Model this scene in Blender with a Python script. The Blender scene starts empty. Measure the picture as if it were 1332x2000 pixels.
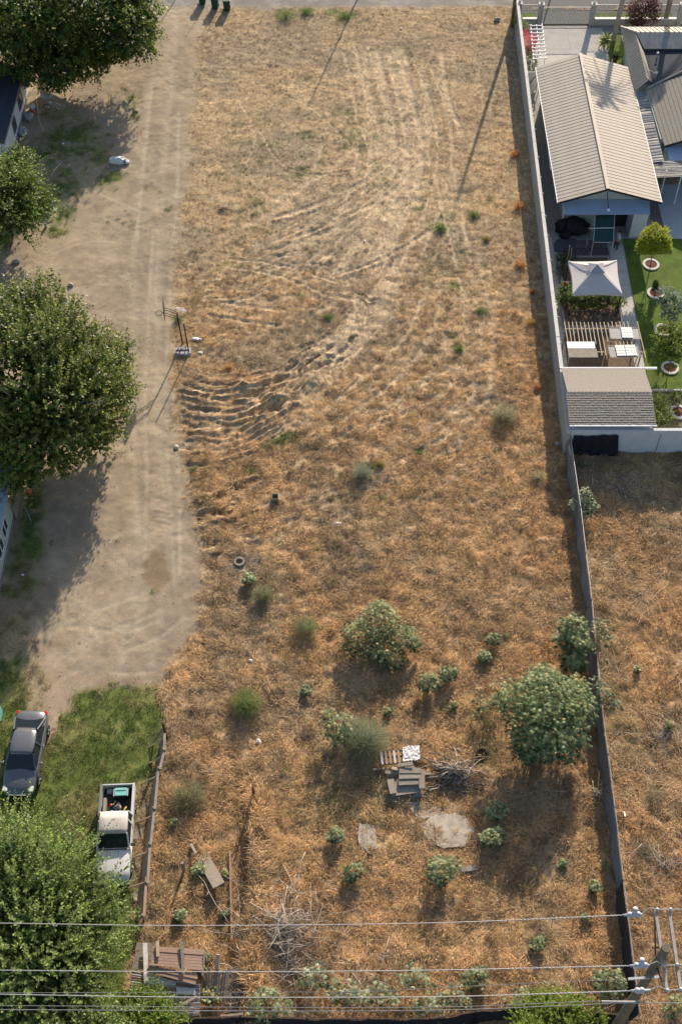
import bpy, math, random
import numpy as np
from mathutils import Vector, Matrix, noise as mnoise

# ------------------------------------------------------------------ camera, sky, sun, exposure
S = bpy.context.scene
C = S.collection
F_PX, PITCH, CAM_H = 2425.0, math.radians(37.3), 60.0
cam_d = bpy.data.cameras.new('camera')
cam = bpy.data.objects.new('camera', cam_d); C.objects.link(cam)
cam.location = (0, 0, CAM_H); cam.rotation_euler = (PITCH, 0, 0)
cam_d.sensor_fit = 'VERTICAL'; cam_d.sensor_height = 36.0
cam_d.lens = F_PX / 2000.0 * 36.0
cam_d.clip_start = 0.5; cam_d.clip_end = 5000
S.camera = cam
SUN_EL, SUN_AZ = math.radians(23.5), math.radians(14.5)     # azimuth measured from +Y towards +X
w = bpy.data.worlds.new('World'); S.world = w; w.use_nodes = True
wn = w.node_tree.nodes; bg = wn['Background']
sky = wn.new('ShaderNodeTexSky'); sky.sky_type = 'NISHITA'; sky.sun_disc = False
sky.sun_elevation = SUN_EL; sky.sun_rotation = SUN_AZ
sky.air_density = 1.0; sky.dust_density = 1.5; sky.ozone_density = 1.0
w.node_tree.links.new(sky.outputs[0], bg.inputs[0]); bg.inputs[1].default_value = 0.105
sd = bpy.data.lights.new('sun', 'SUN'); sun = bpy.data.objects.new('sun', sd); C.objects.link(sun)
sd.energy = 4.6; sd.angle = math.radians(0.6); sd.color = (1.0, 0.85, 0.68)
sv = Vector((math.sin(SUN_AZ)*math.cos(SUN_EL), math.cos(SUN_AZ)*math.cos(SUN_EL), math.sin(SUN_EL)))
sun.rotation_euler = sv.to_track_quat('Z', 'Y').to_euler(); sun.location = (20, 60, 80)
S.view_settings.view_transform = 'Standard'; S.view_settings.look = 'None'
S.view_settings.gamma = 1.0; S.view_settings.use_curve_mapping = False
S.view_settings.exposure = 0.67
S.render.engine = 'CYCLES'

PI = math.pi
R = math.radians
rnd = random.Random(11)
RNG = np.random.default_rng(5)

def at(px, py, z=0.0):
    """survey helper: where a sight line of the photograph meets height z"""
    u = (px-666.0)/F_PX; v = -(py-1000.0)/F_PX
    dy = v*math.cos(PITCH)+math.sin(PITCH); dz = v*math.sin(PITCH)-math.cos(PITCH)
    t = (z-CAM_H)/dz
    return (t*u, t*dy, z)

# ------------------------------------------------------------------ helpers: objects
def tag(o, label=None, cat=None, group=None, kind=None):
    if label: o['label'] = label
    if cat: o['category'] = cat
    if group: o['group'] = group
    if kind: o['kind'] = kind
    return o
def thing(name, label, cat, loc=(0,0,0), rotz=0.0, group=None):
    o = bpy.data.objects.new(name, None); C.objects.link(o)
    o.empty_display_size = 0.2
    o.location = loc; o.rotation_euler = (0,0,rotz)
    return tag(o, label, cat, group)
def root_loc(o):
    while o.parent: o = o.parent
    return o.location
def link_mesh(name, me, mat, parent=None):
    o = bpy.data.objects.new(name, me); C.objects.link(o)
    if mat is not None and len(me.materials) == 0: me.materials.append(mat)
    if parent is not None: o.parent = parent
    return o
def dup(root, loc, rotz=0.0, label=None, group=None, scale=None):
    r = root.copy(); C.objects.link(r); r.location = loc; r.rotation_euler = (0,0,rotz)
    if scale: r.scale = scale
    if label: r['label'] = label
    if group: r['group'] = group
    for ch in list(root.children):
        c = ch.copy(); C.objects.link(c); c.parent = r
        for g in list(ch.children):
            d = g.copy(); C.objects.link(d); d.parent = c
    return r

class MB:
    """collects faces in world (or local) coordinates, build() links ONE mesh"""
    def __init__(s): s.v = []; s.f = []
    def add(s, vs, fs):
        n = len(s.v); s.v += [tuple(p) for p in vs]; s.f += [tuple(i+n for i in f) for f in fs]; return s
    def box(s, c, d, rz=0.0, tilt=None):
        x, y, z = [q/2 for q in d]
        m = Matrix.Rotation(rz, 3, 'Z')
        if tilt: m = m @ Matrix.Rotation(tilt[0], 3, 'X') @ Matrix.Rotation(tilt[1], 3, 'Y')
        vs = [Vector(c)+m@Vector(p) for p in ((-x,-y,-z),(x,-y,-z),(x,y,-z),(-x,y,-z),(-x,-y,z),(x,-y,z),(x,y,z),(-x,y,z))]
        return s.add(vs, [(0,3,2,1),(4,5,6,7),(0,1,5,4),(1,2,6,5),(2,3,7,6),(3,0,4,7)])
    def span(s, x0, x1, y0, y1, z0, z1):
        return s.box(((x0+x1)/2,(y0+y1)/2,(z0+z1)/2),(abs(x1-x0),abs(y1-y0),abs(z1-z0)))
    def bar(s, a, b, wd, h):
        a = Vector(a); b = Vector(b); d = (b-a); L = d.length
        q = d.to_track_quat('X', 'Z').to_matrix()
        vs = []
        for t in (0, L):
            for (p, r) in ((-wd/2,-h/2),(wd/2,-h/2),(wd/2,h/2),(-wd/2,h/2)):
                vs.append(a + q@Vector((t, p, r)))
        return s.add(vs, [(0,1,2,3)[::-1],(4,5,6,7),(0,1,5,4),(1,2,6,5),(2,3,7,6),(3,0,4,7)])
    def tube(s, pts, r, n=6, cap=True):
        pts = [Vector(p) for p in pts]; k = len(pts)
        rs = r if isinstance(r, (list, tuple)) else [r]*k
        vs = []
        for i, p in enumerate(pts):
            d = (pts[min(i+1,k-1)]-pts[max(i-1,0)]).normalized()
            up = Vector((0,0,1)) if abs(d.z) < .95 else Vector((1,0,0))
            a = d.cross(up).normalized(); b = d.cross(a)
            for j in range(n):
                t = 2*PI*j/n; vs.append(p+(a*math.cos(t)+b*math.sin(t))*rs[i])
        fs = [(i*n+j, i*n+(j+1)%n, (i+1)*n+(j+1)%n, (i+1)*n+j) for i in range(k-1) for j in range(n)]
        if cap: fs += [tuple(range(n))[::-1], tuple((k-1)*n+j for j in range(n))]
        return s.add(vs, fs)
    def prism(s, poly, z0, z1):
        n = len(poly)
        ar = sum(poly[i][0]*poly[(i+1)%n][1]-poly[(i+1)%n][0]*poly[i][1] for i in range(n))
        if ar < 0: poly = poly[::-1]
        vs = [(p[0],p[1],z0) for p in poly]+[(p[0],p[1],z1) for p in poly]
        return s.add(vs, [tuple(range(n))[::-1], tuple(range(n,2*n))]+[(i,(i+1)%n,n+(i+1)%n,n+i) for i in range(n)])
    def slab(s, q, th):
        """thick sheet from 4 (or n) corner points, thickness downwards along its normal"""
        q = [Vector(p) for p in q]; n = len(q)
        nn = (q[1]-q[0]).cross(q[2]-q[0]).normalized()
        if nn.z < 0: q = q[::-1]; nn = -nn
        vs = q+[p-nn*th for p in q]
        return s.add(vs, [tuple(range(n)), tuple(range(n,2*n))[::-1]]+[((i+1)%n,i,n+i,n+(i+1)%n) for i in range(n)])
    def ring(s, c, r0, r1, z0, z1, n=28, sy=1.0):
        vs = []
        for (r, z) in ((r1,z0),(r1,z1),(r0,z1),(r0,z0)):
            for j in range(n):
                t = 2*PI*j/n; vs.append((c[0]+r*math.cos(t), c[1]+r*sy*math.sin(t), c[2]+z))
        fs = []
        for k in range(4):
            for j in range(n):
                fs.append((k*n+j, k*n+(j+1)%n, ((k+1)%4)*n+(j+1)%n, ((k+1)%4)*n+j))
        return s.add(vs, fs)
    def lathe(s, c, prof, n=16):
        vs = []; k = len(prof)
        for (r, z) in prof:
            for j in range(n):
                t = 2*PI*j/n; vs.append((c[0]+r*math.cos(t), c[1]+r*math.sin(t), c[2]+z))
        fs = [(i*n+j, i*n+(j+1)%n, (i+1)*n+(j+1)%n, (i+1)*n+j) for i in range(k-1) for j in range(n)]
        fs += [tuple(range(n))[::-1], tuple((k-1)*n+j for j in range(n))]
        return s.add(vs, fs)
    def blob(s, c, r, amp=.2, seed=0, nu=14, nv=9, fr=2.0):
        vs = []
        for i in range(nv+1):
            ph = PI*i/nv
            for j in range(nu):
                t = 2*PI*j/nu
                d = Vector((math.sin(ph)*math.cos(t), math.sin(ph)*math.sin(t), math.cos(ph)))
                k = 1+amp*mnoise.noise(d*fr+Vector((seed*3.1,0,0)))
                vs.append((c[0]+d.x*r[0]*k, c[1]+d.y*r[1]*k, c[2]+d.z*r[2]*k))
        fs = [(i*nu+j, (i+1)*nu+j, (i+1)*nu+(j+1)%nu, i*nu+(j+1)%nu) for i in range(nv) for j in range(nu)]
        return s.add(vs, fs)
    def build(s, name, mat, parent=None, world=True, smooth=False, bevel=0.0):
        o = (0,0,0)
        if parent is not None and world:
            o = root_loc(parent)
        me = bpy.data.meshes.new(name)
        me.from_pydata([(p[0]-o[0],p[1]-o[1],p[2]-o[2]) for p in s.v], [], s.f)
        if smooth: me.polygons.foreach_set('use_smooth', [True]*len(me.polygons))
        me.update()
        ob = link_mesh(name, me, mat, parent)
        if bevel:
            b = ob.modifiers.new('bevel', 'BEVEL'); b.width = bevel; b.segments = 2; b.limit_method = 'ANGLE'
        return ob

def np_mesh(name, V, Fc, mat, parent=None, col=None, smooth=False, extra=None):
    me = bpy.data.meshes.new(name)
    V = np.asarray(V, dtype=np.float32); Fc = np.asarray(Fc, dtype=np.int32); m, k = Fc.shape
    me.vertices.add(len(V)); me.vertices.foreach_set('co', V.ravel())
    me.loops.add(m*k); me.loops.foreach_set('vertex_index', Fc.ravel())
    me.polygons.add(m); me.polygons.foreach_set('loop_start', np.arange(0, m*k, k, dtype=np.int32))
    me.update(calc_edges=True)
    if smooth: me.polygons.foreach_set('use_smooth', np.ones(m, dtype=bool))
    if col is not None:
        a = me.color_attributes.new('tint', 'FLOAT_COLOR', 'POINT')
        c = np.ones((len(V),4), dtype=np.float32); c[:, :col.shape[1]] = col
        a.data.foreach_set('color', c.ravel())
    return link_mesh(name, me, mat, parent)

# ------------------------------------------------------------------ helpers: numpy noise
def _h(ix, iy, seed):
    n = (ix.astype(np.int64)*374761393 + iy.astype(np.int64)*668265263 + seed*1442695041) & 0xffffffff
    n = ((n ^ (n >> 13))*1274126177) & 0xffffffff
    n = (n ^ (n >> 16)) & 0xffffffff
    return n.astype(np.float64)/4294967295.0
def vn(x, y, sc, seed=0):
    x = np.asarray(x)/sc; y = np.asarray(y)/sc
    ix = np.floor(x); iy = np.floor(y); fx = x-ix; fy = y-iy
    fx = fx*fx*(3-2*fx); fy = fy*fy*(3-2*fy)
    a = _h(ix,iy,seed); b = _h(ix+1,iy,seed); c = _h(ix,iy+1,seed); d = _h(ix+1,iy+1,seed)
    return (a*(1-fx)+b*fx)*(1-fy)+(c*(1-fx)+d*fx)*fy
def fbm(x, y, sc, seed=0, o=4, g=.5):
    s = 0; a = 1; t = 0
    for i in range(o):
        s = s + a*vn(x+17.3*i, y-9.1*i, sc/2**i, seed+i*7); t += a; a *= g
    return s/t
def sm(a, b, x):
    t = np.clip((x-a)/(b-a), 0, 1); return t*t*(3-2*t)
def sdist_poly(x, y, poly):
    """signed distance (positive inside)"""
    d = np.full(x.shape, 1e9); ins = np.zeros(x.shape, bool); n = len(poly)
    for i in range(n):
        x0, y0 = poly[i][:2]; x1, y1 = poly[(i+1)%n][:2]
        ex, ey = x1-x0, y1-y0; L = ex*ex+ey*ey+1e-9
        t = np.clip(((x-x0)*ex+(y-y0)*ey)/L, 0, 1)
        d = np.minimum(d, np.hypot(x-x0-t*ex, y-y0-t*ey))
        c = ((y0 > y) != (y1 > y)) & (x < (x1-x0)*(y-y0)/((y1-y0) if y1 != y0 else 1e-9)+x0)
        ins ^= c
    return np.where(ins, d, -d)
def dist_line(x, y, pl):
    """distance to polyline, signed side, along"""
    d = np.full(x.shape, 1e9); sd_ = np.zeros(x.shape); al = np.zeros(x.shape); acc = 0
    for i in range(len(pl)-1):
        x0, y0 = pl[i][:2]; x1, y1 = pl[i+1][:2]
        ex, ey = x1-x0, y1-y0; L2 = ex*ex+ey*ey; L = math.sqrt(L2)
        t = np.clip(((x-x0)*ex+(y-y0)*ey)/L2, 0, 1)
        dd = np.hypot(x-x0-t*ex, y-y0-t*ey)
        cr = (ex*(y-y0)-ey*(x-x0))/L
        m = dd < d
        d = np.where(m, dd, d); sd_ = np.where(m, np.where(cr > 0, dd, -dd), sd_); al = np.where(m, acc+t*L, al); acc += L
    return d, sd_, al, acc
def W(pts, z=0.0): return [at(p[0], p[1], z)[:2] for p in pts]

# ------------------------------------------------------------------ materials
def mat(name, col, rough=.85, var=.25, sc=3.0, bump=.0, bsc=30.0, metal=0.0, col2=None, spec=.3, stretch=None, trans=0.0, streak=None):
    m = bpy.data.materials.new(name); m.use_nodes = True
    nt = m.node_tree; N = nt.nodes; L = nt.links; p = N['Principled BSDF']
    p.inputs['Roughness'].default_value = rough; p.inputs['Metallic'].default_value = metal
    p.inputs['Specular IOR Level'].default_value = spec
    geo = N.new('ShaderNodeTexCoord'); mp = N.new('ShaderNodeMapping')
    L.new(geo.outputs['Object'], mp.inputs[0])
    if stretch: mp.inputs['Scale'].default_value = stretch
    n1 = N.new('ShaderNodeTexNoise'); n1.inputs['Scale'].default_value = sc; n1.inputs['Detail'].default_value = 6; n1.inputs['Roughness'].default_value = .65
    L.new(mp.outputs[0], n1.inputs[0])
    rp = N.new('ShaderNodeValToRGB'); rp.color_ramp.elements[0].position = .3; rp.color_ramp.elements[1].position = .72
    c = col; d = col2 if col2 else tuple(q*(1-var) for q in col)
    hi = tuple(min(1, q*(1+var*.5)) for q in col) if not col2 else col
    rp.color_ramp.elements[0].color = (*d, 1); rp.color_ramp.elements[1].color = (*hi, 1)
    L.new(n1.outputs[0], rp.inputs[0]); L.new(rp.outputs[0], p.inputs['Base Color'])
    if bump:
        n2 = N.new('ShaderNodeTexNoise'); n2.inputs['Scale'].default_value = bsc; n2.inputs['Detail'].default_value = 4
        L.new(mp.outputs[0], n2.inputs[0])
        b = N.new('ShaderNodeBump'); b.inputs['Strength'].default_value = bump; b.inputs['Distance'].default_value = .02
        L.new(n2.outputs[0], b.inputs['Height']); L.new(b.outputs[0], p.inputs['Normal'])
    if trans: p.inputs['Transmission Weight'].default_value = trans
    return m
def leafmat(name, mul=(1,1,1), rough=.5, spec=.4, trans=.35, inst=False, tcol=1.3):
    m = bpy.data.materials.new(name); m.use_nodes = True
    nt = m.node_tree; N = nt.nodes; L = nt.links; p = N['Principled BSDF']
    at_ = N.new('ShaderNodeAttribute'); at_.attribute_name = 'tint'
    if inst: at_.attribute_type = 'INSTANCER'
    mx = N.new('ShaderNodeMix'); mx.data_type = 'RGBA'; mx.blend_type = 'MULTIPLY'; mx.inputs[0].default_value = 1
    L.new(at_.outputs['Color'], mx.inputs[6]); mx.inputs[7].default_value = (*mul, 1)
    src = mx.outputs[2]
    if inst:
        a2 = N.new('ShaderNodeAttribute'); a2.attribute_name = 'bt'
        m2 = N.new('ShaderNodeMix'); m2.data_type = 'RGBA'; m2.blend_type = 'MULTIPLY'; m2.inputs[0].default_value = 1
        L.new(src, m2.inputs[6]); L.new(a2.outputs['Color'], m2.inputs[7]); src = m2.outputs[2]
    L.new(src, p.inputs['Base Color']); p.inputs['Roughness'].default_value = rough
    p.inputs['Specular IOR Level'].default_value = spec
    if trans:
        tr = N.new('ShaderNodeBsdfTranslucent'); ms = N.new('ShaderNodeMixShader'); ms.inputs[0].default_value = trans
        sc_ = N.new('ShaderNodeVectorMath'); sc_.operation = 'SCALE'; sc_.inputs['Scale'].default_value = tcol
        L.new(src, sc_.inputs[0]); L.new(sc_.outputs[0], tr.inputs['Color'])
        L.new(p.outputs[0], ms.inputs[1]); L.new(tr.outputs[0], ms.inputs[2])
        L.new(ms.outputs[0], N['Material Output'].inputs['Surface'])
    return m

def ground_mat():
    m = bpy.data.materials.new('soil_and_straw'); m.use_nodes = True
    nt = m.node_tree; N = nt.nodes; L = nt.links; p = N['Principled BSDF']
    p.inputs['Roughness'].default_value = .95; p.inputs['Specular IOR Level'].default_value = .1
    a = N.new('ShaderNodeAttribute'); a.attribute_name = 'tint'
    geo = N.new('ShaderNodeNewGeometry')
    def nz(sc, det=8, rgh=.7, st=(1,1,1), dist=0.0):
        mp = N.new('ShaderNodeMapping'); mp.inputs['Scale'].default_value = st; L.new(geo.outputs['Position'], mp.inputs[0])
        n = N.new('ShaderNodeTexNoise'); n.inputs['Scale'].default_value = sc; n.inputs['Detail'].default_value = det
        n.inputs['Roughness'].default_value = rgh; n.inputs['Distortion'].default_value = dist; L.new(mp.outputs[0], n.inputs[0]); return n.outputs[0]
    def ramp(src, lo, hi, a0, a1):
        r = N.new('ShaderNodeMapRange'); r.inputs[1].default_value = lo; r.inputs[2].default_value = hi
        r.inputs[3].default_value = a0; r.inputs[4].default_value = a1; L.new(src, r.inputs[0]); return r.outputs[0]
    f1 = ramp(nz(7.0, 6, .75), .3, .7, .62, 1.32)
    f2 = ramp(nz(3.2, 8, .75, (1, .45, 1), 1.2), .32, .68, .5, 1.45)       # streaky straw
    f3 = ramp(nz(1.1, 5, .6), .35, .65, .9, 1.1)
    # straw weight in alpha
    mixf = N.new('ShaderNodeMix'); mixf.data_type = 'FLOAT'; L.new(a.outputs['Alpha'], mixf.inputs[0])
    sm1 = ramp(nz(9.0, 9, .8), .3, .7, .78, 1.2)
    L.new(sm1, mixf.inputs[2]); L.new(f2, mixf.inputs[3])
    mu = N.new('ShaderNodeMath'); mu.operation = 'MULTIPLY'; L.new(mixf.outputs[0], mu.inputs[0]); L.new(f3, mu.inputs[1])
    mixg = N.new('ShaderNodeMix'); mixg.data_type = 'FLOAT'; L.new(a.outputs['Alpha'], mixg.inputs[0]); mixg.inputs[2].default_value = 1.0; L.new(f1, mixg.inputs[3])
    mu2 = N.new('ShaderNodeMath'); mu2.operation = 'MULTIPLY'; L.new(mu.outputs[0], mu2.inputs[0]); L.new(mixg.outputs[0], mu2.inputs[1])
    vm = N.new('ShaderNodeVectorMath'); vm.operation = 'SCALE'; L.new(a.outputs['Color'], vm.inputs[0]); L.new(mu2.outputs[0], vm.inputs['Scale'])
    L.new(vm.outputs[0], p.inputs['Base Color'])
    b = N.new('ShaderNodeBump'); b.inputs['Distance'].default_value = .06
    bs = N.new('ShaderNodeMath'); bs.operation = 'MULTIPLY_ADD'; L.new(a.outputs['Alpha'], bs.inputs[0]); bs.inputs[1].default_value = .45; bs.inputs[2].default_value = .28
    L.new(bs.outputs[0], b.inputs['Strength'])
    L.new(nz(5.0, 8, .75), b.inputs['Height']); L.new(b.outputs[0], p.inputs['Normal'])
    return m

M = {}
M['ground'] = ground_mat()
M['stucco'] = mat('grey_stucco', (.36,.36,.35), .9, .12, 2.0, .15, 60)
M['cap'] = mat('pale_cap', (.62,.60,.56), .85, .15, 5)
M['conc'] = mat('concrete', (.52,.50,.46), .9, .14, 1.3, .12, 40)
M['conc_dark'] = mat('weathered_concrete', (.34,.33,.31), .92, .25, 1.8, .2, 40)
M['white'] = mat('white_paint', (.74,.75,.76), .6, .1, 3)
M['offwhite'] = mat('off_white_paint', (.60,.62,.62), .75, .12, 2)
M['roof_tan'] = mat('tan_roof_metal', (.475,.42,.345), .65, .16, .5)
M['roof_rib'] = mat('brown_roof_seam', (.40,.35,.29), .6, .1, 3)
M['shingle'] = mat('grey_shingle', (.31,.28,.245), .95, .3, 14, .3, 60)
M['shingle_dk'] = mat('charcoal_and_shade_shingle', (.055,.065,.08), .95, .3, 9, .3, 60)  # also stands in for shade on the right-hand house roof
M['shingle_ol'] = mat('olive_grey_shingle', (.28,.262,.22), .95, .3, 12, .3, 60)
M['galv'] = mat('weathered_galvanised_metal', (.30,.30,.295), .6, .45, 2.2, metal=.15)
M['blue_roof'] = mat('pale_blue_sheet_roof', (.38,.47,.60), .5, .1, 1)
M['black'] = mat('black_cloth', (.018,.019,.024), .8, .3, 4)
M['dark'] = mat('dark_metal', (.035,.03,.03), .6, .3, 6)
M['iron'] = mat('grey_iron', (.20,.21,.22), .5, .1, 5)
M['wood'] = mat('grey_weathered_wood', (.30,.26,.21), .9, .35, 3, .2, 30, stretch=(1,6,1))
M['wood_lt'] = mat('pale_timber', (.52,.42,.29), .85, .2, 4)
M['wood_gy'] = mat('silver_grey_board', (.33,.29,.235), .9, .3, 5, .2, 30)
M['wood_red'] = mat('reddish_plank', (.40,.27,.205), .9, .3, 5, .2, 30, stretch=(1,5,1))
M['wood_wh'] = mat('white_washed_board', (.60,.58,.55), .9, .25, 6)
M['bark'] = mat('bark', (.16,.13,.10), .95, .4, 8, .5, 20)
M['twig'] = mat('dead_branch', (.52,.45,.37), .9, .3, 5)
M['twig_dk'] = mat('dark_dead_branch', (.22,.185,.15), .9, .4, 5)
M['mulch'] = mat('red_brown_mulch', (.20,.075,.05), .95, .5, 18, .6, 40)
M['asphalt'] = mat('grey_gravel_asphalt', (.17,.17,.165), .95, .35, 14, .4, 50)
M['lawn'] = mat('mown_lawn', (.10,.16,.018), .9, .5, 1.1, .5, 60)
M['soil'] = mat('garden_soil', (.17,.12,.08), .95, .4, 6, .5, 30)
M['brick'] = mat('dark_paver', (.17,.14,.14), .9, .3, 6)
M['canvas'] = mat('beige_canvas', (.56,.52,.50), .85, .06, 1.5, trans=0)
M['glass'] = mat('dark_glass', (.02,.028,.035), .08, .1, 2, spec=.6)
M['glass_lt'] = mat('dusty_glass_pane', (.62,.64,.62), .35, .1, 4)
M['net'] = mat('dark_green_net', (.025,.07,.07), .8, .4, 5)
M['tyre'] = mat('black_rubber', (.025,.025,.025), .8, .2, 8)
M['carp'] = mat('grey_car_paint', (.165,.17,.185), .30, .06, 2, metal=.35, spec=.5)
M['truckp'] = mat('white_truck_paint', (.62,.62,.60), .4, .12, 2.0)
M['chrome'] = mat('pale_metal', (.48,.49,.5), .4, .2, 3, metal=.5)
M['red'] = mat('red_lens', (.5,.03,.03), .3, .1, 3)
M['teal'] = mat('teal_plastic', (.22,.58,.52), .5, .12, 4)
M['binG'] = mat('dark_green_plastic', (.02,.07,.05), .5, .2, 4)
M['rust'] = mat('rusty_dark_steel', (.09,.055,.04), .8, .5, 8)
M['orange'] = mat('orange_plastic', (.65,.14,.05), .5, .1, 3)
M['plas_gy'] = mat('grey_plastic', (.38,.39,.42), .6, .25, 6)
M['screen'] = mat('grey_privacy_screen', (.20,.20,.205), .85, .2, 3, .2, 50)
M['pole'] = mat('weathered_pole_timber', (.19,.16,.11), .95, .4, 3, .4, 20)
M['arm'] = mat('grey_crossarm_timber', (.36,.34,.32), .9, .25, 5)
M['porc'] = mat('pale_grey_polymer', (.46,.49,.53), .4, .1, 4)
M['wire'] = mat('bare_aluminium_wire', (.42,.42,.43), .5, .05, 4, metal=.3)
M['rock'] = mat('pale_rock', (.42,.38,.33), .95, .3, 6, .4, 20)
M['pale_gn'] = mat('pale_green_siding', (.42,.45,.42), .8, .1, 2)
M['metal_bl'] = mat('blue_grey_metal_roof', (.34,.42,.47), .6, .2, 2)
M['skin'] = mat('skin', (.42,.26,.19), .6, .05, 4)
M['shirt'] = mat('pale_blue_shirt', (.45,.50,.62), .85, .1, 6)
M['jeans'] = mat('dark_trousers', (.05,.06,.09), .9, .1, 6)
M['hair'] = mat('dark_hair', (.03,.022,.018), .8, .1, 6)
M['foam'] = mat('white_foam', (.75,.73,.70), .95, .3, 12, .8, 20)
M['leaf'] = leafmat('tree_leaf', rough=.45, trans=.45, tcol=1.5)
M['castor'] = leafmat('glossy_palmate_leaf', rough=.5, spec=.32, trans=.3)
M['straw'] = leafmat('dry_straw', rough=.85, spec=.15, trans=.2, inst=True, tcol=1.0)
M['fine'] = leafmat('fine_stem', rough=.7, spec=.2, trans=.4, tcol=1.4)
# ------------------------------------------------------------------ the ground
GX0, GX1, GY0, GY1, ST = -33.0, 33.0, 13.5, 106.5, 0.12
gx = np.arange(GX0, GX1+ST/2, ST); gy = np.arange(GY0, GY1+ST/2, ST)
X, Y = np.meshgrid(gx, gy)

ROAD = W([(285,-20),(425,-20),(418,30),(392,70),(378,130),(372,250),(366,360),(352,470),(338,590),(335,650),(342,740),(352,850),(370,930),(378,1000),(390,1080),(398,1150),(385,1230),(345,1300),(310,1340),(165,1345),(125,1400),(100,1440),(84,1385),(95,1330),(66,1290),(62,1210),(50,1180),(-10,1235),(-420,1235),(-420,-20)])
GRASS = W([(160,1348),(235,1338),(305,1345),(322,1400),(318,1440),(300,1500),(290,1560),(282,1640),(276,1780),(255,1900),(230,2080),(-500,2080),(-500,1290),(0,1285),(42,1275),(48,1340),(60,1400),(85,1450),(110,1425)])
DRYSTRIP = W([(262,1540),(292,1530),(286,1650),(276,1790),(250,1790),(262,1640)])
TRACKM = W([(52,1300),(62,1310),(60,1390),(45,1400)])
NEIGH_X = 14.2
YARD = [(14.5,50.5),(15.2,100.9),(40,100.9),(40,50.5)]
STREET_Y = 101.2

NX, NY = X+0.9*(fbm(X,Y,2.2,31)-.5), Y+0.9*(fbm(X,Y,2.2,37)-.5)
NXf, NYf = NX+0.5*(fbm(X,Y,.5,41)-.5), NY+0.5*(fbm(X,Y,.5,43)-.5)
d_road = sdist_poly(NXf, NYf, ROAD)
d_grass = sdist_poly(NXf, NYf, GRASS)
d_dry = sdist_poly(NXf, NYf, DRYSTRIP)
in_yard = sdist_poly(X, Y, YARD)
w_road = sm(-.45, .5, d_road)
w_street = sm(-.3, .5, (NYf-STREET_Y-0.25))
w_grass = sm(-.15, .35, d_grass)*(1-sm(-.1,.3,d_dry))
w_grass = w_grass*(1-sm(-.1,.2,sdist_poly(NXf,NYf,TRACKM)))
def spot(px, py, r, ry=None, soft=.5):
    x, y, _ = at(px, py); ry = ry or r
    q = np.hypot((NXf-x)/r, (NYf-y)/ry)
    return 1-sm(1-soft, 1+soft*.6, q)
# green patches in the left yard and along the drive
yardgreen = np.zeros_like(X)
for (px,py,r,ry) in ((140,275,2.6,3.0),(120,355,2.2,2.4),(195,300,1.0,1.5),(215,345,1.1,1.0),(262,190,.55,1.6),(262,225,.45,.8),(95,300,1.6,1.8),(60,320,1.0,3),(110,225,1.4,1.0),(120,420,1.1,1.4),(110,450,.9,.7),
                     (60,1010,.9,3.2),(65,1075,1.1,1.6),(30,1100,.8,1.2),(70,1320,.32,.6),(78,1345,.3,.7),(72,1365,.4,.5),(66,1385,.4,.3),(40,1150,.9,1.0)):
    yardgreen = np.maximum(yardgreen, spot(px,py,r,ry,.7)*(.35+.65*sm(.35,.55,fbm(X,Y,.7,53))))
w_yg = np.clip(yardgreen,0,1)*w_road
w_grass = np.maximum(w_grass, w_yg)
w_straw = np.clip((1-w_road)*(1-w_street)*(1-w_grass), 0, 1)
leftside = (1-sm(-10.6,-9.6,X))*(1-sm(39.5,41,Y))
w_straw = w_straw*(1-.75*leftside)

# --- furrows left by the mower, berms, ditches
Hh = 0.10*(fbm(X,Y,6,3,3)-.5)
curve = W([(335,812),(430,822),(500,806),(570,765),(640,705),(700,640)])
dl, sl, al, al_t = dist_line(X, Y, curve)
fan = 1.35-.75*al/al_t
fur = (1-sm(1.9,2.6,dl/fan+ .7*(fbm(X,Y,1.2,5)-.5)))*sm(.0,1.0,al)*(1-sm(al_t-3,al_t,al))
jit = (fbm(X,Y,1.3,61)-.5)*.5
Hh += fur*(.012*np.sin((sl/fan+jit*.22)*2*PI/.46)*(.3+1.1*vn(al*.35,sl*1.3,.8,71)) + .07*(fbm(al*.25,sl*1.5,.6,9,4,.6)-.5) + .04*(fbm(X,Y,.3,10,3)-.5))
sec = spot(400,800,2.6,2.6,.4)*(1-w_road)
Hh += sec*(.02*np.sin((Y+.25*(X+jit*1.0))*2*PI/.5)*(.4+vn(X*.4,Y*1.3,.7,73)))
TRK = np.zeros_like(X); TRA = np.zeros_like(X)
def line_angle(x, y, pl):
    d = np.full(x.shape, 1e9); an = np.zeros(x.shape)
    for i in range(len(pl)-1):
        x0, y0 = pl[i][:2]; x1, y1 = pl[i+1][:2]; ex, ey = x1-x0, y1-y0
        t = np.clip(((x-x0)*ex+(y-y0)*ey)/(ex*ex+ey*ey), 0, 1); dd = np.hypot(x-x0-t*ex, y-y0-t*ey)
        an = np.where(dd < d, math.atan2(ey, ex), an); d = np.minimum(d, dd)
    return an
def spline(pts, n=3):
    out = []
    for i in range(len(pts)-1):
        p0 = pts[max(i-1,0)]; p1 = pts[i]; p2 = pts[i+1]; p3 = pts[min(i+2,len(pts)-1)]
        for k in range(n):
            t = k/n; out.append(tuple(.5*((2*b)+(-a+c)*t+(2*a-5*b+4*c-d)*t*t+(-a+3*b-3*c+d)*t**3) for a,b,c,d in zip(p0,p1,p2,p3)))
    return out+[pts[-1]]
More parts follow.
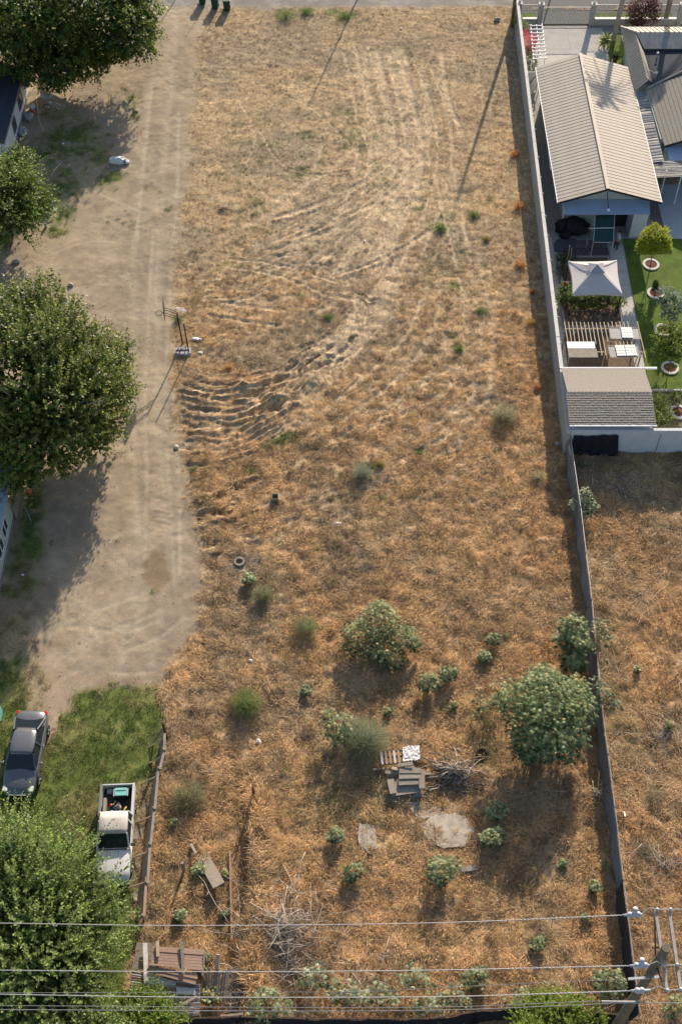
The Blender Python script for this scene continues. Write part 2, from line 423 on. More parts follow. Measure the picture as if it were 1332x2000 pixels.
def track(pts, wd=.2, dep=.05, st=1.0, road=False):
    global Hh, TRK, TRA
    pl = W(spline(pts)); sl_ = window(pl); x_ = X[sl_]; y_ = Y[sl_]
    d, s, a, t = dist_line(x_+TW1[sl_], y_+TW2[sl_], pl)
    brk = TB[len(pts)%3][sl_]; k = (1-sm(wd*.35,wd,d))*sm(0,1,a)*(1-sm(t-1,t,a))*st*(.25+.75*brk)
    Hh[sl_] += -dep*k+dep*.7*np.exp(-((d-wd*1.3)/(wd*.4))**2)*brk*sm(0,1,a)*(1-sm(t-1,t,a))
    near = (1-sm(.5,1.3,d))*sm(0,1,a)*(1-sm(t-1,t,a))
    TRA[sl_] = np.where(near > .3, line_angle(x_, y_, pl), TRA[sl_]); TRK[sl_] = np.maximum(TRK[sl_], k)
    NEAR[sl_] = np.maximum(NEAR[sl_], near)
    return 0
def window(pl, m=2.6):
    xs = [p[0] for p in pl]; ys = [p[1] for p in pl]
    j0, j1 = [int(np.clip((v-GX0)/ST, 0, X.shape[1])) for v in (min(xs)-m, max(xs)+m)]
    i0, i1 = [int(np.clip((v-GY0)/ST, 0, X.shape[0])) for v in (min(ys)-m, max(ys)+m)]
    return (slice(i0,i1), slice(j0,j1))
TW1 = .18*(fbm(X,Y,1.1,301)-.5); TW2 = .18*(fbm(X,Y,1.1,303)-.5)
TB = [sm(.25,.5,fbm(X,Y,1.4,305+q)) for q in range(3)]; GB = .35+.75*sm(.3,.6,fbm(X,Y,1.1,511))
NEAR = np.zeros_like(X)
def gouge(pts, wd, dep, edge=.5):
    global Hh
    w_ = W(pts); sl_ = window(w_); d, s, a, t = dist_line(NXf[sl_], NYf[sl_], w_); k = 1-sm(wd*.3, wd, d)
    k = k*sm(0,.6,a)*(1-sm(t-.6,t,a))*GB[sl_]*.72
    Hh[sl_] += -dep*k + dep*edge*np.exp(-((d-wd*1.25)/(wd*.45))**2)*sm(0,.6,a)*(1-sm(t-.6,t,a))
gouge([(455,765),(495,770),(530,750),(570,728)], .45, .34)
gouge([(480,812),(530,800),(590,770)], .42, .36)
gouge([(560,745),(620,705),(650,685)], .22, .16)
gouge([(590,742),(640,712),(690,690)], .2, .14)
gouge([(378,985),(430,972),(520,935)], .3, .24)
gouge([(374,1012),(420,1004),(462,998)], .38, .32)
gouge([(385,1058),(425,1048)], .35, .30)
gouge([(380,960),(470,950),(545,935)], .2, .14)
gouge([(700,565),(722,590),(745,585)], .18, .2)
gouge([(755,575),(775,585)], .16, .16)
gouge([(860,900),(940,870)], .2, .08)
for pts, wd in ((((520,430),(620,400),(720,350),(800,270)),.3),(((560,470),(660,430),(760,380),(830,300)),.22),(((640,545),(760,500),(860,440)),.2),(((500,240),(560,330),(680,335),(760,300)),.1),
                (((470,300),(520,380),(640,420)),.1),(((690,220),(722,300),(700,380)),.12),(((735,90),(752,180),(770,280),(765,360)),.35),(((790,100),(800,180),(822,280),(812,380)),.35),(((760,95),(776,180),(795,270),(790,360),(740,440)),.3),
                (((700,560),(690,620),(676,668)),.3),(((725,560),(716,620),(700,670)),.3),(((862,95),(870,180),(905,270)),.3),(((880,300),(902,420),(930,560),(940,680),(925,760),(870,815),(760,862),(640,905)),.2),
                (((848,330),(872,440),(900,560),(906,660),(890,735),(835,785),(730,835),(610,880)),.2),(((830,560),(800,640),(740,710),(650,785),(570,840)),.22),(((865,580),(830,670),(760,750),(665,822),(600,870)),.22),
                (((960,770),(860,858),(740,920),(600,985)),.2),(((905,705),(800,765),(700,828),(600,892),(520,950)),.2),(((600,1000),(520,1040),(440,1060)),.25),(((440,505),(560,520),(680,560)),.15),(((430,520),(550,540),(660,585)),.15),
                (((420,590),(500,600),(580,612)),.2),(((400,615),(480,628),(570,640)),.2),(((540,180),(620,220),(700,300)),.09),(((450,180),(500,260),(470,340)),.09)):
    _ = (track(pts, wd))
for pts, wd, st in ((((700,85),(715,200),(740,300),(735,400),(690,500)),.8,.7),(((775,85),(790,200),(800,300),(780,420),(730,520)),.9,.8),(((820,120),(835,220),(830,330),(800,430)),.5,.6),
                (((470,420),(580,370),(680,300),(740,200)),.35,.6),(((500,500),(640,455),(760,390),(850,290)),.35,.6),(((430,460),(520,420),(600,350),(640,250)),.3,.6),(((560,560),(700,520),(820,470),(890,400)),.3,.6),
                (((540,130),(600,170),(690,190),(760,160)),.12,.4),(((480,600),(600,575),(720,590)),.25,.6),(((930,480),(955,600),(960,720),(930,830),(840,900),(700,960)),.25,.7),(((870,640),(850,720),(780,790),(690,850)),.3,.6),
                (((760,1000),(880,940),(980,880)),.3,.5),(((700,1080),(860,1010),(1000,950)),.3,.5),(((640,1010),(560,1050),(470,1070)),.25,.6),(((560,640),(640,600),(700,540)),.3,.6),(((470,860),(600,830),(720,760),(800,680)),.25,.6)):
    _ = (track(pts, wd, .03, st))
for q_ in range(13):
    u_ = (q_-6)/6; _ = (track(((345,812+u_*95),(430,822+u_*84),(510,803+u_*72),(585,755+u_*58),(655,690+u_*48),(720,618+u_*44),(790+u_*14,540+u_*40)), .15, .10, 1.0))
for q_ in range(9):
    x_ = 690+q_*19+(q_%3)*7; _ = (track(((x_-25,70+q_*7),(x_-8,150),(x_+8+q_*2,250),(x_-2+q_*3,350),(x_-45+q_*4,450),(x_-120+q_*8,550)), .2, .035, .8))
for q_ in range(7):
    _ = (track(((430+q_*14,600-q_*22),(540+q_*12,560-q_*24),(650+q_*10,490-q_*22),(740+q_*8,410-q_*20),(800+q_*6,330-q_*18)), .16, .035, .7))
for q_ in range(6):
    _ = (track(((375,1010+q_*16),(470,1000+q_*17),(600,950+q_*18),(730,880+q_*20),(850,790+q_*22),(930,680+q_*24)), .15, .035, .8))
for (px,py,ln) in ((440,565,150),(455,583,170),(430,545,120),(560,500,90),(600,515,100)):
    _ = (track(((px-ln/2,py+4),(px,py),(px+ln/2,py+6)), .15, .05))
gouge([(640,655),(600,690),(560,720),(500,765)], .16, .14)
gouge([(665,665),(620,705),(575,740)], .16, .13)
gouge([(700,650),(655,695),(600,745),(545,785)], .16, .13)
gouge([(345,770),(400,775),(460,760)], .2, .16)
gouge([(350,795),(400,802),(455,795)], .2, .16)
gouge([(350,822),(400,832),(460,826)], .2, .14)
gouge([(352,846),(420,856),(470,850)], .18, .12)
gouge([(385,1030),(450,1020),(520,1000)], .2, .14)
gouge([(400,1085),(440,1075)], .25, .18)
# berm in place of an overgrown wire fence, west side steepened for its shadow
bd, bs, ba, bt = dist_line(X+.35*(fbm(X,Y,1.1,83)-.5), Y, W([(494,1545),(497,1640),(492,1760),(490,1880),(485,2060)]))
berm = np.exp(-(bd/np.where(bs > 0, 1.1, .20))**2)*sm(0,1.2,ba)
Hh += berm*(.72+.3*(fbm(X,Y,.7,87)-.5))
# straw clumps
clump = fbm(X,Y,.75,13,4,.6)
Hh += w_straw*(.22*(clump-.5)+.18*(fbm(X*.55+.3*Y,Y*1.25,.9,17,4,.6)-.5)+.10*np.abs(vn(X,Y,.33,19)-.5))*(.55+.75*sm(75,45,Y))
Hh += w_grass*.10*(fbm(X,Y,.5,23)-.5)
# drive: shallow ruts, ripples
rx = np.interp(Y, [at(340,1300)[1], at(350,1100)[1], at(340,800)[1], at(330,500)[1], at(350,200)[1], at(360,0)[1]],
                  [at(300,1280)[0], at(330,1100)[0], at(315,800)[0], at(310,500)[0], at(335,200)[0], at(350,0)[0]])
rut = np.exp(-((X-rx)/.28)**2)+np.exp(-((X-rx+1.7)/.28)**2)
Hh += -.03*rut*w_road*(1-w_yg)
RT = np.zeros_like(X)
for pts in (((55,1290),(130,1215),(250,1170),(380,1120)),((80,1315),(180,1245),(290,1205),(385,1150)),((110,1330),(220,1280),(320,1240),(385,1180)),((75,1200),(160,1225),(260,1230),(350,1190)),((100,1260),(200,1310),(300,1310),(370,1250)),((345,1180),(335,1000),(325,800),(330,600),(345,420),(352,200)),((352,1150),(352,960),(342,800),(340,640)),((280,1150),(288,950),(285,800),(290,650),(300,450)),((265,500),(280,350),(300,150)),((150,1120),(220,1050),(330,1020)),((130,330),(200,380),(300,420)),((90,500),(180,470),(280,480)),((60,1385),(75,1330),(130,1280)),((100,1380),(115,1330),(180,1290))):
    pl_ = W(spline(pts)); sl_ = window(pl_); d_, s_, a_, t_ = dist_line(X[sl_]+TW1[sl_]*.5, Y[sl_]+TW2[sl_]*.5, pl_)
    k_ = (1-sm(.06,.19,d_))*(.3+.7*TB[0][sl_])*sm(0,1.5,a_)*(1-sm(t_-1.5,t_,a_))
    RT[sl_] = np.maximum(RT[sl_], k_)
    Hh[sl_] += w_road[sl_]*(-.014*k_ + .005*k_*np.sin(a_*2*PI/.22))
Hh += w_road*(.085*(fbm(X,Y,.8,29,5,.62)-.5)+.05*(fbm(X,Y,.28,33,2)-.5)*sm(.45,.6,fbm(X,Y,2.5,35,4)))
rip = spot(325,985,.8,1.6,.5)+spot(320,1015,.7,1,.5)+spot(190,1235,2.3,1.6,.6)*.7
Hh += w_road*rip*.009*np.sin((Y+.35*X+jit)*2*PI/.34)
# dry mounds of bulldozed soil
for (px,py,r,h) in ((480,760,.8,.3),(545,780,.9,.3),(610,745,.8,.22),(455,735,.6,.2),(505,825,1.0,.2)):
    Hh += h*spot(px,py,r,r,.9)*(.6+.7*(fbm(X,Y,.4,91)))
Hh = np.where(in_yard > 0.0, -.12, Hh)
edge = np.minimum(np.minimum(X-GX0, GX1-X), np.minimum(Y-GY0, GY1-Y))
Hh *= sm(0, 1.5, edge)
def gh(x, y):
    i = int(round((y-GY0)/ST)); j = int(round((x-GX0)/ST))
    if 0 <= i < Hh.shape[0] and 0 <= j < Hh.shape[1]: return float(Hh[i,j])
    return 0.0
def g(px, py):
    x, y, _ = at(px, py); return (x, y, gh(x, y))

# --- colours (what the soil, straw and grass themselves are)
def lerp(a, b, t): return a*(1-t[...,None])+np.asarray(b)*t[...,None]
far = sm(48, 78, Y)
col = np.empty(X.shape+(3,)); col[:] = (.46,.32,.185)
col = lerp(col, (.435,.335,.21), np.clip(far*(.75+.5*fbm(X,Y,9,101)),0,1)*.95)
# warm rust tones near the wall and in the south west
warm = np.clip(sm(8.5,12.5,X)*sm(95,75,Y)*.8 + sm(45,30,Y)*.5 + spot(430,640,4,2.2,.8)*.6, 0, 1)
col = lerp(col, (.47,.29,.15), warm*(.05+.55*sm(.44,.62,fbm(X,Y,2.4,103))))
greyv = sm(.50,.66,fbm(X,Y,5,105))*(1-.5*warm)
col = lerp(col, (.30,.25,.18), greyv*.7)
# worn light traces
for pts, wd, a in ((((735,90),(760,170),(785,260),(782,330),(770,420),(700,560)), 1.5, .5), (((850,100),(862,170),(900,270)), .35, .6),
                   (((560,470),(640,400),(730,330)), .5,.35), (((440,460),(560,400),(680,350)), .5,.3),
                   (((905,560),(930,640),(935,700),(915,780),(850,830),(730,890),(560,1000)), .28, .55), (((620,840),(720,800),(900,800),(940,760)), .22,.4),
                   (((690,560),(680,640),(640,710)), .8,.35), (((900,300),(880,420),(870,560)),.25,.4), (((640,830),(760,760),(860,640)),.25,.4),
                   (((720,420),(600,470),(480,600)),.4,.3),(((560,1300),(480,1500),(520,1480)),.2,.2),(((560,1480),(450,1530),(330,1530)),.25,.3)):
    d, s, a_, t_ = dist_line(NXf, NYf, W(pts)); col = lerp(col, (.52,.41,.29), (1-sm(wd*.4,wd,d))*a*(.5+fbm(X,Y,.8,107)*.8).clip(0,1))
# dark thatch holes and weeds
holes = sm(.60,.72,fbm(X,Y,.8,109,4,.6))
col = lerp(col, (.15,.10,.065), holes*w_straw*.45*(1-.45*far))
holes2 = sm(.60,.70,fbm(X,Y,2.3,113,4,.65))
col = lerp(col, (.20,.145,.095), holes2*w_straw*.25)
gw = sm(.60,.70,fbm(X*1.0,Y*1.0,1.6,117,4,.6))*sm(.4,.6,fbm(X,Y,12,119))*(far*.8+.15)
gw = np.maximum(gw, spot(680,1560,3.6,3.2,.8)*.6*sm(.35,.6,fbm(X,Y,1,121)))
gw = np.maximum(gw, spot(1200,1370,.9,5.0,.8)*.55); gw = np.maximum(gw, spot(950,1450,.8,2.5,.8)*.6)
gw = np.maximum(gw, spot(450,300,3,6,.8)*.35*sm(.4,.6,fbm(X,Y,1,123)))
col = lerp(col, (.20,.19,.10), gw*w_straw*.75)
for (px,py,r) in ((940,607,.42),(860,443,.7),(925,420,.55),(815,408,.5),(897,680,.55),(885,655,.4),(640,620,.5),(560,28,1.2),(645,22,.8),(680,30,.9),(600,20,.7),(720,910,.4),(818,885,.4),(745,975,.35),(555,855,1.0),(490,925,.6),(375,918,.3),(890,560,.7),(583,577,.5),(470,520,.4),(600,150,.6),(535,865,.7)):
    col = lerp(col, (.12,.155,.06), spot(px,py,r,r*.7,.6)*.8)
ash = np.maximum(spot(372,865,.7,.6,.8), spot(470,1095,.9,.8,.8))
col = lerp(col, (.40,.36,.32), ash*.7)
torn = np.clip(fur*(sm(.35,.6,fbm(X,Y,.9,127)))+spot(530,790,2.6,1.2,.6)*.8,0,1)
col = lerp(col, (.42,.32,.21), torn*.6*sm(.35,.6,fbm(X,Y,.5,129)))
col = lerp(col, (.55,.44,.30), TRK*.85*w_straw)
bare = sm(.52,.68,fbm(X,Y,3.8,401,4,.6))*(1-TRK)
col = lerp(col, (.31,.235,.155), bare*.5)
col = lerp(col, (.30,.26,.17), leftside*.8)
col = col*np.array([.97,.945,.905])
straw_col = col.copy()
# the drive
dc = np.empty_like(col); dc[:] = (.345,.278,.192)
dc = lerp(dc, (.275,.22,.16), sm(.45,.65,fbm(X,Y,3.0,131,5,.6))*.7)
dc = lerp(dc, (.41,.335,.24), sm(.5,.66,fbm(X,Y,2.1,133,5,.6))*.6)
dc = lerp(dc, (.395,.335,.25), rut.clip(0,1)*.4)
dc = lerp(dc, (.43,.365,.27), RT*.6)
dc = lerp(dc, (.24,.19,.14), sm(.56,.68,fbm(X,Y,1.2,151,5,.65))*.45)
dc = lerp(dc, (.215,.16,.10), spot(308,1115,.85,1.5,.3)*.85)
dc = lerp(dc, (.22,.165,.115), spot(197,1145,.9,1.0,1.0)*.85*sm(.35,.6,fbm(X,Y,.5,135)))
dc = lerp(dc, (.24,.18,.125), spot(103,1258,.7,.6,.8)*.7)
dc = lerp(dc, (.25,.20,.16), spot(145,418,.6,.5,1.0)*.6+spot(310,300,.9,.7,1.0)*.4*sm(.4,.6,fbm(X,Y,.3,137)))
d, s, a_, t_ = dist_line(NXf, NYf, W([(150,1322),(200,1334),(270,1330),(320,1310),(370,1240)])); dc = lerp(dc, (.27,.20,.14), (1-sm(.05,.35,d))*.5)
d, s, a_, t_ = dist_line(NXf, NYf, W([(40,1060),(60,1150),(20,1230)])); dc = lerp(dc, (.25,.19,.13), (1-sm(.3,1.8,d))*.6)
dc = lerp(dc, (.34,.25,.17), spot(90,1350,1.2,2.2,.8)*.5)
col = lerp(col, (0,0,0), w_road*0)+0
col = col*(1-w_road[...,None])+dc*w_road[...,None]
sc_ = np.empty_like(col); sc_[:] = (.31,.285,.25)
sc_ = lerp(sc_, (.25,.23,.20), sm(.45,.6,fbm(X,Y,1.0,139)))
col = col*(1-w_street[...,None])+sc_*w_street[...,None]
gc = np.empty_like(col); gc[:] = (.13,.165,.045)
gc = lerp(gc, (.26,.25,.10), sm(.48,.64,fbm(X,Y,2.2,141,4,.6))*.6)
gc = lerp(gc, (.09,.125,.03), sm(.5,.64,fbm(X,Y,.9,143,4,.6))*.8)
gc = lerp(gc, (.33,.24,.13), spot(160,1590,1.1,1.5,1.0)*.5)
col = col*(1-w_grass[...,None])+gc*w_grass[...,None]
wdry = sm(-.1,.3,d_dry); col = lerp(col, (.36,.25,.11), wdry*.8)
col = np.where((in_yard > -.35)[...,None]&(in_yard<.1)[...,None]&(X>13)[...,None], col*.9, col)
alpha = np.clip(w_straw+.75*w_grass, 0.03, 1)
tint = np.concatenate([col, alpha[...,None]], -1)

nY, nX = X.shape
ids = np.arange(nY*nX).reshape(nY, nX)
V = np.stack([X, Y, Hh], -1).reshape(-1,3)
Fq = np.stack([ids[:-1,:-1], ids[:-1,1:], ids[1:,1:], ids[1:,:-1]], -1).reshape(-1,4)
cx = X[:-1,:-1].ravel()+ST/2; cy = Y[:-1,:-1].ravel()+ST/2
cls = np.zeros(len(Fq), int)
cls[(w_road[:-1,:-1].ravel() > .5)] = 1
cls[(w_grass[:-1,:-1].ravel() > .5) & (cy < 32) & (cx < 0)] = 2
wall_x = np.interp(cy, [13.5, 18.3, 38, 50.6, 98], [13.3, 13.48, 14.06, 14.0, 14.95])
cls[(cx > wall_x) & (cy < 50.6)] = 3
cls[(w_street[:-1,:-1].ravel() > .5)] = 4
T2 = tint.reshape(-1,4)
for k, nm in enumerate(('ground','dirt_road','grass_plot','neighbouring_ground','road_shoulder')):
    f = Fq[cls == k]
    if not len(f): continue
    u, inv = np.unique(f, return_inverse=True)
    o = np_mesh(nm, V[u], inv.reshape(f.shape), M['ground'], col=T2[u], smooth=True)
    tag(o, kind='structure')
# far terrain ring round the surveyed sheet
MB_ = MB()
big = 1500
for (a,b,c_,d_) in ((-big,big,-big,GY0),(-big,big,GY1,big),(-big,GX0,GY0,GY1),(GX1,big,GY0,GY1)):
    MB_.add([(a,c_,0),(b,c_,0),(b,d_,0),(a,d_,0)],[(0,1,2,3)])
tag(MB_.build('terrain', mat('far_dry_soil', (.34,.27,.19), .95, .3, .3, .2, 3)), kind='structure')

# ------------------------------------------------------------------ straw and grass tufts (uncountable ground cover)
def tuft_mesh(name, n, length, wd, spread, lean, up, seed, mat_):
    r = np.random.default_rng(seed); Vs = []; Fs = []; Cs = []
    for i in range(n):
        bx, by = r.normal(0, spread, 2); L = length*r.uniform(.55,1.2)
        a = r.normal(0, lean); dx, dy = math.cos(a), math.sin(a); rise = up*r.uniform(.4,1.3)
        p0 = np.array([bx,by,-.03]); p1 = p0+np.array([dx*L*.5,dy*L*.5,rise*L]); p2 = p0+np.array([dx*L,dy*L,rise*L*.75])
        s = np.array([-dy,dx,0])*wd*r.uniform(.6,1.3)
        k = len(Vs)*1
        base = sum(len(v) for v in Vs)
        Vs.append(np.array([p0-s/2,p0+s/2,p1+s/2,p1-s/2,p2]))
        Fs += [(base,base+1,base+2),(base,base+2,base+3),(base+3,base+2,base+4)]
        c = r.uniform(.62,1.3); Cs.append(np.tile([c*r.uniform(.97,1.05),c,c*r.uniform(.9,1.05)],(5,1)))
    me = bpy.data.meshes.new(name); me.from_pydata([tuple(p) for p in np.concatenate(Vs)], [], Fs)
    a_ = me.color_attributes.new('bt','FLOAT_COLOR','POINT'); cc = np.ones((len(me.vertices),4),np.float32); cc[:,:3] = np.concatenate(Cs); a_.data.foreach_set('color', cc.ravel())
    me.materials.append(mat_); me.update()
    return me
def scatter(name, pts, rot, scl, tnt, protos, kind='stuff'):
    coll = bpy.data.collections.new(name+'_blades')
    for i, me in enumerate(protos):
        coll.objects.link(bpy.data.objects.new('%s_blade_%02d' % (name, i), me))
    me = bpy.data.meshes.new(name); me.vertices.add(len(pts)); me.vertices.foreach_set('co', np.asarray(pts,np.float32).ravel())
    a = me.attributes.new('rotz','FLOAT','POINT'); a.data.foreach_set('value', np.asarray(rot,np.float32))
    a = me.attributes.new('scl','FLOAT','POINT'); a.data.foreach_set('value', np.asarray(scl,np.float32))
    a = me.attributes.new('idx','INT','POINT'); a.data.foreach_set('value', RNG.integers(0,len(protos),len(pts)).astype(np.int32))
    c = np.ones((len(pts),4),np.float32); c[:,:3] = tnt
    a = me.attributes.new('tint','FLOAT_COLOR','POINT'); a.data.foreach_set('color', c.ravel())
    o = bpy.data.objects.new(name, me); C.objects.link(o)
    ng = bpy.data.node_groups.new(name+'_scatter','GeometryNodeTree')
    ng.interface.new_socket('Geometry', in_out='INPUT', socket_type='NodeSocketGeometry')
    ng.interface.new_socket('Geometry', in_out='OUTPUT', socket_type='NodeSocketGeometry')
    N = ng.nodes; L = ng.links
    gi = N.new('NodeGroupInput'); go = N.new('NodeGroupOutput'); ip = N.new('GeometryNodeInstanceOnPoints'); ci = N.new('GeometryNodeCollectionInfo')
    ci.inputs['Collection'].default_value = coll; ci.inputs['Separate Children'].default_value = True; ci.inputs['Reset Children'].default_value = True
    def na(nm, ty):
        q = N.new('GeometryNodeInputNamedAttribute'); q.data_type = ty; q.inputs['Name'].default_value = nm; return q.outputs['Attribute']
    cb = N.new('ShaderNodeCombineXYZ'); L.new(na('rotz','FLOAT'), cb.inputs[2])
    L.new(gi.outputs[0], ip.inputs['Points']); L.new(ci.outputs[0], ip.inputs['Instance']); ip.inputs['Pick Instance'].default_value = True
    L.new(na('idx','INT'), ip.inputs['Instance Index']); L.new(cb.outputs[0], ip.inputs['Rotation']); L.new(na('scl','FLOAT'), ip.inputs['Scale'])
    L.new(ip.outputs[0], go.inputs[0])
    md = o.modifiers.new('scatter','NODES'); md.node_group = ng
    tag(o, kind=kind)
    return o
def sample(n, x0, x1, y0, y1):
    x = RNG.uniform(x0,x1,n); y = RNG.uniform(y0,y1,n)
    i = np.clip(((y-GY0)/ST).astype(int),0,nY-1); j = np.clip(((x-GX0)/ST).astype(int),0,nX-1)
    return x, y, i, j
# dry straw: combed by a swirling flow
x, y, i, j = sample(150000, -30, 30, 14.5, 102)
vis = (np.abs(x) < (.36*(y)+ 16))           # the part of the lot within reach of any nearby viewpoint
keep = (RNG.uniform(size=len(x)) < w_straw[i,j]*(.45+.55*sm(85,40,y))*(.35+.8*clump[i,j])) & (in_yard[i,j] < 0) & vis
keep &= (torn[i,j] < 1.1*RNG.uniform(size=len(x))**.5+.25)
x, y, i, j = x[keep], y[keep], i[keep], j[keep]
keep2 = RNG.uniform(size=len(x)) > np.maximum(.75*spot(872,1620,1.2,1.0,.3)[i,j], np.minimum(1,TRK[i,j]*1.15), bare[i,j]*.7)
x, y, i, j = x[keep2], y[keep2], i[keep2], j[keep2]
flow = 2*PI*1.6*fbm(x,y,5.5,201,2) + 1.2*(fbm(x,y,1.2,203,2)-.5)*PI + RNG.normal(0,.45,len(x))
flow = np.where(NEAR[i,j] > .3, TRA[i,j]+PI*RNG.integers(0,2,len(x))+RNG.normal(0,.25,len(x)), flow)
fl2 = fur[i,j] > .4
flow = np.where(fl2, line_angle(x,y,curve)+RNG.normal(0,.3,len(x)), flow)
tn = straw_col[i,j]*RNG.uniform(.72,1.3,(len(x),1))*(.80+.38*sm(.38,.62,fbm(x,y,.5,205,3)))[:,None]
tn = tn*np.stack([RNG.uniform(.97,1.06,len(x)),np.ones(len(x)),RNG.uniform(.88,1.04,len(x))],-1)*1.27
scl = RNG.uniform(.6,1.25,len(x))*(.42+.70*sm(82,45,y))*np.where(fl2|(sec[i,j]>.4), .6, 1.0)
scl *= np.where(bd[i,j] < .45, 1.5, 1.0)
prot = [tuft_mesh('straw', 26, .42, .017, .11, .55, .20, 301+k, M['straw']) for k in range(6)]
prot += [tuft_mesh('straw_up', 22, .34, .014, .09, 2.5, .6, 321+k, M['straw']) for k in range(2)]
scatter('dry_grass', np.stack([x,y,Hh[i,j]],-1), flow, scl, tn.clip(0,.8), prot)
# gravel, leaf litter and crumbs of soil on the bare dirt
def crumb(name, r, sd, c):
    q = np.random.default_rng(sd); mb = MB(); mb.blob((0,0,r*.3),(r,r*q.uniform(.7,1.2),r*.6),.4,sd,6,4,2.5)
    me = bpy.data.meshes.new(name); me.from_pydata(mb.v,[],mb.f); a_ = me.color_attributes.new('bt','FLOAT_COLOR','POINT')
    a_.data.foreach_set('color', np.tile(np.array([*c,1],np.float32), len(me.vertices))); me.materials.append(M['straw']); me.update(); return me
x, y, i, j = sample(90000, -28, 14, 20, 104)
keep = RNG.uniform(size=len(x)) < (w_road[i,j]+w_street[i,j]*.5)*(.10+.9*sm(.5,.68,fbm(x,y,1.5,411,4,.6))+.5*(1-sm(.0,1.2,np.abs(d_road[i,j]))))*.55
x, y, i, j = x[keep], y[keep], i[keep], j[keep]
tn = np.where(RNG.uniform(size=(len(x),1)) < .35, np.array([[.26,.20,.14]]), np.array([[.40,.33,.25]]))*RNG.uniform(.6,1.35,(len(x),1))
scatter('gravel_and_litter', np.stack([x,y,Hh[i,j]],-1), RNG.uniform(0,6.28,len(x)), RNG.uniform(.3,.95,len(x))**1.5, tn, [crumb('crumb',.035,k,(1,1,1)) for k in range(1,4)]+[tuft_mesh('litter', 3, .12, .02, .06, 3, .1, 391, M['straw'])])
# green grass
x, y, i, j = sample(60000, -26, 18, 14.5, 96)
gsel = np.maximum(w_grass[i,j]*(.35+.9*fbm(x,y,.6,211)), gw[i,j]*.35)*(.4+.6*sm(60,30,y))
keep = (RNG.uniform(size=len(x)) < gsel) & (in_yard[i,j] < 0)
x, y, i, j = x[keep], y[keep], i[keep], j[keep]
pick = fbm(x,y,1.0,213)[:,None]
tn = np.where(pick > .5, np.array([[.13,.19,.045]]), np.array([[.23,.235,.09]]))*RNG.uniform(.7,1.3,(len(x),1))
prot = [tuft_mesh('grass', 30, .15, .013, .10, 2.5, .75, 341+k, M['straw']) for k in range(4)]
scatter('green_grass', np.stack([x,y,Hh[i,j]],-1), RNG.uniform(0,6.28,len(x)), RNG.uniform(.6,1.4,len(x)), tn, prot)
# long dead stalks on the neighbouring lot and east of the stand-in berm
x, y, i, j = sample(9000, -5, 30, 14.5, 52)
okr = (x > np.interp(y,[13.5,18.3,38,50.6],[13.5,13.68,14.26,14.3])) | ((x < 2)&(y<20)&(x>-4.6))
keep = (RNG.uniform(size=len(x)) < .75*sm(.38,.6,fbm(x,y,2.2,221))) & okr & (y < 50.2)
x, y, i, j = x[keep], y[keep], i[keep], j[keep]
tn = np.array([[.62,.49,.34]])*RNG.uniform(.55,1.3,(len(x),1))
prot = [tuft_mesh('stalk', 5, 1.25, .022, .3, 2.0, .10, 361+k, M['straw']) for k in range(5)]
scatter('dead_stalks', np.stack([x,y,Hh[i,j]+.05],-1), RNG.uniform(0,6.28,len(x)), RNG.uniform(.5,1.15,len(x)), tn, prot)
# ------------------------------------------------------------------ setting of the right-hand property
def struct(name, mb, m, **k): return tag(mb.build(name, m, **k), kind='structure')
struct('street', MB().add([(15.35,101.0,.03),(60,101.0,.03),(60,140,.03),(15.35,140,.03)],[(0,1,2,3)]), M['asphalt'])
struct('street_west', MB().add([(-60,106.5,.02),(15.30,106.5,.02),(15.30,140,.02),(-60,140,.02)],[(0,1,2,3)]), mat('pale_gravel_road', (.36,.34,.31), .95,.2,8,.3,40))
struct('roadside_ground', MB().span(15.25,60,98.9,101.0,-.1,.02), M['asphalt'])
def gstrip(name, x0, x1, y0, y1, z):
    n = 1; mb = MB(); mb.add([(x0,y0,z),(x1,y0,z),(x1,y1,z),(x0,y1,z)],[(0,1,2,3)]); return mb
struct('verge_grass', gstrip('v',15.5,17.0,99.6,100.6,.035), M['lawn'])
struct('verge_grass', gstrip('v',21.8,28.9,99.6,100.6,.035), M['lawn'])
yard = struct('concrete_yard', MB().span(14.85,24.2,55.9,98.6,-.15,.0), M['conc_dark'])
drv = struct('driveway', MB().span(16.3,22.5,88.6,98.3,-.1,.012), M['conc'])
for k in range(2):
    for q in range(3):
        MB().span(16.32+3.1*k+.01, 16.32+3.1*(k+1)-.02, 88.62+3.22*q, 88.62+3.22*(q+1)-.025, .0, .03).build('slab', M['conc'], drv)
lawn = struct('lawn', MB().prism([(20.55,70.7),(34,70.7),(34,55.85),(20.22,55.85)],-.1,.045), M['lawn'])
struct('lawn', MB().span(22.6,24.0,90.6,97.4,-.1,.03), M['lawn'])
walk = struct('garden_path', MB().span(19.35,20.2,55.9,70.0,-.1,.01), M['conc'])
for k in range(10):
    y0 = 56.0+k*1.4
    xl = 19.42 if y0 > 61.2 else 19.7
    MB().prism([(xl,y0),(20.14+.022*(y0-56),y0),(20.16+.022*(y0-56),y0+1.37),(xl,y0+1.37)],.01,.04).build('slab', M['conc'], walk)
walk2 = struct('side_path', MB().span(14.55,15.35,55.75,71.0,-.1,.01), M['conc'])
for k in range(10):
    y0 = 55.8+k*1.5
    MB().prism([(14.28+.0165*(y0-50),y0),(15.05+.02*(y0-56),y0),(15.08+.02*(y0-56),y0+1.47),(14.30+.0165*(y0-50),y0+1.47)],.01,.04).build('slab', M['conc'], walk2)
struct('paved_strip', MB().span(22.95,23.7,69.2,76.8,-.1,.03), M['brick'])
struct('house_patio', MB().span(23.72,34,70.75,77.0,-.1,.03), mat('blue_grey_concrete', (.42,.44,.46), .9,.1,1))
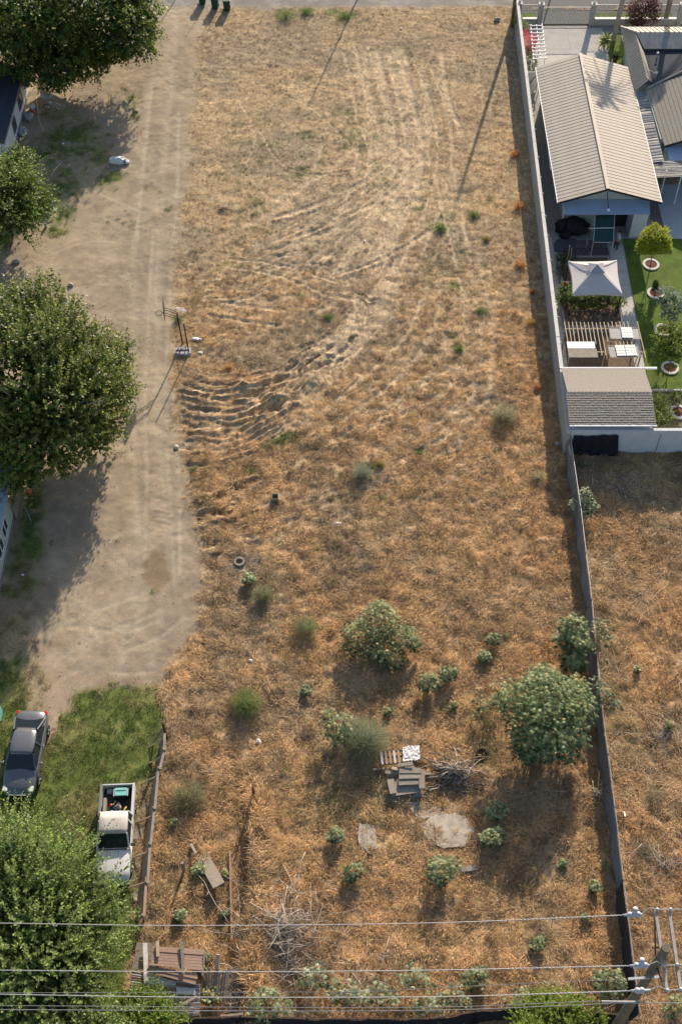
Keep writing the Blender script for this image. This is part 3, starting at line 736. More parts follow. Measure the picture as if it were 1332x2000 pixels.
struct('work_patio', MB().span(15.6,19.3,68.95,70.6,-.05,.012), M['brick'])
struct('garden_plot', MB().span(19.5,34,50.75,55.6,-.1,.03), mat('weedy_soil', (.20,.17,.09), .95,.5,5,.5,30))
struct('planting_soil', MB().span(15.05,19.6,55.9,61.1,-.1,.02), M['soil'])
kb = thing('garden_kerb', 'thin pale concrete kerb between lawn and weedy garden plot', 'kerb', (19.6,55.7,0))
MB().span(19.62,34,55.62,55.74,-.05,.14).build('kerb', M['conc'], kb)

# ------------------------------------------------------------------ boundary walls and fences
wl = thing('block_wall', 'long grey stucco boundary wall with pale cap beside the dry lot', 'wall', (14.4,76,0))
wa, wb = (13.97,50.3), (15.02,100.6)
def wx(y): return wa[0]+(wb[0]-wa[0])*(y-wa[1])/(wb[1]-wa[1])
nseg = 12
for k in range(nseg):
    y0 = wa[1]+(wb[1]-wa[1])*k/nseg; y1 = wa[1]+(wb[1]-wa[1])*(k+1)/nseg-.015
    MB().slab([(wx(y0),y0,1.94),(wx(y0)+.19,y0,1.94),(wx(y1)+.19,y1,1.94),(wx(y1),y1,1.94)],2.0).build('wall_panel', M['stucco'], wl)
    dz = rnd.uniform(-.015,.015)
    MB().slab([(wx(y0)-.02,y0,2.01+dz),(wx(y0)+.22,y0,2.01+dz),(wx(y1)+.22,y1-.02,2.01+dz),(wx(y1)-.02,y1-.02,2.01+dz)],.075).build('wall_cap', M['cap'], wl)
for k in range(17):
    y0 = 55+k*2.6+rnd.uniform(-.8,.8)
    MB().tube([(wx(y0)+.2,y0,2.0),(wx(y0)+.30,y0-.02,2.08),(wx(y0)+.31,y0-.03,1.95)],.035,5).build('cap_bracket', M['cap'], wl)
# south white panel wall
sw = thing('panel_wall', 'pale blue grey panel wall behind the shed roof, facing the neighbouring dry lot', 'wall', (22,50.5,0))
px0 = 14.22
for k in range(7):
    a_, b_ = px0+2.78*k, px0+2.78*(k+1)-.03
    MB().span(a_, b_, 50.40, 50.52, 0, 1.86).build('wall_panel', M['offwhite'], sw)
    MB().span(b_, b_+.045, 50.385, 50.53, 0, 1.84).build('panel_joint', M['iron'], sw)
MB().span(px0-.02, 34, 50.36, 50.58, 1.863, 2.16).build('wall_cap', M['offwhite'], sw)
# black tarp hanging on it (folded cloth)
mb = MB(); n = 30; vs = []
for i_ in range(n+1):
    for j_ in range(9):
        t = i_/n; v = j_/8; xx = 14.4+2.75*t+ (.25*v if t > .9 else 0); zt = 1.78-.10*math.sin(PI*min(1,t*1.6))
        vs.append((xx, 50.33-.05*math.sin(t*26+v*2)-.22*v*v, zt*(1-v)+.03*v))
mb.add(vs, [(i_*9+j_,(i_+1)*9+j_,(i_+1)*9+j_+1,i_*9+j_+1) for i_ in range(n) for j_ in range(8)])
tp = mb.build('tarp', M['black'], smooth=True); sol = tp.modifiers.new('t','SOLIDIFY'); sol.thickness = .01
tag(tp, 'black tarp hanging over the pale panel wall at the lot corner', 'tarp')

M['screen_dk'] = mat('dark_privacy_screen', (.045,.045,.05), .85,.3,3)
# screened chain fence south of the block wall
fl = [at(1104,868)[:2], at(1112,930)[:2], at(1125,1020)[:2], at(1146,1200)[:2], at(1164,1400)[:2], at(1189,1600)[:2], at(1205,1740)[:2], at(1224,1900)[:2], at(1236,1995)[:2]]
fl = [(p[0]-.02, p[1]) for p in fl]
fc = thing('screened_fence', 'wire fence with drooping grey screen along the lot edge, castor plants beside it', 'fence', (14,34,0))
tot = len(fl)-1
for k in range(tot):
    (x0,y0),(x1,y1) = fl[k], fl[k+1]
    L_ = math.hypot(x1-x0,y1-y0); m_ = max(1,int(L_/2.6)); nn = 24
    hgt = 1.5
    vs = []
    for q in range(nn+1):
        t = q/nn; xx = x0+(x1-x0)*t; yy = y0+(y1-y0)*t
        for r_ in range(7):
            v = r_/6; wob = .07*math.sin(yy*2.3+v*2)*(1-v)+.05*math.sin(yy*5.1)*v*(1-v)*2
            top = hgt-.10*abs(math.sin(yy*1.1))**2
            vs.append((xx+wob-.13*(1-v)**2, yy, top*v+.02))
    mb = MB().add(vs, [(q*7+r_,(q+1)*7+r_,(q+1)*7+r_+1,q*7+r_+1) for q in range(nn) for r_ in range(6)])
    pm = M['screen'] if k != tot-1 and k != tot-2 else M['screen_dk']
    o = mb.build('screen', pm, fc, smooth=True); so = o.modifiers.new('t','SOLIDIFY'); so.thickness = .012
    MB().tube([(x0+.05,y0,hgt+.04),(x1+.05,y1,hgt+.02)],.022,6).build('top_rail', M['chrome'], fc)
    for q in range(m_):
        t = q/m_; xx = x0+(x1-x0)*t+.05; yy = y0+(y1-y0)*t
        MB().tube([(xx,yy,-.1),(xx,yy,hgt+.09)],.032,7).build('post', M['iron'], fc)
bd_ = at(1112,915)
MB().bar((bd_[0]-.1,bd_[1]+.9,1.1),(bd_[0]+.02,bd_[1]-.6,1.15),.05,.35).build('loose_board', M['wood_lt'], fc)

# south boundary of the lot: dark sheet fence along the bottom edge
sf = thing('sheet_fence', 'low dark sheet fence closing the south end of the dry lot', 'fence', (2,15.6,0))
prev = None
for k, (px, py) in enumerate(((352,1992),(470,1988),(600,1992),(720,1992),(840,1992),(930,1978),(1040,1966),(1130,1975),(1215,1985))):
    p = at(px, py, 1.25)
    if prev:
        a_, b_ = prev, p
        vs = []
        for q in range(9):
            t = q/8; xx = a_[0]+(b_[0]-a_[0])*t; yy = a_[1]+(b_[1]-a_[1])*t
            for z_ in (0,.45,.9,1.25): vs.append((xx, yy+.05*math.sin(xx*3+z_*2)-.12*(1.25-z_), z_+(.05*math.sin(xx*2.2) if z_ > 1 else 0)))
        o = MB().add(vs,[(q*4+r_,(q+1)*4+r_,(q+1)*4+r_+1,q*4+r_+1) for q in range(8) for r_ in range(3)]).build('sheet', M['black'], sf, smooth=True)
        so = o.modifiers.new('t','SOLIDIFY'); so.thickness = .02
        MB().bar((a_[0],a_[1]+.05,1.27),(b_[0],b_[1]+.05,1.27),.07,.05).build('rail', M['rust'], sf)
        MB().tube([(a_[0],a_[1]+.08,-.1),(a_[0],a_[1]+.08,1.35)],.045,6).build('post', M['rust'], sf)
    prev = p

# left board fence
bf = thing('board_fence', 'leaning grey board fence between the grass plot and the dry lot', 'fence', (-9.6,26,0))
pts = [((322,1432),(322,1465)),((322,1465),(313,1502)),((310,1505),(303,1580)),((302,1582),(295,1650)),((294,1652),(289,1725)),((287,1712),(282,1790))]
for k, (a_, b_) in enumerate(pts):
    zt = 1.05 - .06*k
    A = at(a_[0],a_[1],zt); B = at(b_[0],b_[1],zt)
    tl = .40+.02*k
    # three horizontal boards making up the leaning panel
    for r_ in range(3):
        z0 = zt*(r_)/3+.02; z1 = zt*(r_+1)/3-.015
        f0 = tl*(1-z0/zt); f1 = tl*(1-z1/zt)
        jj = rnd.uniform(-.015,.015)
        mt = M['wood_gy'] if k < 5 else M['wood_red']
        MB().slab([(A[0]-f0+jj,A[1],z0),(B[0]-f0+jj,B[1],z0),(B[0]-f1+jj,B[1],z1),(A[0]-f1+jj,A[1],z1)],.045).build('board', mt, bf)
    MB().bar((A[0],A[1],zt),(B[0],B[1],zt),.13,.05).build('cap_board', mt, bf)
    MB().bar((A[0]-tl-.55,A[1]-.3,.0),(A[0]-.03,A[1]-.25,zt*.9),.06,.06).build('brace', M['wood_lt'], bf)
    MB().bar((B[0]-.10,B[1]+.1,-.05),(B[0]-.08,B[1]+.1,zt+.03),.09,.09).build('post', M['wood'], bf)
b0 = at(327,1442); 
MB().bar(b0, (b0[0]-.05,b0[1],1.75), .12,.12).build('tall_post', M['rust'], bf)
MB().bar((b0[0]-.75,b0[1]-.35,.0),(b0[0]-.1,b0[1],1.1), .06,.06).build('brace', M['wood'], bf)
# boards lying on the grass side of the fence
for (p_, q_) in (((290,1560),(268,1640)),((276,1650),(268,1760))):
    A = at(*p_,.03); B = at(*q_,.03)
    MB().bar(A,B,.42,.05).build('fallen_board', M['wood'], bf)

# ------------------------------------------------------------------ front fence, pillars, gate
ff = thing('iron_fence', 'grey iron picket fence with sliding gate across the concrete driveway', 'fence', (22,98.7,0))
pil = [(15.25,98.9),(17.12,98.75),(21.6,98.75),(29.15,98.75)]
for (x_, y_) in pil:
    pr_ = MB().span(x_-.2,x_+.2,y_-.2,y_+.2,0,1.95).build('pillar', M['stucco'], ff)
    MB().blob((x_,y_,2.09),(.13,.13,.13),0).build('ball_cap', M['cap'], pr_, smooth=True)
    MB().span(x_-.24,x_+.24,y_-.24,y_+.24,1.952,2.01).build('pillar_cap', M['cap'], pr_)
def pickets(x0, x1, y, z0, z1, step=.12):
    mb = MB(); x_ = x0
    while x_ < x1: mb.bar((x_,y,z0),(x_,y,z1),.022,.022); x_ += step
    return mb
for (x0,x1,zb) in ((15.5,16.85,.6),(21.9,28.9,.6)):
    MB().span(x0-.05,x1+.05,98.64,98.84,0,zb).build('low_wall', M['stucco'], ff)
    MB().span(x0-.05,x1+.05,98.60,98.88,zb+.003,zb+.06).build('wall_cap', M['white'], ff)
    tag(pickets(x0,x1,98.74,zb+.06,1.86).build('pickets', M['iron'], ff), kind='stuff')
    MB().bar((x0-.04,98.74,1.88),(x1+.04,98.74,1.88),.04,.04).build('top_rail', M['iron'], ff)
gt = tag(pickets(17.4,21.35,98.35,.12,1.86).build('gate_pickets', M['iron'], ff), kind='stuff')
for z_ in (.1,1.88): MB().bar((17.35,98.35,z_),(21.4,98.35,z_),.045,.045).build('gate_rail', M['iron'], ff)
# ------------------------------------------------------------------ side gate beside the garage
sg = thing('side_gate', 'pale solid metal side gate between boundary wall and garage corner', 'gate', (15.3,89.0,0))
MB().span(14.97,15.95,88.98,89.03,.1,1.8).build('gate_panel', M['offwhite'], sg)
MB().bar((15.0,88.95,.15),(15.9,88.95,1.75),.04,.04).build('gate_brace', M['iron'], sg)
for x_ in (15.0,15.93): MB().bar((x_,89.0,0),(x_,89.0,1.9),.06,.06).build('gate_post', M['iron'], sg)

# ------------------------------------------------------------------ garage with tan seamed metal roof
X0g,X1g,Y0g,Y1g,RX,ZE,ZR = 15.5,22.92,71.45,88.2,18.87,2.75,3.95
ga = thing('garage', 'long garage with tan seamed metal gable roof and blue sheet lean-to', 'garage', (19.2,80,0))
MB().prism([(16.2,72.2),(22.3,72.2),(22.3,87.6),(16.2,87.6)],0,2.62).build('wall', M['pale_gn'], ga)
MB().add([(16.2,72.19,2.622),(22.3,72.19,2.622),(RX,72.19,3.75),(16.2,72.45,2.622),(22.3,72.45,2.622),(RX,72.45,3.75)],[(0,1,2),(3,5,4),(0,3,4,1),(1,4,5,2),(2,5,3,0)]).build('gable_wall', M['pale_gn'], ga)
MB().add([(16.2,87.61,2.622),(22.3,87.61,2.622),(RX,87.61,3.75),(16.2,87.35,2.622),(22.3,87.35,2.622),(RX,87.35,3.75)],[(0,2,1),(3,4,5),(0,1,4,3),(1,2,5,4),(2,0,3,5)]).build('gable_wall', M['pale_gn'], ga)
npan = 44; dy = (Y1g-Y0g)/npan
def roofpan(xe, side):
    mb = MB(); o0 = (0,0,0)
    dx = xe-RX
    mb.slab([(0,.02,0),(dx,.02,ZE-ZR),(dx,dy-.0,ZE-ZR),(0,dy-.0,0)],.04)
    # raised trapezoid seam at the joint
    mb.slab([(0,-.035,.018),(dx,-.035,ZE-ZR+.018),(dx,.045,ZE-ZR+.018),(0,.045,.018)],.03)
    me = bpy.data.meshes.new('roof_panel'); me.from_pydata([tuple(p) for p in mb.v],[],mb.f)
    me.materials.append(M['roof_tan']); me.materials.append(M['roof_rib'])
    for p in me.polygons: p.material_index = 0
    me.update(); return me
for side, xe in ((0,X0g),(1,X1g)):
    me = roofpan(xe, side)
    for k in range(npan):
        o = bpy.data.objects.new('roof_panel', me); C.objects.link(o); o.parent = ga
        o.location = (RX-19.2, Y0g+k*dy-80, ZR)
MB().span(RX-.13,RX+.13,Y0g-.04,Y1g+.04,ZR+.02,ZR+.06).build('ridge_cap', M['roof_tan'], ga, bevel=.02)
for xe in (X0g, X1g):
    MB().bar((RX,Y0g-.05,ZR-.03),(xe,Y0g-.05,ZE-.03),.05,.16).build('barge_board', M['dark'], ga)
    MB().span(xe-.05 if xe < 19 else xe+.0, xe+.0 if xe < 19 else xe+.05, Y0g, Y1g, ZE-.10, ZE+.0).build('gutter', M['white'], ga)
MB().tube([(X0g,Y0g-.03,ZE-.05),(X0g+.6,72.1,2.2),(X0g+.65,72.1,.1)],.04,6).build('downpipe', M['white'], ga)
MB().slab([(15.95,72.15,2.45),(22.2,72.15,2.45),(22.1,70.85,2.2),(16.0,70.85,2.2)],.06).build('lean_to_roof', M['blue_roof'], ga)
for x_ in (16.15,21.95): MB().bar((x_,71.9,0),(x_,71.9,2.3),.07,.07).build('lean_to_post', M['white'], ga)
MB().span(21.0,22.05,70.95,72.19,.0,2.1).build('store_cupboard', M['offwhite'], ga)
MB().span(19.2,20.9,72.14,72.18,.05,2.0).build('dark_doorway_panel', M['black'], ga)  # black panel stands in for the unlit inside of the doorway
MB().slab([(15.45,75.9,2.2),(16.18,75.9,2.35),(16.18,78.2,2.35),(15.55,78.3,2.2)],.03).build('side_awning', M['white'], ga)
lamp = thing('flood_lamp', 'small lamp on a bent arm over the garage lean-to roof', 'lamp', (RX,71.3,3.6))
MB().tube([(RX,71.42,3.7),(RX,71.2,3.55),(RX+.05,70.6,3.1),(RX+.05,70.4,3.05)],.03,6).build('arm', M['dark'], lamp)
MB().blob((RX+.05,70.35,2.98),(.12,.12,.09),0).build('lamp_head', M['white'], lamp, smooth=True)

# ------------------------------------------------------------------ house with tiled parapet and shingle roofs
ho = thing('house', 'house with tan seamed parapet, flat roof darkened for shade and olive shingle slope', 'house', (27,85,0))
MB().prism([(23.9,78.6),(34,78.6),(34,93.2),(23.6,93.2)],0,2.95).build('wall', M['pale_gn'], ho)
Px0, Pxi, Pz0, Pz1 = 22.98, 23.72, 2.95, 3.75
nk = 26
for k in range(nk):   # west face of the parapet, sloping panels
    y0 = 84.9+(93.6-84.9)*k/nk; y1 = 84.9+(93.6-84.9)*(k+1)/nk-.03
    yi0, yi1 = min(y0,91.4), min(y1,91.4)
    if yi1-yi0 < .01: yi1 = yi0+.012
    MB().slab([(Px0,y0,Pz0),(Px0,y1,Pz0),(Pxi,yi1,Pz1),(Pxi,yi0,Pz1)],.05).build('roof_panel', M['roof_tan'], ho)
    MB().bar((Px0,y1+.015,Pz0+.03),(Pxi,yi1+.012,Pz1+.03),.05,.05).build('roof_seam', M['roof_rib'], ho)
for k in range(28):   # north face
    x0 = Px0+.39*k; x1 = x0+.36
    xi0, xi1 = max(x0,Pxi), max(x1,Pxi)
    if xi1-xi0 < .01: xi1 = xi0+.012
    MB().slab([(x0,93.62,Pz0),(x1,93.62,Pz0),(xi1,91.4,Pz1+.1),(xi0,91.4,Pz1+.1)],.05).build('roof_panel', M['roof_tan'], ho)
    MB().bar((x1+.01,93.62,Pz0+.03),(xi1+.01,91.4,Pz1+.13),.05,.05).build('roof_seam', M['roof_rib'], ho)
MB().bar((Px0,93.64,Pz0+.05),(Pxi,91.4,Pz1+.15),.14,.07).build('hip_cap', M['roof_tan'], ho)
MB().slab([(Pxi+.003,85.2,Pz1),(Pxi+.003,91.39,Pz1),(24.3,90.9,3.1),(24.3,85.6,3.1)],.04).build('inner_slope', M['roof_rib'], ho)
MB().slab([(Pxi,91.39,Pz1+.1),(34,91.39,Pz1+.1),(34,89.9,3.3),(24.3,89.9,3.3)],.04).build('inner_slope', M['conc_dark'], ho)
MB().slab([(24.25,85.4,3.05),(24.25,89.95,3.05),(34,89.95,3.25),(34,85.4,3.25)],.06).build('flat_roof', M['shingle_dk'], ho)  # dark material puts the shade of this roof part into its colour
# hipped main roof: north slope coloured dark for shade and olive west slope in courses
A = Vector((23.85,84.9,3.0)); B = Vector((24.05,77.7,3.0)); Rg = Vector((29.2,86.2,4.75)); B2 = Vector((34,77.7,3.2)); 
MB().slab([A+Vector((.02,.1,.02)), (34,90.0,3.3), (34,88.6,5.0), Rg+Vector((0,.05,0))],.06).build('north_slope', M['shingle_dk'], ho)
nc = 34
for k in range(nc):   # shingle courses running north-south, climbing east
    t0, t1 = k/nc, (k+1)/nc
    def cpt(t, side):
        if side == 0: q = A.lerp(Vector((34,89.0,6.0)), t)
        else: q = B.lerp(Vector((34,78.6,6.0)), t)
        return q
    a_, b_, c_, d_ = cpt(t0,0), cpt(t1,0), cpt(t1,1), cpt(t0,1)
    up = Vector((0,0,.022))
    MB().slab([a_+up, b_, c_, d_+up],.04).build('shingle_course', M['shingle_ol'], ho)
MB().bar(A+Vector((0,0,.06)), Vector((34,89.02,6.08)), .2,.07).build('hip_cap', M['shingle'], ho)
MB().bar(B+Vector((0,-.04,-.05)), Vector((34,78.55,5.9)), .05,.2).build('barge_board', M['dark'], ho)
for (x_,y_,h_) in ((24.6,86.0,.55),(25.2,89.0,.35)):
    MB().tube([(x_,y_,3.0),(x_,y_,3.1+h_)],.05,7).build('vent_pipe', M['chrome'], ho)
    MB().blob((x_,y_,3.15+h_),(.11,.11,.07),0).build('vent_cap', M['white'], ho, smooth=True)
MB().bar((24.6,86.0,3.6),(24.0,86.4,3.7),.03,.03).build('antenna_arm', M['chrome'], ho)
# patio roof in the south
MB().slab([(24.3,77.9,2.75),(34,77.9,2.9),(34,76.3,2.75),(24.3,76.3,2.6)],.05).build('patio_roof', M['blue_roof'], ho)
MB().span(24.2,34,77.98,78.55,0,2.6).build('south_wall', M['offwhite'], ho)
for (x_,y_) in ((23.9,75.3),(28.5,76.4)): MB().tube([(x_,y_,0),(x_,y_,2.6)],.05,6).build('patio_post', M['white'], ho)
# strip of old metal sheets between garage and house
ms = thing('metal_canopy', 'narrow canopy of weathered metal sheets between garage roof and house', 'canopy', (23.3,81,0))
yy = 85.0; k = 0
while yy > 76.4:
    L_ = rnd.uniform(.75,1.15); dz = .03*(k%2)
    m_ = [M['galv'], M['conc_dark'], M['galv'], M['stucco']][k%4] if k else M['conc_dark']
    MB().slab([(22.97,yy,2.72+dz),(23.78,yy,2.84+dz),(23.80,yy-L_-.06,2.82+dz),(22.99,yy-L_-.06,2.70+dz)],.02).build('metal_sheet', m_, ms)
    for q in range(3):
        MB().bar((22.98,yy-L_*(q+.5)/3,2.74+dz),(23.78,yy-L_*(q+.5)/3,2.86+dz),.035,.03).build('corrugation', m_, ms)
    yy -= L_; k += 1
for (x1,y0,y1,z) in ((25.5,76.3,75.45,2.62),(25.3,75.4,74.6,2.55)):
    MB().slab([(22.97,y0,z),(x1,y0+.1,z+.05),(x1,y1+.1,z-.02),(22.97,y1,z-.04)],.02).build('metal_sheet', M['galv'], ms)
    for q in range(5): MB().bar((22.99,y0-(y0-y1)*(q+.5)/5,z+.02),(x1,y0+.1-(y0-y1)*(q+.5)/5,z+.05),.04,.03).build('corrugation', M['galv'], ms)
MB().tube([(24.9,74.7,0),(24.9,74.7,2.5)],.05,6).build('post', M['white'], ms)
MB().tube([(23.1,84.5,0),(23.1,84.5,2.7)],.05,6).build('post', M['white'], ms)

# ------------------------------------------------------------------ shed with two-pitch shingle roof
sh = thing('garden_shed', 'garden shed with smooth grey north slope and shingle rows on the south slope', 'shed', (16.7,53.2,0))
MB().span(14.3,19.2,50.95,55.3,0,2.12).build('wall', M['offwhite'], sh)
MB().slab([(14.13,52.95,2.82),(19.42,52.95,2.82),(19.42,55.65,2.2),(14.13,55.65,2.2)],.06).build('north_slope', M['shingle'], sh)
rows = 13
for k in range(rows):
    t0, t1 = k/rows, (k+1)/rows
    y0 = 50.62+(52.9-50.62)*t0; z0 = 2.42+(2.79-2.42)*t0; y1 = 50.62+(52.9-50.62)*(t1)+.03; z1 = 2.42+(2.79-2.42)*t1
    mb = MB(); x_ = 14.05+rnd.uniform(-.02,.12)
    x_ = 14.03
    while x_ < 19.38:
        wd_ = min(rnd.uniform(.14,.22), 19.4-x_); h_ = rnd.uniform(.03,.045)
        mb.slab([(x_,y0-rnd.uniform(0,.02),z0+h_),(x_+wd_-.012,y0-rnd.uniform(0,.02),z0+h_),(x_+wd_-.012,y1,z1+.012),(x_,y1,z1+.012)],.03); x_ += wd_
    mb.build('shingle_course', M['shingle'] if k%3 else M['shingle_ol'], sh)
MB().slab([(14.03,50.66,2.40),(19.4,50.66,2.40),(19.4,52.93,2.77),(14.03,52.93,2.77)],.05).build('roof_deck', M['wood'], sh)
mb = MB(); x_ = 14.03
while x_ < 19.3:
    mb.slab([(x_,52.78,2.80),(x_+.17,52.78,2.80),(x_+.17,52.98,2.86),(x_,52.98,2.86)],.03); x_ += .24
mb.build('ridge_cap', M['shingle'], sh)
MB().span(14.03,19.42,55.62,55.72,2.12,2.22).build('gutter', M['white'], sh)
MB().span(14.05,19.42,50.50,50.60,2.34,2.44).build('gutter', M['white'], sh)
MB().span(14.3,19.2,50.70,50.94,1.9,2.30).build('soffit', M['white'], sh)
pp = thing('white_pipe', 'short white plastic pipe sticking out over the lawn from the shed gutter', 'pipe', (19.9,55.66,2.2))
MB().span(19.45,20.25,55.58,55.72,2.12,2.24).build('pipe', M['white'], pp)

# ------------------------------------------------------------------ garden structures
gz = thing('gazebo', 'beige canvas gazebo with a small vented top over the planter bed', 'gazebo', (17.3,64.2,0))
gc_ = [(15.62,62.5),(18.95,62.5),(19.05,65.85),(15.68,65.75)]
for (x_,y_) in gc_: MB().bar((x_*.97+17.3*.03,y_*.97+64.2*.03,0),(x_*.97+17.3*.03,y_*.97+64.2*.03,2.25),.06,.06).build('pole', M['dark'], gz)
def canopy(cs, top, ztop, zed, frac0, frac1, sag, nn=8, mm=8):
    """four panels from corners to the crown with sagging edges"""
    vs = []; fs = []
    for e in range(4):
        a_, b_ = cs[e], cs[(e+1)%4]; base = len(vs)
        for i_ in range(nn+1):
            t = i_/nn; ex = a_[0]+(b_[0]-a_[0])*t; ey = a_[1]+(b_[1]-a_[1])*t
            inw = .12*math.sin(PI*t); ex += (top[0]-ex)*inw*.5; ey += (top[1]-ey)*inw*.5
            for j_ in range(mm+1):
                v = frac0+(frac1-frac0)*j_/mm
                zz = zed+(ztop-zed)*v - sag*math.sin(PI*v)*(.6+.4*math.sin(PI*t)) + .03*math.sin(PI*t)*(1-v)
                vs.append((ex+(top[0]-ex)*v, ey+(top[1]-ey)*v, zz))
        fs += [(base+i_*(mm+1)+j_, base+(i_+1)*(mm+1)+j_, base+(i_+1)*(mm+1)+j_+1, base+i_*(mm+1)+j_+1) for i_ in range(nn) for j_ in range(mm)]
    return MB().add(vs, fs)
tp_ = (17.32,64.25)
o = canopy(gc_, tp_, 3.2, 2.25, 0, .78, .10).build('canopy', M['canvas'], gz); o.modifiers.new('t','SOLIDIFY').thickness = .012
o = canopy(gc_, tp_, 3.34, 2.35, .68, 1.0, .0, 6, 4).build('vent_canopy', mat('grey_canvas', (.36,.34,.38), .85,.1,2), gz); o.modifiers.new('t','SOLIDIFY').thickness = .012
for e in range(4):
    a_, b_ = gc_[e], gc_[(e+1)%4]
    mb = MB(); vs = []
    for i_ in range(11):
        t = i_/10; ex = a_[0]+(b_[0]-a_[0])*t; ey = a_[1]+(b_[1]-a_[1])*t; inw = .06*math.sin(PI*t); ex += (tp_[0]-ex)*inw; ey += (tp_[1]-ey)*inw
        vs += [(ex,ey,2.245+.03*math.sin(PI*t)),(ex,ey,2.05)]
    o = mb.add(vs,[(2*i_,2*i_+2,2*i_+3,2*i_+1) for i_ in range(10)]).build('valance', M['canvas'], gz); o.modifiers.new('t','SOLIDIFY').thickness = .01
    c_ = gc_[e]; MB().bar((c_[0],c_[1],2.265),(tp_[0],tp_[1],3.30),.05,.02).build('seam_tape', M['white'], gz)
    
def bed(name, label, x0,x1,y0,y1,h,cat='planter'):
    t = thing(name, label, cat, ((x0+x1)/2,(y0+y1)/2,0))
    for (a0,a1,b0_,b1) in ((x0,x1,y0,y0+.14),(x0,x1,y1-.14,y1),(x0,x0+.14,y0+.142,y1-.142),(x1-.14,x1,y0+.142,y1-.142)):
        MB().span(a0,a1,b0_,b1,0,h).build('side_wall', M['conc_dark'], t)
    MB().span(x0+.142,x1-.142,y0+.142,y1-.142,.02,h-.08).build('soil', M['soil'], t)
    return t
bed('raised_bed','concrete edged planting bed in the shade north of the gazebo',15.5,19.2,65.9,68.7,.22)
bed('raised_bed','concrete edged flower bed beneath the south side of the gazebo',15.2,19.3,61.35,64.6,.32)

pg = thing('pergola', 'timber slat pergola carrying old window frames and white boards', 'pergola', (17.2,58.5,0))
for k in range(17):
    x_ = 14.82+k*.262
    y1 = 56.95 if k in (8,9) or k < 2 else 58.2
    if k > 11: y1 = 57.6
    if k < 8: y1 = 58.0
    MB().bar((x_,60.02+rnd.uniform(-.05,.05),2.02),(x_+rnd.uniform(-.04,.04),y1,2.02),.055,.05).build('slat', M['wood_lt'], pg)
MB().bar((14.75,59.45,1.95),(19.7,59.5,1.95),.05,.08).build('beam', M['wood_lt'], pg)
MB().bar((14.75,57.35,1.95),(19.8,57.3,1.95),.05,.08).build('beam', M['wood_lt'], pg)
MB().bar((19.66,60.1,2.0),(19.72,56.75,2.0),.05,.08).build('beam', M['wood_lt'], pg)
MB().bar((15.2,59.0,1.88),(16.3,59.9,1.88),.06,.03).build('brace', M['wood_red'], pg)
for (x_,y_) in ((14.85,59.4),(19.6,59.4),(14.9,57.35),(19.55,57.3),(17.2,57.35)): MB().bar((x_,y_,0),(x_,y_,1.92),.08,.08).build('post', M['wood'], pg)
MB().bar((19.35,57.2,1.9),(18.95,56.4,.1),.07,.07).build('prop', M['wood_lt'], pg)
MB().bar((18.3,57.2,1.8),(19.2,56.8,.9),.05,.05).build('prop', M['wood'], pg)
def board(label, p, q, wd, th, m_, z=2.09, nm='board', dz=0.0):
    A_ = at(p[0],p[1],z); B_ = at(q[0],q[1],z+dz)
    mb = MB().bar(A_,B_,wd,th)
    o = mb.build(nm, m_); return tag(o, label, 'board')
board('white painted board resting flat across the pergola slats',(1107,674),(1161,674),.62,.03,M['white'])
board('rough grey board with ragged edge below the white board on the pergola',(1109,690),(1166,690),.75,.04,M['wood_gy'])
def window_frame(label, c, wx_, wy_, z, panes, rot=0):
    t = thing('window_frame', label, 'window frame', (*at(c[0],c[1],z)[:2], z), rot)
    for (x_,y_,a_,b_) in ((-wx_/2,0,.06,wy_),(wx_/2,0,.06,wy_),(0,-wy_/2,wx_+.06,.06),(0,wy_/2,wx_+.06,.06),(0,0,.05,wy_-.06)):
        MB().box((x_,y_,0),(a_,b_,.045)).build('frame', M['wood_gy'], t, world=False)
    MB().box((0,0,-.005),(wx_-.06,wy_-.06,.01)).build('screen', M['iron'], t, world=False)
    for (x_, w_) in panes:
        pn = MB().box((x_,.03,.055),(w_,wy_*.92,.02)).build('pane', M['glass_lt'], t, world=False)
        for q in range(1,4): MB().box((x_,.03-wy_*.46+wy_*.92*q/4,.068),(w_,.02,.012)).build('glazing_bar', M['white'], pn, world=False)
        for q in range(1,3): MB().box((x_-w_/2+w_*q/3,.03,.068),(.02,wy_*.92,.013)).build('glazing_bar', M['white'], pn, world=False)
    return t
window_frame('old window frame with one white pane on the north side of the pergola',(1219,651),1.95,1.05,2.09,[(.15,.72)], R(-1))
window_frame('old window frame with two white panes near the shed end of the pergola',(1218,686),1.95,1.05,2.13,[(-.22,.62),(.42,.72)], R(2))

# net shade with pipe frame on the work patio
ns = thing('net_shade', 'dark green net stretched on a white pipe frame below the lean-to', 'shade', (18.2,70,0))
A_,B_,C_,D_ = at(1162,420,1.9),at(1200,418,1.9),at(1197,474,1.3),at(1158,474,1.3)
MB().slab([A_,B_,C_,D_],.02).build('net', M['net'], ns)
for (p,q) in ((A_,B_),(B_,C_),(C_,D_),(D_,A_)): MB().tube([(p[0],p[1],p[2]+.03),(q[0],q[1],q[2]+.03)],.025,6).build('pipe', M['porc'], ns)
mA, mB = [(A_[i_]+D_[i_])/2 for i_ in range(3)], [(B_[i_]+C_[i_])/2 for i_ in range(3)]
MB().tube([(mA[0]-.35,mA[1],mA[2]+.04),(mB[0],mB[1],mB[2]+.04)],.03,6).build('pipe', M['white'], ns)
for p in (A_,B_,C_,D_):
    lg = MB().tube([(p[0],p[1],0),(p[0],p[1],p[2])],.03,6).build('leg', M['porc'], ns)
    MB().blob((p[0],p[1],p[2]+.05),(.07,.07,.06),0).build('cap', M['orange'], lg)
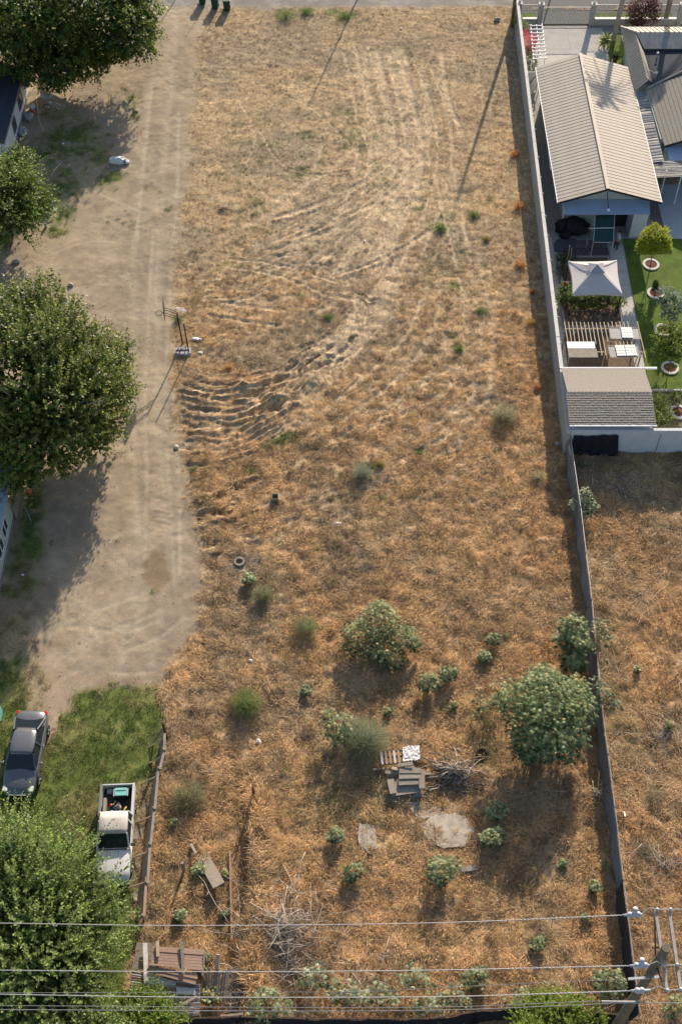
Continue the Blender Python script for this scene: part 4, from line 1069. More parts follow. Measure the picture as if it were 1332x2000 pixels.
def covered(label, px, py, r, seed, nm='covered_grill'):
    c = at(px,py,0); o = MB().blob((c[0],c[1],r[2]*.75),r,.35,seed,18,12,2.2).build(nm, M['black'], smooth=True)
    for v in o.data.vertices:
        if v.co.z < 0: v.co.z = 0
    return tag(o, label, 'covered item')
covered('large round bundle under a black cover beside the garage post', 1121, 452, (.95,.75,.62), 3, 'covered_grill')
covered('smaller pointed bundle under a black cover nearest the boundary wall', 1093, 452, (.42,.42,.62), 7, 'covered_bundle')
covered('low black covered bundle in front of the other covers', 1103, 463, (.42,.3,.3), 9, 'covered_bundle')
mp_ = MB().prism([at(1082,492)[:2],at(1081,477)[:2],at(1086,470)[:2],at(1094,467)[:2],at(1124,467)[:2],at(1123,492)[:2]],.02,.05).build('rubber_mat', mat('charcoal_mat', (.09,.09,.11), .9,.15,4))
tag(mp_, 'charcoal mat with one rounded corner on the path by the planter', 'mat')
for k,(px,py,hh) in enumerate(((1104,520,1.9),(1109,520,1.7),(1141,492,1.2))):
    p = at(px,py); o = MB().tube([(p[0],p[1],0),(p[0]+.05,p[1],hh*.6),(p[0]+.02,p[1],hh)],.025,5).build('garden_stake', M['wood_lt'])
    tag(o, ['leftmost tall pale stake in the shaded planting bed','second tall pale stake in the shaded planting bed','short pale stake beside the net shade'][k], 'stake')
# metal scroll bench-like fence in front of the bed
sc2 = thing('scroll_rail', 'low curly iron rail at the north edge of the planting bed', 'rail', (17.2,69.2,0))
mb = MB()
for k in range(7):
    cxx = 16.3+k*.38
    mb.tube([(cxx+.17*math.cos(t*PI/5), 68.98, .38+.17*math.sin(t*PI/5)) for t in range(11)],.016,5)
mb.build('scrollwork', M['dark'], sc2); MB().bar((16.0,68.98,.62),(19.0,68.98,.62),.03,.03).build('rail', M['dark'], sc2)
for x_ in (16.0,17.5,19.0): MB().bar((x_,68.98,0),(x_,68.98,.62),.03,.03).build('post', M['dark'], sc2)
# ------------------------------------------------------------------ vegetation
def norm(a): return a/np.maximum(np.linalg.norm(a,axis=-1,keepdims=True),1e-9)
def place_leaves(name, pos, ax, nrm, size, tint_, tmplV, tmplF, m_, parent, width=1.0):
    """copies a small leaf outline to every position, all joined in one crown mesh"""
    ax = norm(ax); nz = norm(nrm-(nrm*ax).sum(-1,keepdims=True)*ax); ay = np.cross(nz, ax)
    tv = np.asarray(tmplV, float); n = len(pos); k = len(tv)
    P = pos[:,None,:]+size[:,None,None]*(tv[None,:,0:1]*ax[:,None,:]+tv[None,:,1:2]*ay[:,None,:]*width+tv[None,:,2:3]*nz[:,None,:])
    F = (np.asarray(tmplF)[None]+(np.arange(n)*k)[:,None,None]).reshape(-1, len(tmplF[0]))
    cc = np.repeat(tint_,k,axis=0)
    if parent is not None:
        l = root_loc(parent); P = P-np.array([l.x,l.y,l.z])
    return np_mesh(name, P.reshape(-1,3), F, m_, parent, col=cc)
LEAF_V = [(0,0,0),(.45,.28,.05),(1,0,-.05),(.45,-.28,.05)]; LEAF_F = [(0,3,2,1)]
def lobes_px(ls):
    out = []
    for (px,py,z,r,*o) in ls:
        x,y,_ = at(px,py,z); rz = o[0] if o else r*.85
        out.append((x,y,z,r,r,rz))
    return np.array(out)
def crown_points(L, n, rng, inner=.75, lowcut=-.35):
    area = L[:,3]*L[:,5]; pk = rng.choice(len(L), n*2, p=area/area.sum())
    d = norm(rng.normal(size=(n*2,3))); d = d[:]
    u = rng.uniform(inner,1.0,(n*2,1))
    p = L[pk,:3]+d*L[pk,3:6]*u
    ok = (d[:,2] > lowcut)
    for l in L:
        q = np.linalg.norm((p-l[:3])/l[3:6],axis=1); ok &= (q > inner*.8)
    p, d, pk = p[ok][:n], d[ok][:n], pk[ok][:n]
    return p, d, pk
def tree(name, label, lobes, nsh=2600, nl=12, leaf=.22, shoot=1.1, up=.5, c0=(.055,.10,.022), c1=(.12,.19,.04), tip=(.20,.30,.05), group=None, seed=1,
         trunk=None, tr=.28, droop=0.0, sub=9, radial=None, cat='tree', dead=0, inner_n=3000, wid=1.0, yellow=.03, m_='leaf'):
    rng = np.random.default_rng(seed); L0 = lobes_px(lobes); L = L0
    if sub:
        ex = []
        for l in L0:
            if l[3] < .7: continue
            for q in range(sub):
                d_ = norm(rng.normal(size=3)+np.array([0,0,.35])); k_ = rng.uniform(.24,.42)
                ex.append(np.concatenate([l[:3]+d_*l[3:6]*rng.uniform(.8,1.0), l[3:6]*k_]))
        if ex: L = np.concatenate([L0*np.array([1,1,1,.93,.93,.93]), np.array(ex)])
    c = L[:,:3].mean(0) if trunk is None else np.array([*at(*trunk)[:2],0])
    t = thing(name, label, cat, (c[0],c[1],0), 0, group)
    p, d, pk = crown_points(L, nsh, rng)
    n = len(p)
    sd_ = norm(d*.8+np.array([0,0,up])+rng.normal(0,.35,(n,3)))
    if radial:
        rc_ = np.array(at(radial[0],radial[1],radial[2])); ro_ = norm(p-rc_)
        sd_ = norm(ro_*1.1+d*.25+np.array([0,0,.15])+rng.normal(0,.22,(n,3)))
    sl = shoot*rng.uniform(.35,1.15,n)*np.where(rng.uniform(size=n) < .06, 1.6, 1)
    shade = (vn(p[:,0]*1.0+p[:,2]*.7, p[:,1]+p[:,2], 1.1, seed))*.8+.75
    pos = []; ax = []; nr = []; sz = []; tn = []
    for k in range(nl):
        f = (k+.5)/nl
        q = p+sd_*(sl*f)[:,None]+np.array([0,0,-1])*(droop*sl*f*f)[:,None]
        side = norm(np.cross(sd_, rng.normal(size=(n,3))))
        pos.append(q); ax.append(norm(side*.9+sd_*.6+rng.normal(0,.2,(n,3)))); nr.append(norm(d*.5+np.array([0,0,.7])+rng.normal(0,.45,(n,3))))
        sz.append(leaf*rng.uniform(.6,1.15,n)*(1-.35*f))
        mixv = np.clip(rng.uniform(0,1,n)[:,None]*.8+.2*f,0,1)
        col_ = (np.array(c0)*(1-mixv)+np.array(c1)*mixv)*shade[:,None]
        tipv = (max(0,f-.6)/.4)*(rng.uniform(size=n) < .45)[:,None]
        col_ = col_*(1-tipv)+np.array(tip)*tipv
        yl = (rng.uniform(size=n) < yellow)[:,None]; col_ = np.where(yl, np.array([.38,.36,.05]), col_)
        tn.append(col_)
    # inner leaves
    pin, din, _ = crown_points(L, inner_n, rng, .35, -.8)
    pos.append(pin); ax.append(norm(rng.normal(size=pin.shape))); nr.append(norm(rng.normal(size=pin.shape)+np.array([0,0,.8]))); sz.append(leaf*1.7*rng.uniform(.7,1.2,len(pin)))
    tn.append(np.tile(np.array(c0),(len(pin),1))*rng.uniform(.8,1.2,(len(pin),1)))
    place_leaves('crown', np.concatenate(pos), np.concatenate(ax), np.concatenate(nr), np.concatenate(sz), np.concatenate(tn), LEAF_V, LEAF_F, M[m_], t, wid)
    mb = MB(); zc = L[:,2].min(); base = Vector((c[0],c[1],gh(c[0],c[1])-.1))
    ctr = Vector(L[:,:3].mean(0)); fork = base.lerp(Vector((ctr.x,ctr.y,zc*.6)),.55); fork.z = max(.35*ctr.z,.25)
    mb.tube([base, base.lerp(fork,.5)+Vector((.06*tr,0,0)), fork],[tr*1.25,tr,tr*.85],9)
    mb.build('trunk', M['bark'], t, smooth=True)
    for l in L0:
        lm = MB(); e = Vector(l[:3]); mid = fork.lerp(e,.5)+Vector((rng.normal(0,.12),rng.normal(0,.12),.15))*l[3]*.3
        lm.tube([fork,mid,e],[tr*.6,tr*.4,tr*.15],6)
        lm.build('limb', M['bark'], t, smooth=True)
    if dead:
        mb = MB()
        for k in range(dead):
            q = Vector(p[k]); dd = Vector(sd_[k])
            a_ = q+dd*.25; b_ = a_+dd*.5+Vector(rng.normal(0,.2,3)); e_ = b_+dd*.45+Vector(rng.normal(0,.25,3))
            mb.tube([q-dd*.8,a_,b_,e_],[.035,.028,.02,.008],4)
            mb.tube([b_,b_+dd*.3+Vector(rng.normal(0,.3,3))],[.015,.006],4)
        tag(mb.build('dead_twigs', M['twig'], t), kind='stuff')
    return t

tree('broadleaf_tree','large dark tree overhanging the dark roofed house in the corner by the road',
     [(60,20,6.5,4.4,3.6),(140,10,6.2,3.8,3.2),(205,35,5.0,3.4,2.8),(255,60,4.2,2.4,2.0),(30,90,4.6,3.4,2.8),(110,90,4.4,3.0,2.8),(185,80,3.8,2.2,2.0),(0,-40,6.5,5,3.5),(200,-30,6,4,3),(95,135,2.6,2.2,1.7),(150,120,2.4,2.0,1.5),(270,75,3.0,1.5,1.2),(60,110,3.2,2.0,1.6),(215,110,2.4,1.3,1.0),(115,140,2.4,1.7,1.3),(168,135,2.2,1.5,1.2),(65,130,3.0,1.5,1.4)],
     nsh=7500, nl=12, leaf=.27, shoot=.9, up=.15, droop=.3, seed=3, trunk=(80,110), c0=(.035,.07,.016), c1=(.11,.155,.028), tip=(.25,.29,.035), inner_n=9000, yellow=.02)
tree('broadleaf_tree','small bright green tree at the south end of the white walled house',
     [(20,375,3.4,2.0,1.8),(55,400,2.8,1.6,1.4),(20,440,2.6,1.8,1.6),(-20,400,3.6,2.4,2.2),(30,330,3.2,1.3,1.1)],
     nsh=1300, nl=16, leaf=.24, shoot=1.5, up=.45, droop=.3, seed=4, radial=(0,430,1.5), trunk=(15,480), c0=(.055,.10,.02), c1=(.13,.19,.04), tip=(.26,.32,.07), inner_n=2600)
tree('mulberry_tree','biggest spreading tree with bare dead twigs beside the middle of the dirt road',
     [(50,675,6.0,3.2,2.6),(125,712,5.6,3.2,2.5),(170,725,4.6,2.5,2.1),(40,740,6.0,3.8,3.0),(120,790,4.6,3.2,2.6),(185,800,3.4,2.2,1.8),(20,830,4.2,2.8,2.4),(80,850,3.6,2.4,2.0),(195,715,3.4,1.5,1.3),(-20,700,6,3.6,2.8),(212,765,3.0,1.4,1.2),(60,880,2.4,2.2,1.6),(130,860,2.2,2.0,1.5),(20,890,2.6,2.0,1.6),(170,850,2.0,1.1,1.0),(225,762,2.4,1.0,.9)],
     nsh=5200, nl=15, leaf=.26, shoot=1.25, up=.3, seed=6, radial=(80,830,2.0), trunk=(75,890), c0=(.065,.10,.025), c1=(.165,.20,.05), tip=(.28,.31,.075), dead=70, inner_n=9000, yellow=.035)
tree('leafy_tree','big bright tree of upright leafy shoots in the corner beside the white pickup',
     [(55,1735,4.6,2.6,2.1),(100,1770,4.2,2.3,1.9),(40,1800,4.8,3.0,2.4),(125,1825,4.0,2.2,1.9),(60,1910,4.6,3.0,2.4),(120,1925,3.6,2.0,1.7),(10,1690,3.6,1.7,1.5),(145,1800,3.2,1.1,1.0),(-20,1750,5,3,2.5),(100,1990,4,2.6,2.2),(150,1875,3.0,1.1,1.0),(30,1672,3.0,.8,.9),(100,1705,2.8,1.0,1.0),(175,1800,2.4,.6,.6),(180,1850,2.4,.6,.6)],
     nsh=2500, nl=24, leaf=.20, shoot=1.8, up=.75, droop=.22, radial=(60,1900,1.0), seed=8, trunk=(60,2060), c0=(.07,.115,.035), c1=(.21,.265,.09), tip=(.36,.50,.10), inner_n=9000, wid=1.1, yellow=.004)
tree('leafy_tree','bright green bushy tree in front of the corrugated roof at the bottom edge',
     [(290,1975,2.0,1.05,.9),(325,1990,1.9,.9,.8),(250,1995,1.8,.9,.8),(290,2025,2.2,1.4,1.1)],
     nsh=900, nl=12, leaf=.14, shoot=.5, up=.8, seed=9, trunk=(290,2060), c0=(.07,.11,.02), c1=(.16,.23,.035), tip=(.28,.38,.05), tr=.10, inner_n=900)
tree('leafy_tree','bright yellow green bush at the bottom edge beside the utility pole',
     [(1040,1985,1.5,1.0,.8),(1090,1975,1.7,1.1,.9),(1140,1990,1.5,.95,.8),(1085,2020,1.9,1.7,1.1)],
     nsh=1100, nl=13, leaf=.12, shoot=.45, up=.8, seed=10, trunk=(1090,2060), c0=(.08,.12,.02), c1=(.19,.26,.035), tip=(.30,.38,.05), tr=.10, inner_n=900)
# garden trees
tree('lollipop_tree','ball shaped yellow green tree on thin trunk, nearest the patio',
     [(1276,468,2.75,1.05,.95),(1268,476,2.6,.8,.7),(1288,480,2.6,.75,.65)], nsh=1700, nl=7, leaf=.11, shoot=.2, up=.3, seed=12, sub=5, trunk=(1270,520), c0=(.22,.27,.02), c1=(.38,.42,.03), tip=(.55,.55,.04), tr=.035, inner_n=1500, m_='leaf')
tree('garden_tree','leafy young tree with yellow tips above the lowest round bed on the lawn',
     [(1300,660,1.9,.8,.7),(1318,680,1.8,.75,.65),(1290,690,1.5,.55,.5),(1325,650,2.0,.6,.5),(1310,705,1.4,.5,.4)], nsh=620, nl=10, leaf=.15, shoot=.4, up=.2, seed=13, trunk=(1307,722), c0=(.07,.12,.02), c1=(.16,.23,.03), tip=(.34,.40,.05), tr=.035, inner_n=250)
tree('olive_tree','silvery grey leaved tree between the dark conical shrub and the lawn edge',
     [(1300,578,1.6,.6,.55),(1312,600,1.5,.65,.55),(1326,590,1.6,.55,.5),(1290,592,1.3,.35,.3),(1305,622,1.2,.45,.4)], nsh=520, nl=9, leaf=.13, shoot=.35, up=.4, seed=14, trunk=(1308,640), c0=(.14,.20,.13), c1=(.26,.33,.24), tip=(.42,.48,.38), tr=.035, inner_n=200, m_='castor')
tree('conical_shrub','small dark conical evergreen in the second round bed of the lawn',
     [(1279,565,.5,.26,.55),(1279,556,.9,.18,.4)], nsh=420, nl=5, leaf=.06, shoot=.12, up=1.0, seed=15, trunk=(1280,578), c0=(.012,.028,.012), c1=(.03,.055,.02), tip=(.04,.07,.03), tr=.03, cat='shrub', inner_n=400, yellow=0)
tree('purple_shrub','round dark purple shrub behind the front fence of the house',
     [(1253,22,1.6,1.25,1.3),(1262,30,1.3,1.1,1.1),(1243,30,1.2,.9,1.0)], nsh=1300, nl=8, leaf=.11, shoot=.25, up=.4, seed=16, trunk=(1256,45), c0=(.05,.018,.022), c1=(.12,.045,.05), tip=(.17,.07,.07), tr=.08, cat='shrub', inner_n=1200, yellow=0)
# bougainvillea by the wall
tree('flowering_shrub','bougainvillea with pink red flowers on the white arbour by the boundary wall',
     [(1022,72,1.1,.4,.5),(1033,92,1.2,.5,.5),(1040,80,1.3,.35,.35)], nsh=200, nl=10, leaf=.11, shoot=.45, up=.7, seed=17, trunk=(1030,110), c0=(.55,.03,.09), c1=(.62,.08,.12), tip=(.70,.16,.12), tr=.04, cat='shrub', inner_n=60, yellow=.02)
tree('wall_shrub','green shrub row between the arbour and boundary wall',
     [(1012,45,.9,.45,.5),(1020,60,.8,.5,.6),(1026,105,.8,.5,.5),(1034,125,.9,.55,.6),(1036,140,.7,.5,.5)], nsh=520, nl=9, leaf=.11, shoot=.4, up=.7, seed=18, trunk=(1030,120), c0=(.06,.10,.03), c1=(.15,.20,.06), tip=(.30,.34,.10), tr=.04, cat='shrub', inner_n=200)
# flower bed plants
tree('bed_plants','dense mixed green plants with a red flower filling the bed by the gazebo',
     [(1103,568,.7,.4,.4),(1100,585,.6,.45,.4),(1125,590,.6,.5,.4),(1150,592,.6,.5,.4),(1175,592,.6,.5,.4),(1198,588,.7,.45,.4),(1212,592,.5,.3,.3)], nsh=900, nl=9, leaf=.12, shoot=.35, up=.8, seed=19, trunk=(1150,600), c0=(.04,.085,.02), c1=(.14,.19,.04), tip=(.26,.33,.06), tr=.02, cat='plants', inner_n=400, yellow=.02)
tree('bed_plants','low dark plants in the shaded bed north of the gazebo',
     [(1096,505,.4,.35,.3),(1094,530,.4,.35,.3),(1112,500,.35,.4,.3)], nsh=200, nl=8, leaf=.10, shoot=.35, up=.8, seed=20, trunk=(1096,520), c0=(.04,.06,.03), c1=(.07,.10,.05), tip=(.10,.14,.06), tr=.02, cat='plants', inner_n=80, yellow=0)
tree('bed_plants','tall weedy green plants in the plot between lawn kerb and panel wall',
     [(1282,790,.5,.5,.5),(1290,815,.5,.55,.5),(1285,830,.4,.4,.4),(1322,780,.5,.4,.4)], nsh=420, nl=9, leaf=.13, shoot=.65, up=1.3, seed=21, trunk=(1288,815), c0=(.06,.10,.02), c1=(.15,.20,.04), tip=(.24,.30,.07), tr=.02, cat='plants', inner_n=150)
rf = MB().blob((*at(1104,555,1.0)[:2],1.05),(.16,.16,.12),.4,5).build('red_flower', mat('red_petals', (.5,.02,.04), .6,.2,8), smooth=True)
tag(rf, 'single red flower head above the planter left of the gazebo', 'flower')

# palms: tall trunk with fronds (crown above the picture, its shadow on the garage roof)
def palm(label, px, py, h, r, seed, nf=34, fl_=2.2, lean=(0,0)):
    b = at(px,py); rng = np.random.default_rng(seed)
    t = thing('palm_tree', label, 'palm tree', (b[0],b[1],0))
    k = 14; prof = []
    pts_ = [(b[0]+lean[0]*i_/k, b[1]+lean[1]*i_/k, h*i_/k) for i_ in range(k+1)]
    MB().tube(pts_, [r*(1.35 if i_ == 0 else 1)*(1+.06*(i_%2)) for i_ in range(k+1)], 9).build('trunk', mat('palm_trunk', (.33,.29,.24), .95,.35,6,.5,12), t, smooth=False)
    top = np.array(pts_[-1]); mb = MB()
    for i_ in range(nf):
        a_ = rng.uniform(0,2*PI); el = rng.uniform(-.5,1.2); L_ = fl_*rng.uniform(.8,1.1)
        d = np.array([math.cos(a_)*math.cos(el),math.sin(a_)*math.cos(el),math.sin(el)])
        prev_ = top; ps = [top]
        for q in range(1,7): ps.append(top+d*L_*q/6+np.array([0,0,-.9])*(q/6)**2*L_*.5)
        sdv = np.cross(d,[0,0,1]); sdv /= np.linalg.norm(sdv)+1e-6
        mb.tube(ps,[.03,.025,.02,.016,.012,.008,.004],3)
        for q in range(1,7):
            for s in np.linspace(0,1,4)[:-1]:
                c_ = ps[q-1]*(1-s)+ps[q]*s
                for sg_ in (-1,1):
                    e_ = c_+sdv*sg_*.55*(1-.5*abs(q/6-.4))+d*.25+np.array([0,0,-.18])
                    mb.add([c_-d*.03,c_+d*.03,e_],[(0,1,2)])
    mb.build('fronds', mat('palm_frond', (.10,.14,.05), .6,.3,5), t)
    return t
palm('tall slender palm rising from the lawn strip beside the driveway', 1197, 78, 9.2, .19, 31, lean=(.5,.3))
palm('dark trunked palm standing behind the front fence near the purple shrub', 1297, 46, 9.0, .22, 32, lean=(.2,0))
def yucca(label, px, py, h, L_, seed, c=(.22,.27,.12), n=60, pot=None):
    b = at(px,py); rng = np.random.default_rng(seed)
    t = thing('yucca_plant' , label, 'potted plant' if pot else 'plant', (b[0],b[1],0))
    if pot: MB().lathe((b[0],b[1],0.02),[(.14,0),(.24,.38),(.26,.42),(.22,.42),(.20,.36)],14).build('pot', mat('terracotta', (.22,.09,.06), .8,.2,5), t, smooth=True)
    MB().tube([(b[0],b[1],0),(b[0],b[1],h)],.06,6).build('stem', M['bark'], t)
    p = np.tile([b[0],b[1],h],(n,1))+rng.normal(0,.05,(n,3)); d = norm(rng.normal(size=(n,3))+np.array([0,0,.6]))
    V_ = [(0,-.05,0),(0,.05,0),(.5,.05,.06),(1,0,-.12),(.5,-.05,.06)]
    cc = np.array(c)*rng.uniform(.6,1.4,(n,1))
    place_leaves('leaves', p, d, np.tile([0,0,1.],(n,1))+rng.normal(0,.2,(n,3)), L_*rng.uniform(.7,1.1,n), cc, V_, [(0,1,2,3,4)], M['leaf'], t)
yucca('spiky pale yucca at the edge of the driveway slabs', 1180, 92, .55, .85, 41, (.34,.38,.20), 90)
yucca('dark spiky plant in a terracotta pot beside the garage', 1200, 121, .5, .6, 42, (.06,.10,.035), 70, pot=1)

# castor plants: palmate leaves
def star(nl_=8, notch=.30):
    vs = [(0,0,.08)]; 
    for k in range(nl_):
        a_ = -PI*.86+2*PI*.86*k/(nl_-1); r_ = 1.0-.25*abs(a_)/PI
        vs.append((r_*math.cos(a_), r_*math.sin(a_), -.22))
        if k < nl_-1:
            b_ = a_+PI*.86/(nl_-1); vs.append((notch*math.cos(b_), notch*math.sin(b_), .0))
    n_ = len(vs)
    return vs, [(0,i_,i_+1) for i_ in range(1,n_-1)]
SV, SF = star(7)
castor_no = [0]
def castor(label, lobes, n, size, seed, c0=(.14,.185,.07), c1=(.34,.38,.20), group='castor plants on the dry lots', yellow=.04, sparse=False, dry=0.0):
    rng = np.random.default_rng(seed); L = lobes_px(lobes)
    zc = L[:,2].min(); c = L[np.argmax(L[:,3])]
    bx, by = c[0], c[1]; gz_ = gh(bx,by)
    t = thing('castor_plant', label, 'shrub', (bx,by,gz_), 0, group)
    p, d, pk = crown_points(L, n, rng, .45 if not sparse else .3, -.45)
    m = len(p); h_ = norm(np.stack([d[:,0],d[:,1],np.full(m,-.15)],-1)+rng.normal(0,.45,(m,3)))
    nr = norm(d*.55+np.array([0,.12,.8])+rng.normal(0,.3,(m,3)))
    k = rng.uniform(0,1,(m,1))**1.2; cc = np.array(c0)*(1-k)+np.array(c1)*k
    pat = vn(p[:,0],p[:,1]+p[:,2],.9,seed)[:,None]; cc = cc*(.75+.5*pat)
    yl = rng.uniform(size=m)[:,None]; cc = np.where(yl < yellow, np.array([.48,.38,.12]), cc); cc = np.where((yl > yellow)&(yl < yellow+dry), np.array([.33,.17,.08]), cc)
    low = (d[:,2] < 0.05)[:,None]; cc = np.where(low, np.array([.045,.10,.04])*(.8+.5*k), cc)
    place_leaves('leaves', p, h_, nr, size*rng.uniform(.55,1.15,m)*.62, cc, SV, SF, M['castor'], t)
    mb = MB(); base = Vector((bx,by,gz_-.05)); ns_ = min(60, max(5, m//14))
    for i_ in range(ns_):
        e = Vector(p[(i_*13)%m]); q = base+Vector((rng.normal(0,.04+.05*L[:,3].max()),rng.normal(0,.04+.05*L[:,3].max()),0)); md = q.lerp(e,.55)+Vector((0,0,.12*(e-q).length)); 
        mb.tube([q,md,e],[.008+.012*L[:,3].max(),.012,.006],4)
    mb.build('stems', mat('castor_stem_%d' % seed, (.26,.22,.16), .8,.2,5) if False else M['twig_dk'], t)
    return t
castor('wide rounded castor bush with pale grey leaves standing alone in the middle of the lot',
  [(740,1215,1.3,1.25,.9),(700,1240,1.0,1.0,.8),(785,1245,1.0,1.0,.8),(745,1265,.9,1.2,.8),(690,1262,.7,.7,.5),(770,1285,.6,.8,.6),(740,1195,1.3,.8,.6),(808,1258,.7,.5,.5)], 2700, .24, 51, yellow=.05, dry=.08)
castor('largest dense castor tree with glossy silver leaves against the screened fence',
  [(1065,1365,3.0,1.7,1.2),(1010,1370,2.4,1.3,1.0),(1115,1385,2.4,1.4,1.1),(1060,1420,2.2,2.0,1.5),(1100,1440,1.5,1.5,1.1),(1035,1450,1.3,1.3,1.0),(1060,1330,2.6,1.1,.8),(1120,1345,2.2,.9,.7)], 5200, .29, 52, c0=(.13,.19,.065), c1=(.34,.40,.20), yellow=.02, dry=.01)
castor('tall castor bush squeezed against the fence north of the largest one',
  [(1120,1225,2.0,.85,.8),(1130,1255,1.8,.8,.8),(1120,1290,1.2,.8,.8),(1100,1250,1.5,.6,.6)], 900, .34, 53, yellow=.03)
castor('sparse yellowing castor growing through the fence beside the tall bush',
  [(1172,1225,2.0,.7,.5),(1180,1245,1.8,.6,.6),(1160,1270,1.4,.5,.5)], 170, .28, 54, c0=(.18,.20,.10), c1=(.36,.36,.22), sparse=True)
castor('sparse castor stems hanging over the fence on the neighbouring side',
  [(1180,1350,1.8,.6,.5),(1195,1375,1.4,.6,.5),(1165,1335,1.6,.5,.4)], 150, .28, 55, c0=(.16,.20,.11), c1=(.34,.37,.25), sparse=True)
castor('sparse yellow castor seedlings left of the largest castor',
  [(975,1340,1.0,.6,.4),(940,1375,.8,.6,.4),(925,1400,.6,.5,.35),(965,1365,.9,.4,.3)], 130, .24, 56, c0=(.18,.20,.09), c1=(.40,.38,.20), sparse=True, yellow=.2)
castor('upright castor with pale top at the corner of the neighbouring lot by the fence',
  [(1140,968,1.1,.65,.5),(1125,985,.9,.55,.45),(1155,990,.8,.5,.45),(1138,1005,.6,.55,.45)], 420, .26, 57, c0=(.17,.22,.11), c1=(.32,.37,.24), yellow=.02)
small = [ # px, py, radius px, label, lushness
 (835,1333,25,'round castor, left one of the close pair right of the wide bush',1.0),(876,1316,21,'slightly smaller castor, right one of the close pair right of the wide bush',1.0),
 (965,1248,16,'small castor, upper of two near the fence side of the lot centre',.9),(946,1281,14,'small castor, lower of two near the fence side of the lot centre',.9),
 (596,1348,14,'small castor between the two feathery shrubs and the wide bush',.9),(757,1390,10,'tiny castor just above the lumber pile',.8),
 (660,1422,46,'medium castor growing out of the left side of the feathery shrub by the lumber pile',1.0),
 (970,1583,24,'dark bluish castor in the shadow of the largest castor',1.0),(965,1637,28,'bright castor directly below the dark bluish one',1.0),
 (862,1698,38,'bright castor with full crown beside the short plank under the concrete pad',1.0),
 (655,1630,20,'small castor left of the small broken concrete pad',1.0),(690,1703,21,'yellowish castor below the small broken concrete pad',.9),
 (1051,1843,18,'small castor alone in the straw beside the upper power line',.9),(1161,1732,15,'small castor beside the fence above the upper power line',.9),
 (1100,1684,10,'tiny castor at the edge of the big shadow',.8),(1180,1691,8,'tiny castor touching the screened fence',.8),(1143,1793,10,'tiny castor crossed by the upper power line',.8),
 (388,1697,15,'castor beside the leaning plank left of the iron pipe',.9),(440,1705,9,'tiny castor beside the end of the leaning plank',.8),(352,1788,14,'castor beside the grey bucket',.9),
 (437,1786,10,'tiny castor left of the iron pipe',.8),(402,1868,10,'tiny castor at the right edge of the red plank roof',.8),(340,1605,10,'tiny castor under the wide wispy shrub by the board fence',.8),
 (488,1130,16,'yellow green castor leaning beside the white ring',.9),(930,1912,26,'pale castor near the middle power line',.85),(525,1965,40,'large leaved castor at the bottom edge beside the brush heap',1.0),
 (1188,1920,38,'bushy castor crossing the fence beside the utility pole',1.0),(1245,1307,9,'tiny yellowish castor on the neighbouring lot',.8),(1305,1415,13,'faded small castor on the neighbouring lot',.6),
 (885,1378,12,'faded small castor between the close pair and the branch pile',.5),(1138,905,9,'single yellow green sprout in the wall shadow of the neighbouring lot',.4),(395,1895,12,'castor sprig behind the pallet boards',.7),
 (412,1945,22,'pale castor at the foot of the upright poles',.8),(1320,1965,25,'pale castor on the neighbouring lot by the bottom edge',.8)]
for k,(px,py,r,lb,lush) in enumerate(small):
    sc = 2425/ (60/ (math.cos(PITCH)+math.sin(PITCH)*((py-1000)/2425)))  # px per metre at the ground
    rm = r/sc; zc = rm*.95
    yel = lush < .75
    q_ = random.Random(k*7+3); u_ = q_.uniform
    castor(lb, [(px,py,zc,rm*u_(.8,.98),rm*u_(.6,.85)),(px-r*u_(.1,.6),py+r*u_(.0,.6),zc*u_(.5,.9),rm*u_(.4,.75),rm*u_(.35,.6)),(px+r*u_(.2,.7),py-r*u_(-.3,.3),zc*u_(.7,1.1),rm*u_(.35,.7),rm*u_(.3,.5)),(px+r*u_(-.6,.6),py-r*u_(.2,.6),zc*u_(.9,1.2),rm*u_(.25,.5),rm*u_(.2,.4))], int(34+300*min(1,rm/.9)*lush), .18+.10*min(1,rm), 70+k,
           c0=(.15,.20,.085) if not yel else (.24,.25,.11), c1=(.38,.42,.23) if not yel else (.42,.38,.2), yellow=.03 if lush > .8 else .15)
for k,(px,py,lb) in enumerate(((620,1905,'left pale castor of the scattered row above the bottom fence'),(680,1935,'second pale castor of the scattered row above the bottom fence'),(745,1940,'third pale castor of the scattered row, with yellowing leaves'),
                               (835,1965,'bushier pale castor at the right end of the scattered row'),(810,1905,'upper pale castor of the scattered row near the middle power line'),(885,1945,'last small castor of the scattered row beside a yellow sprig'),(1025,1955,'pale castor partly behind the yellow green bush'))):
    castor(lb, [(px,py,.8,.7,.5),(px+22,py+14,.6,.5,.4),(px-24,py+8,.6,.5,.4)], 120, .27, 120+k, c0=(.18,.24,.13), c1=(.40,.46,.30), sparse=True, yellow=.07)

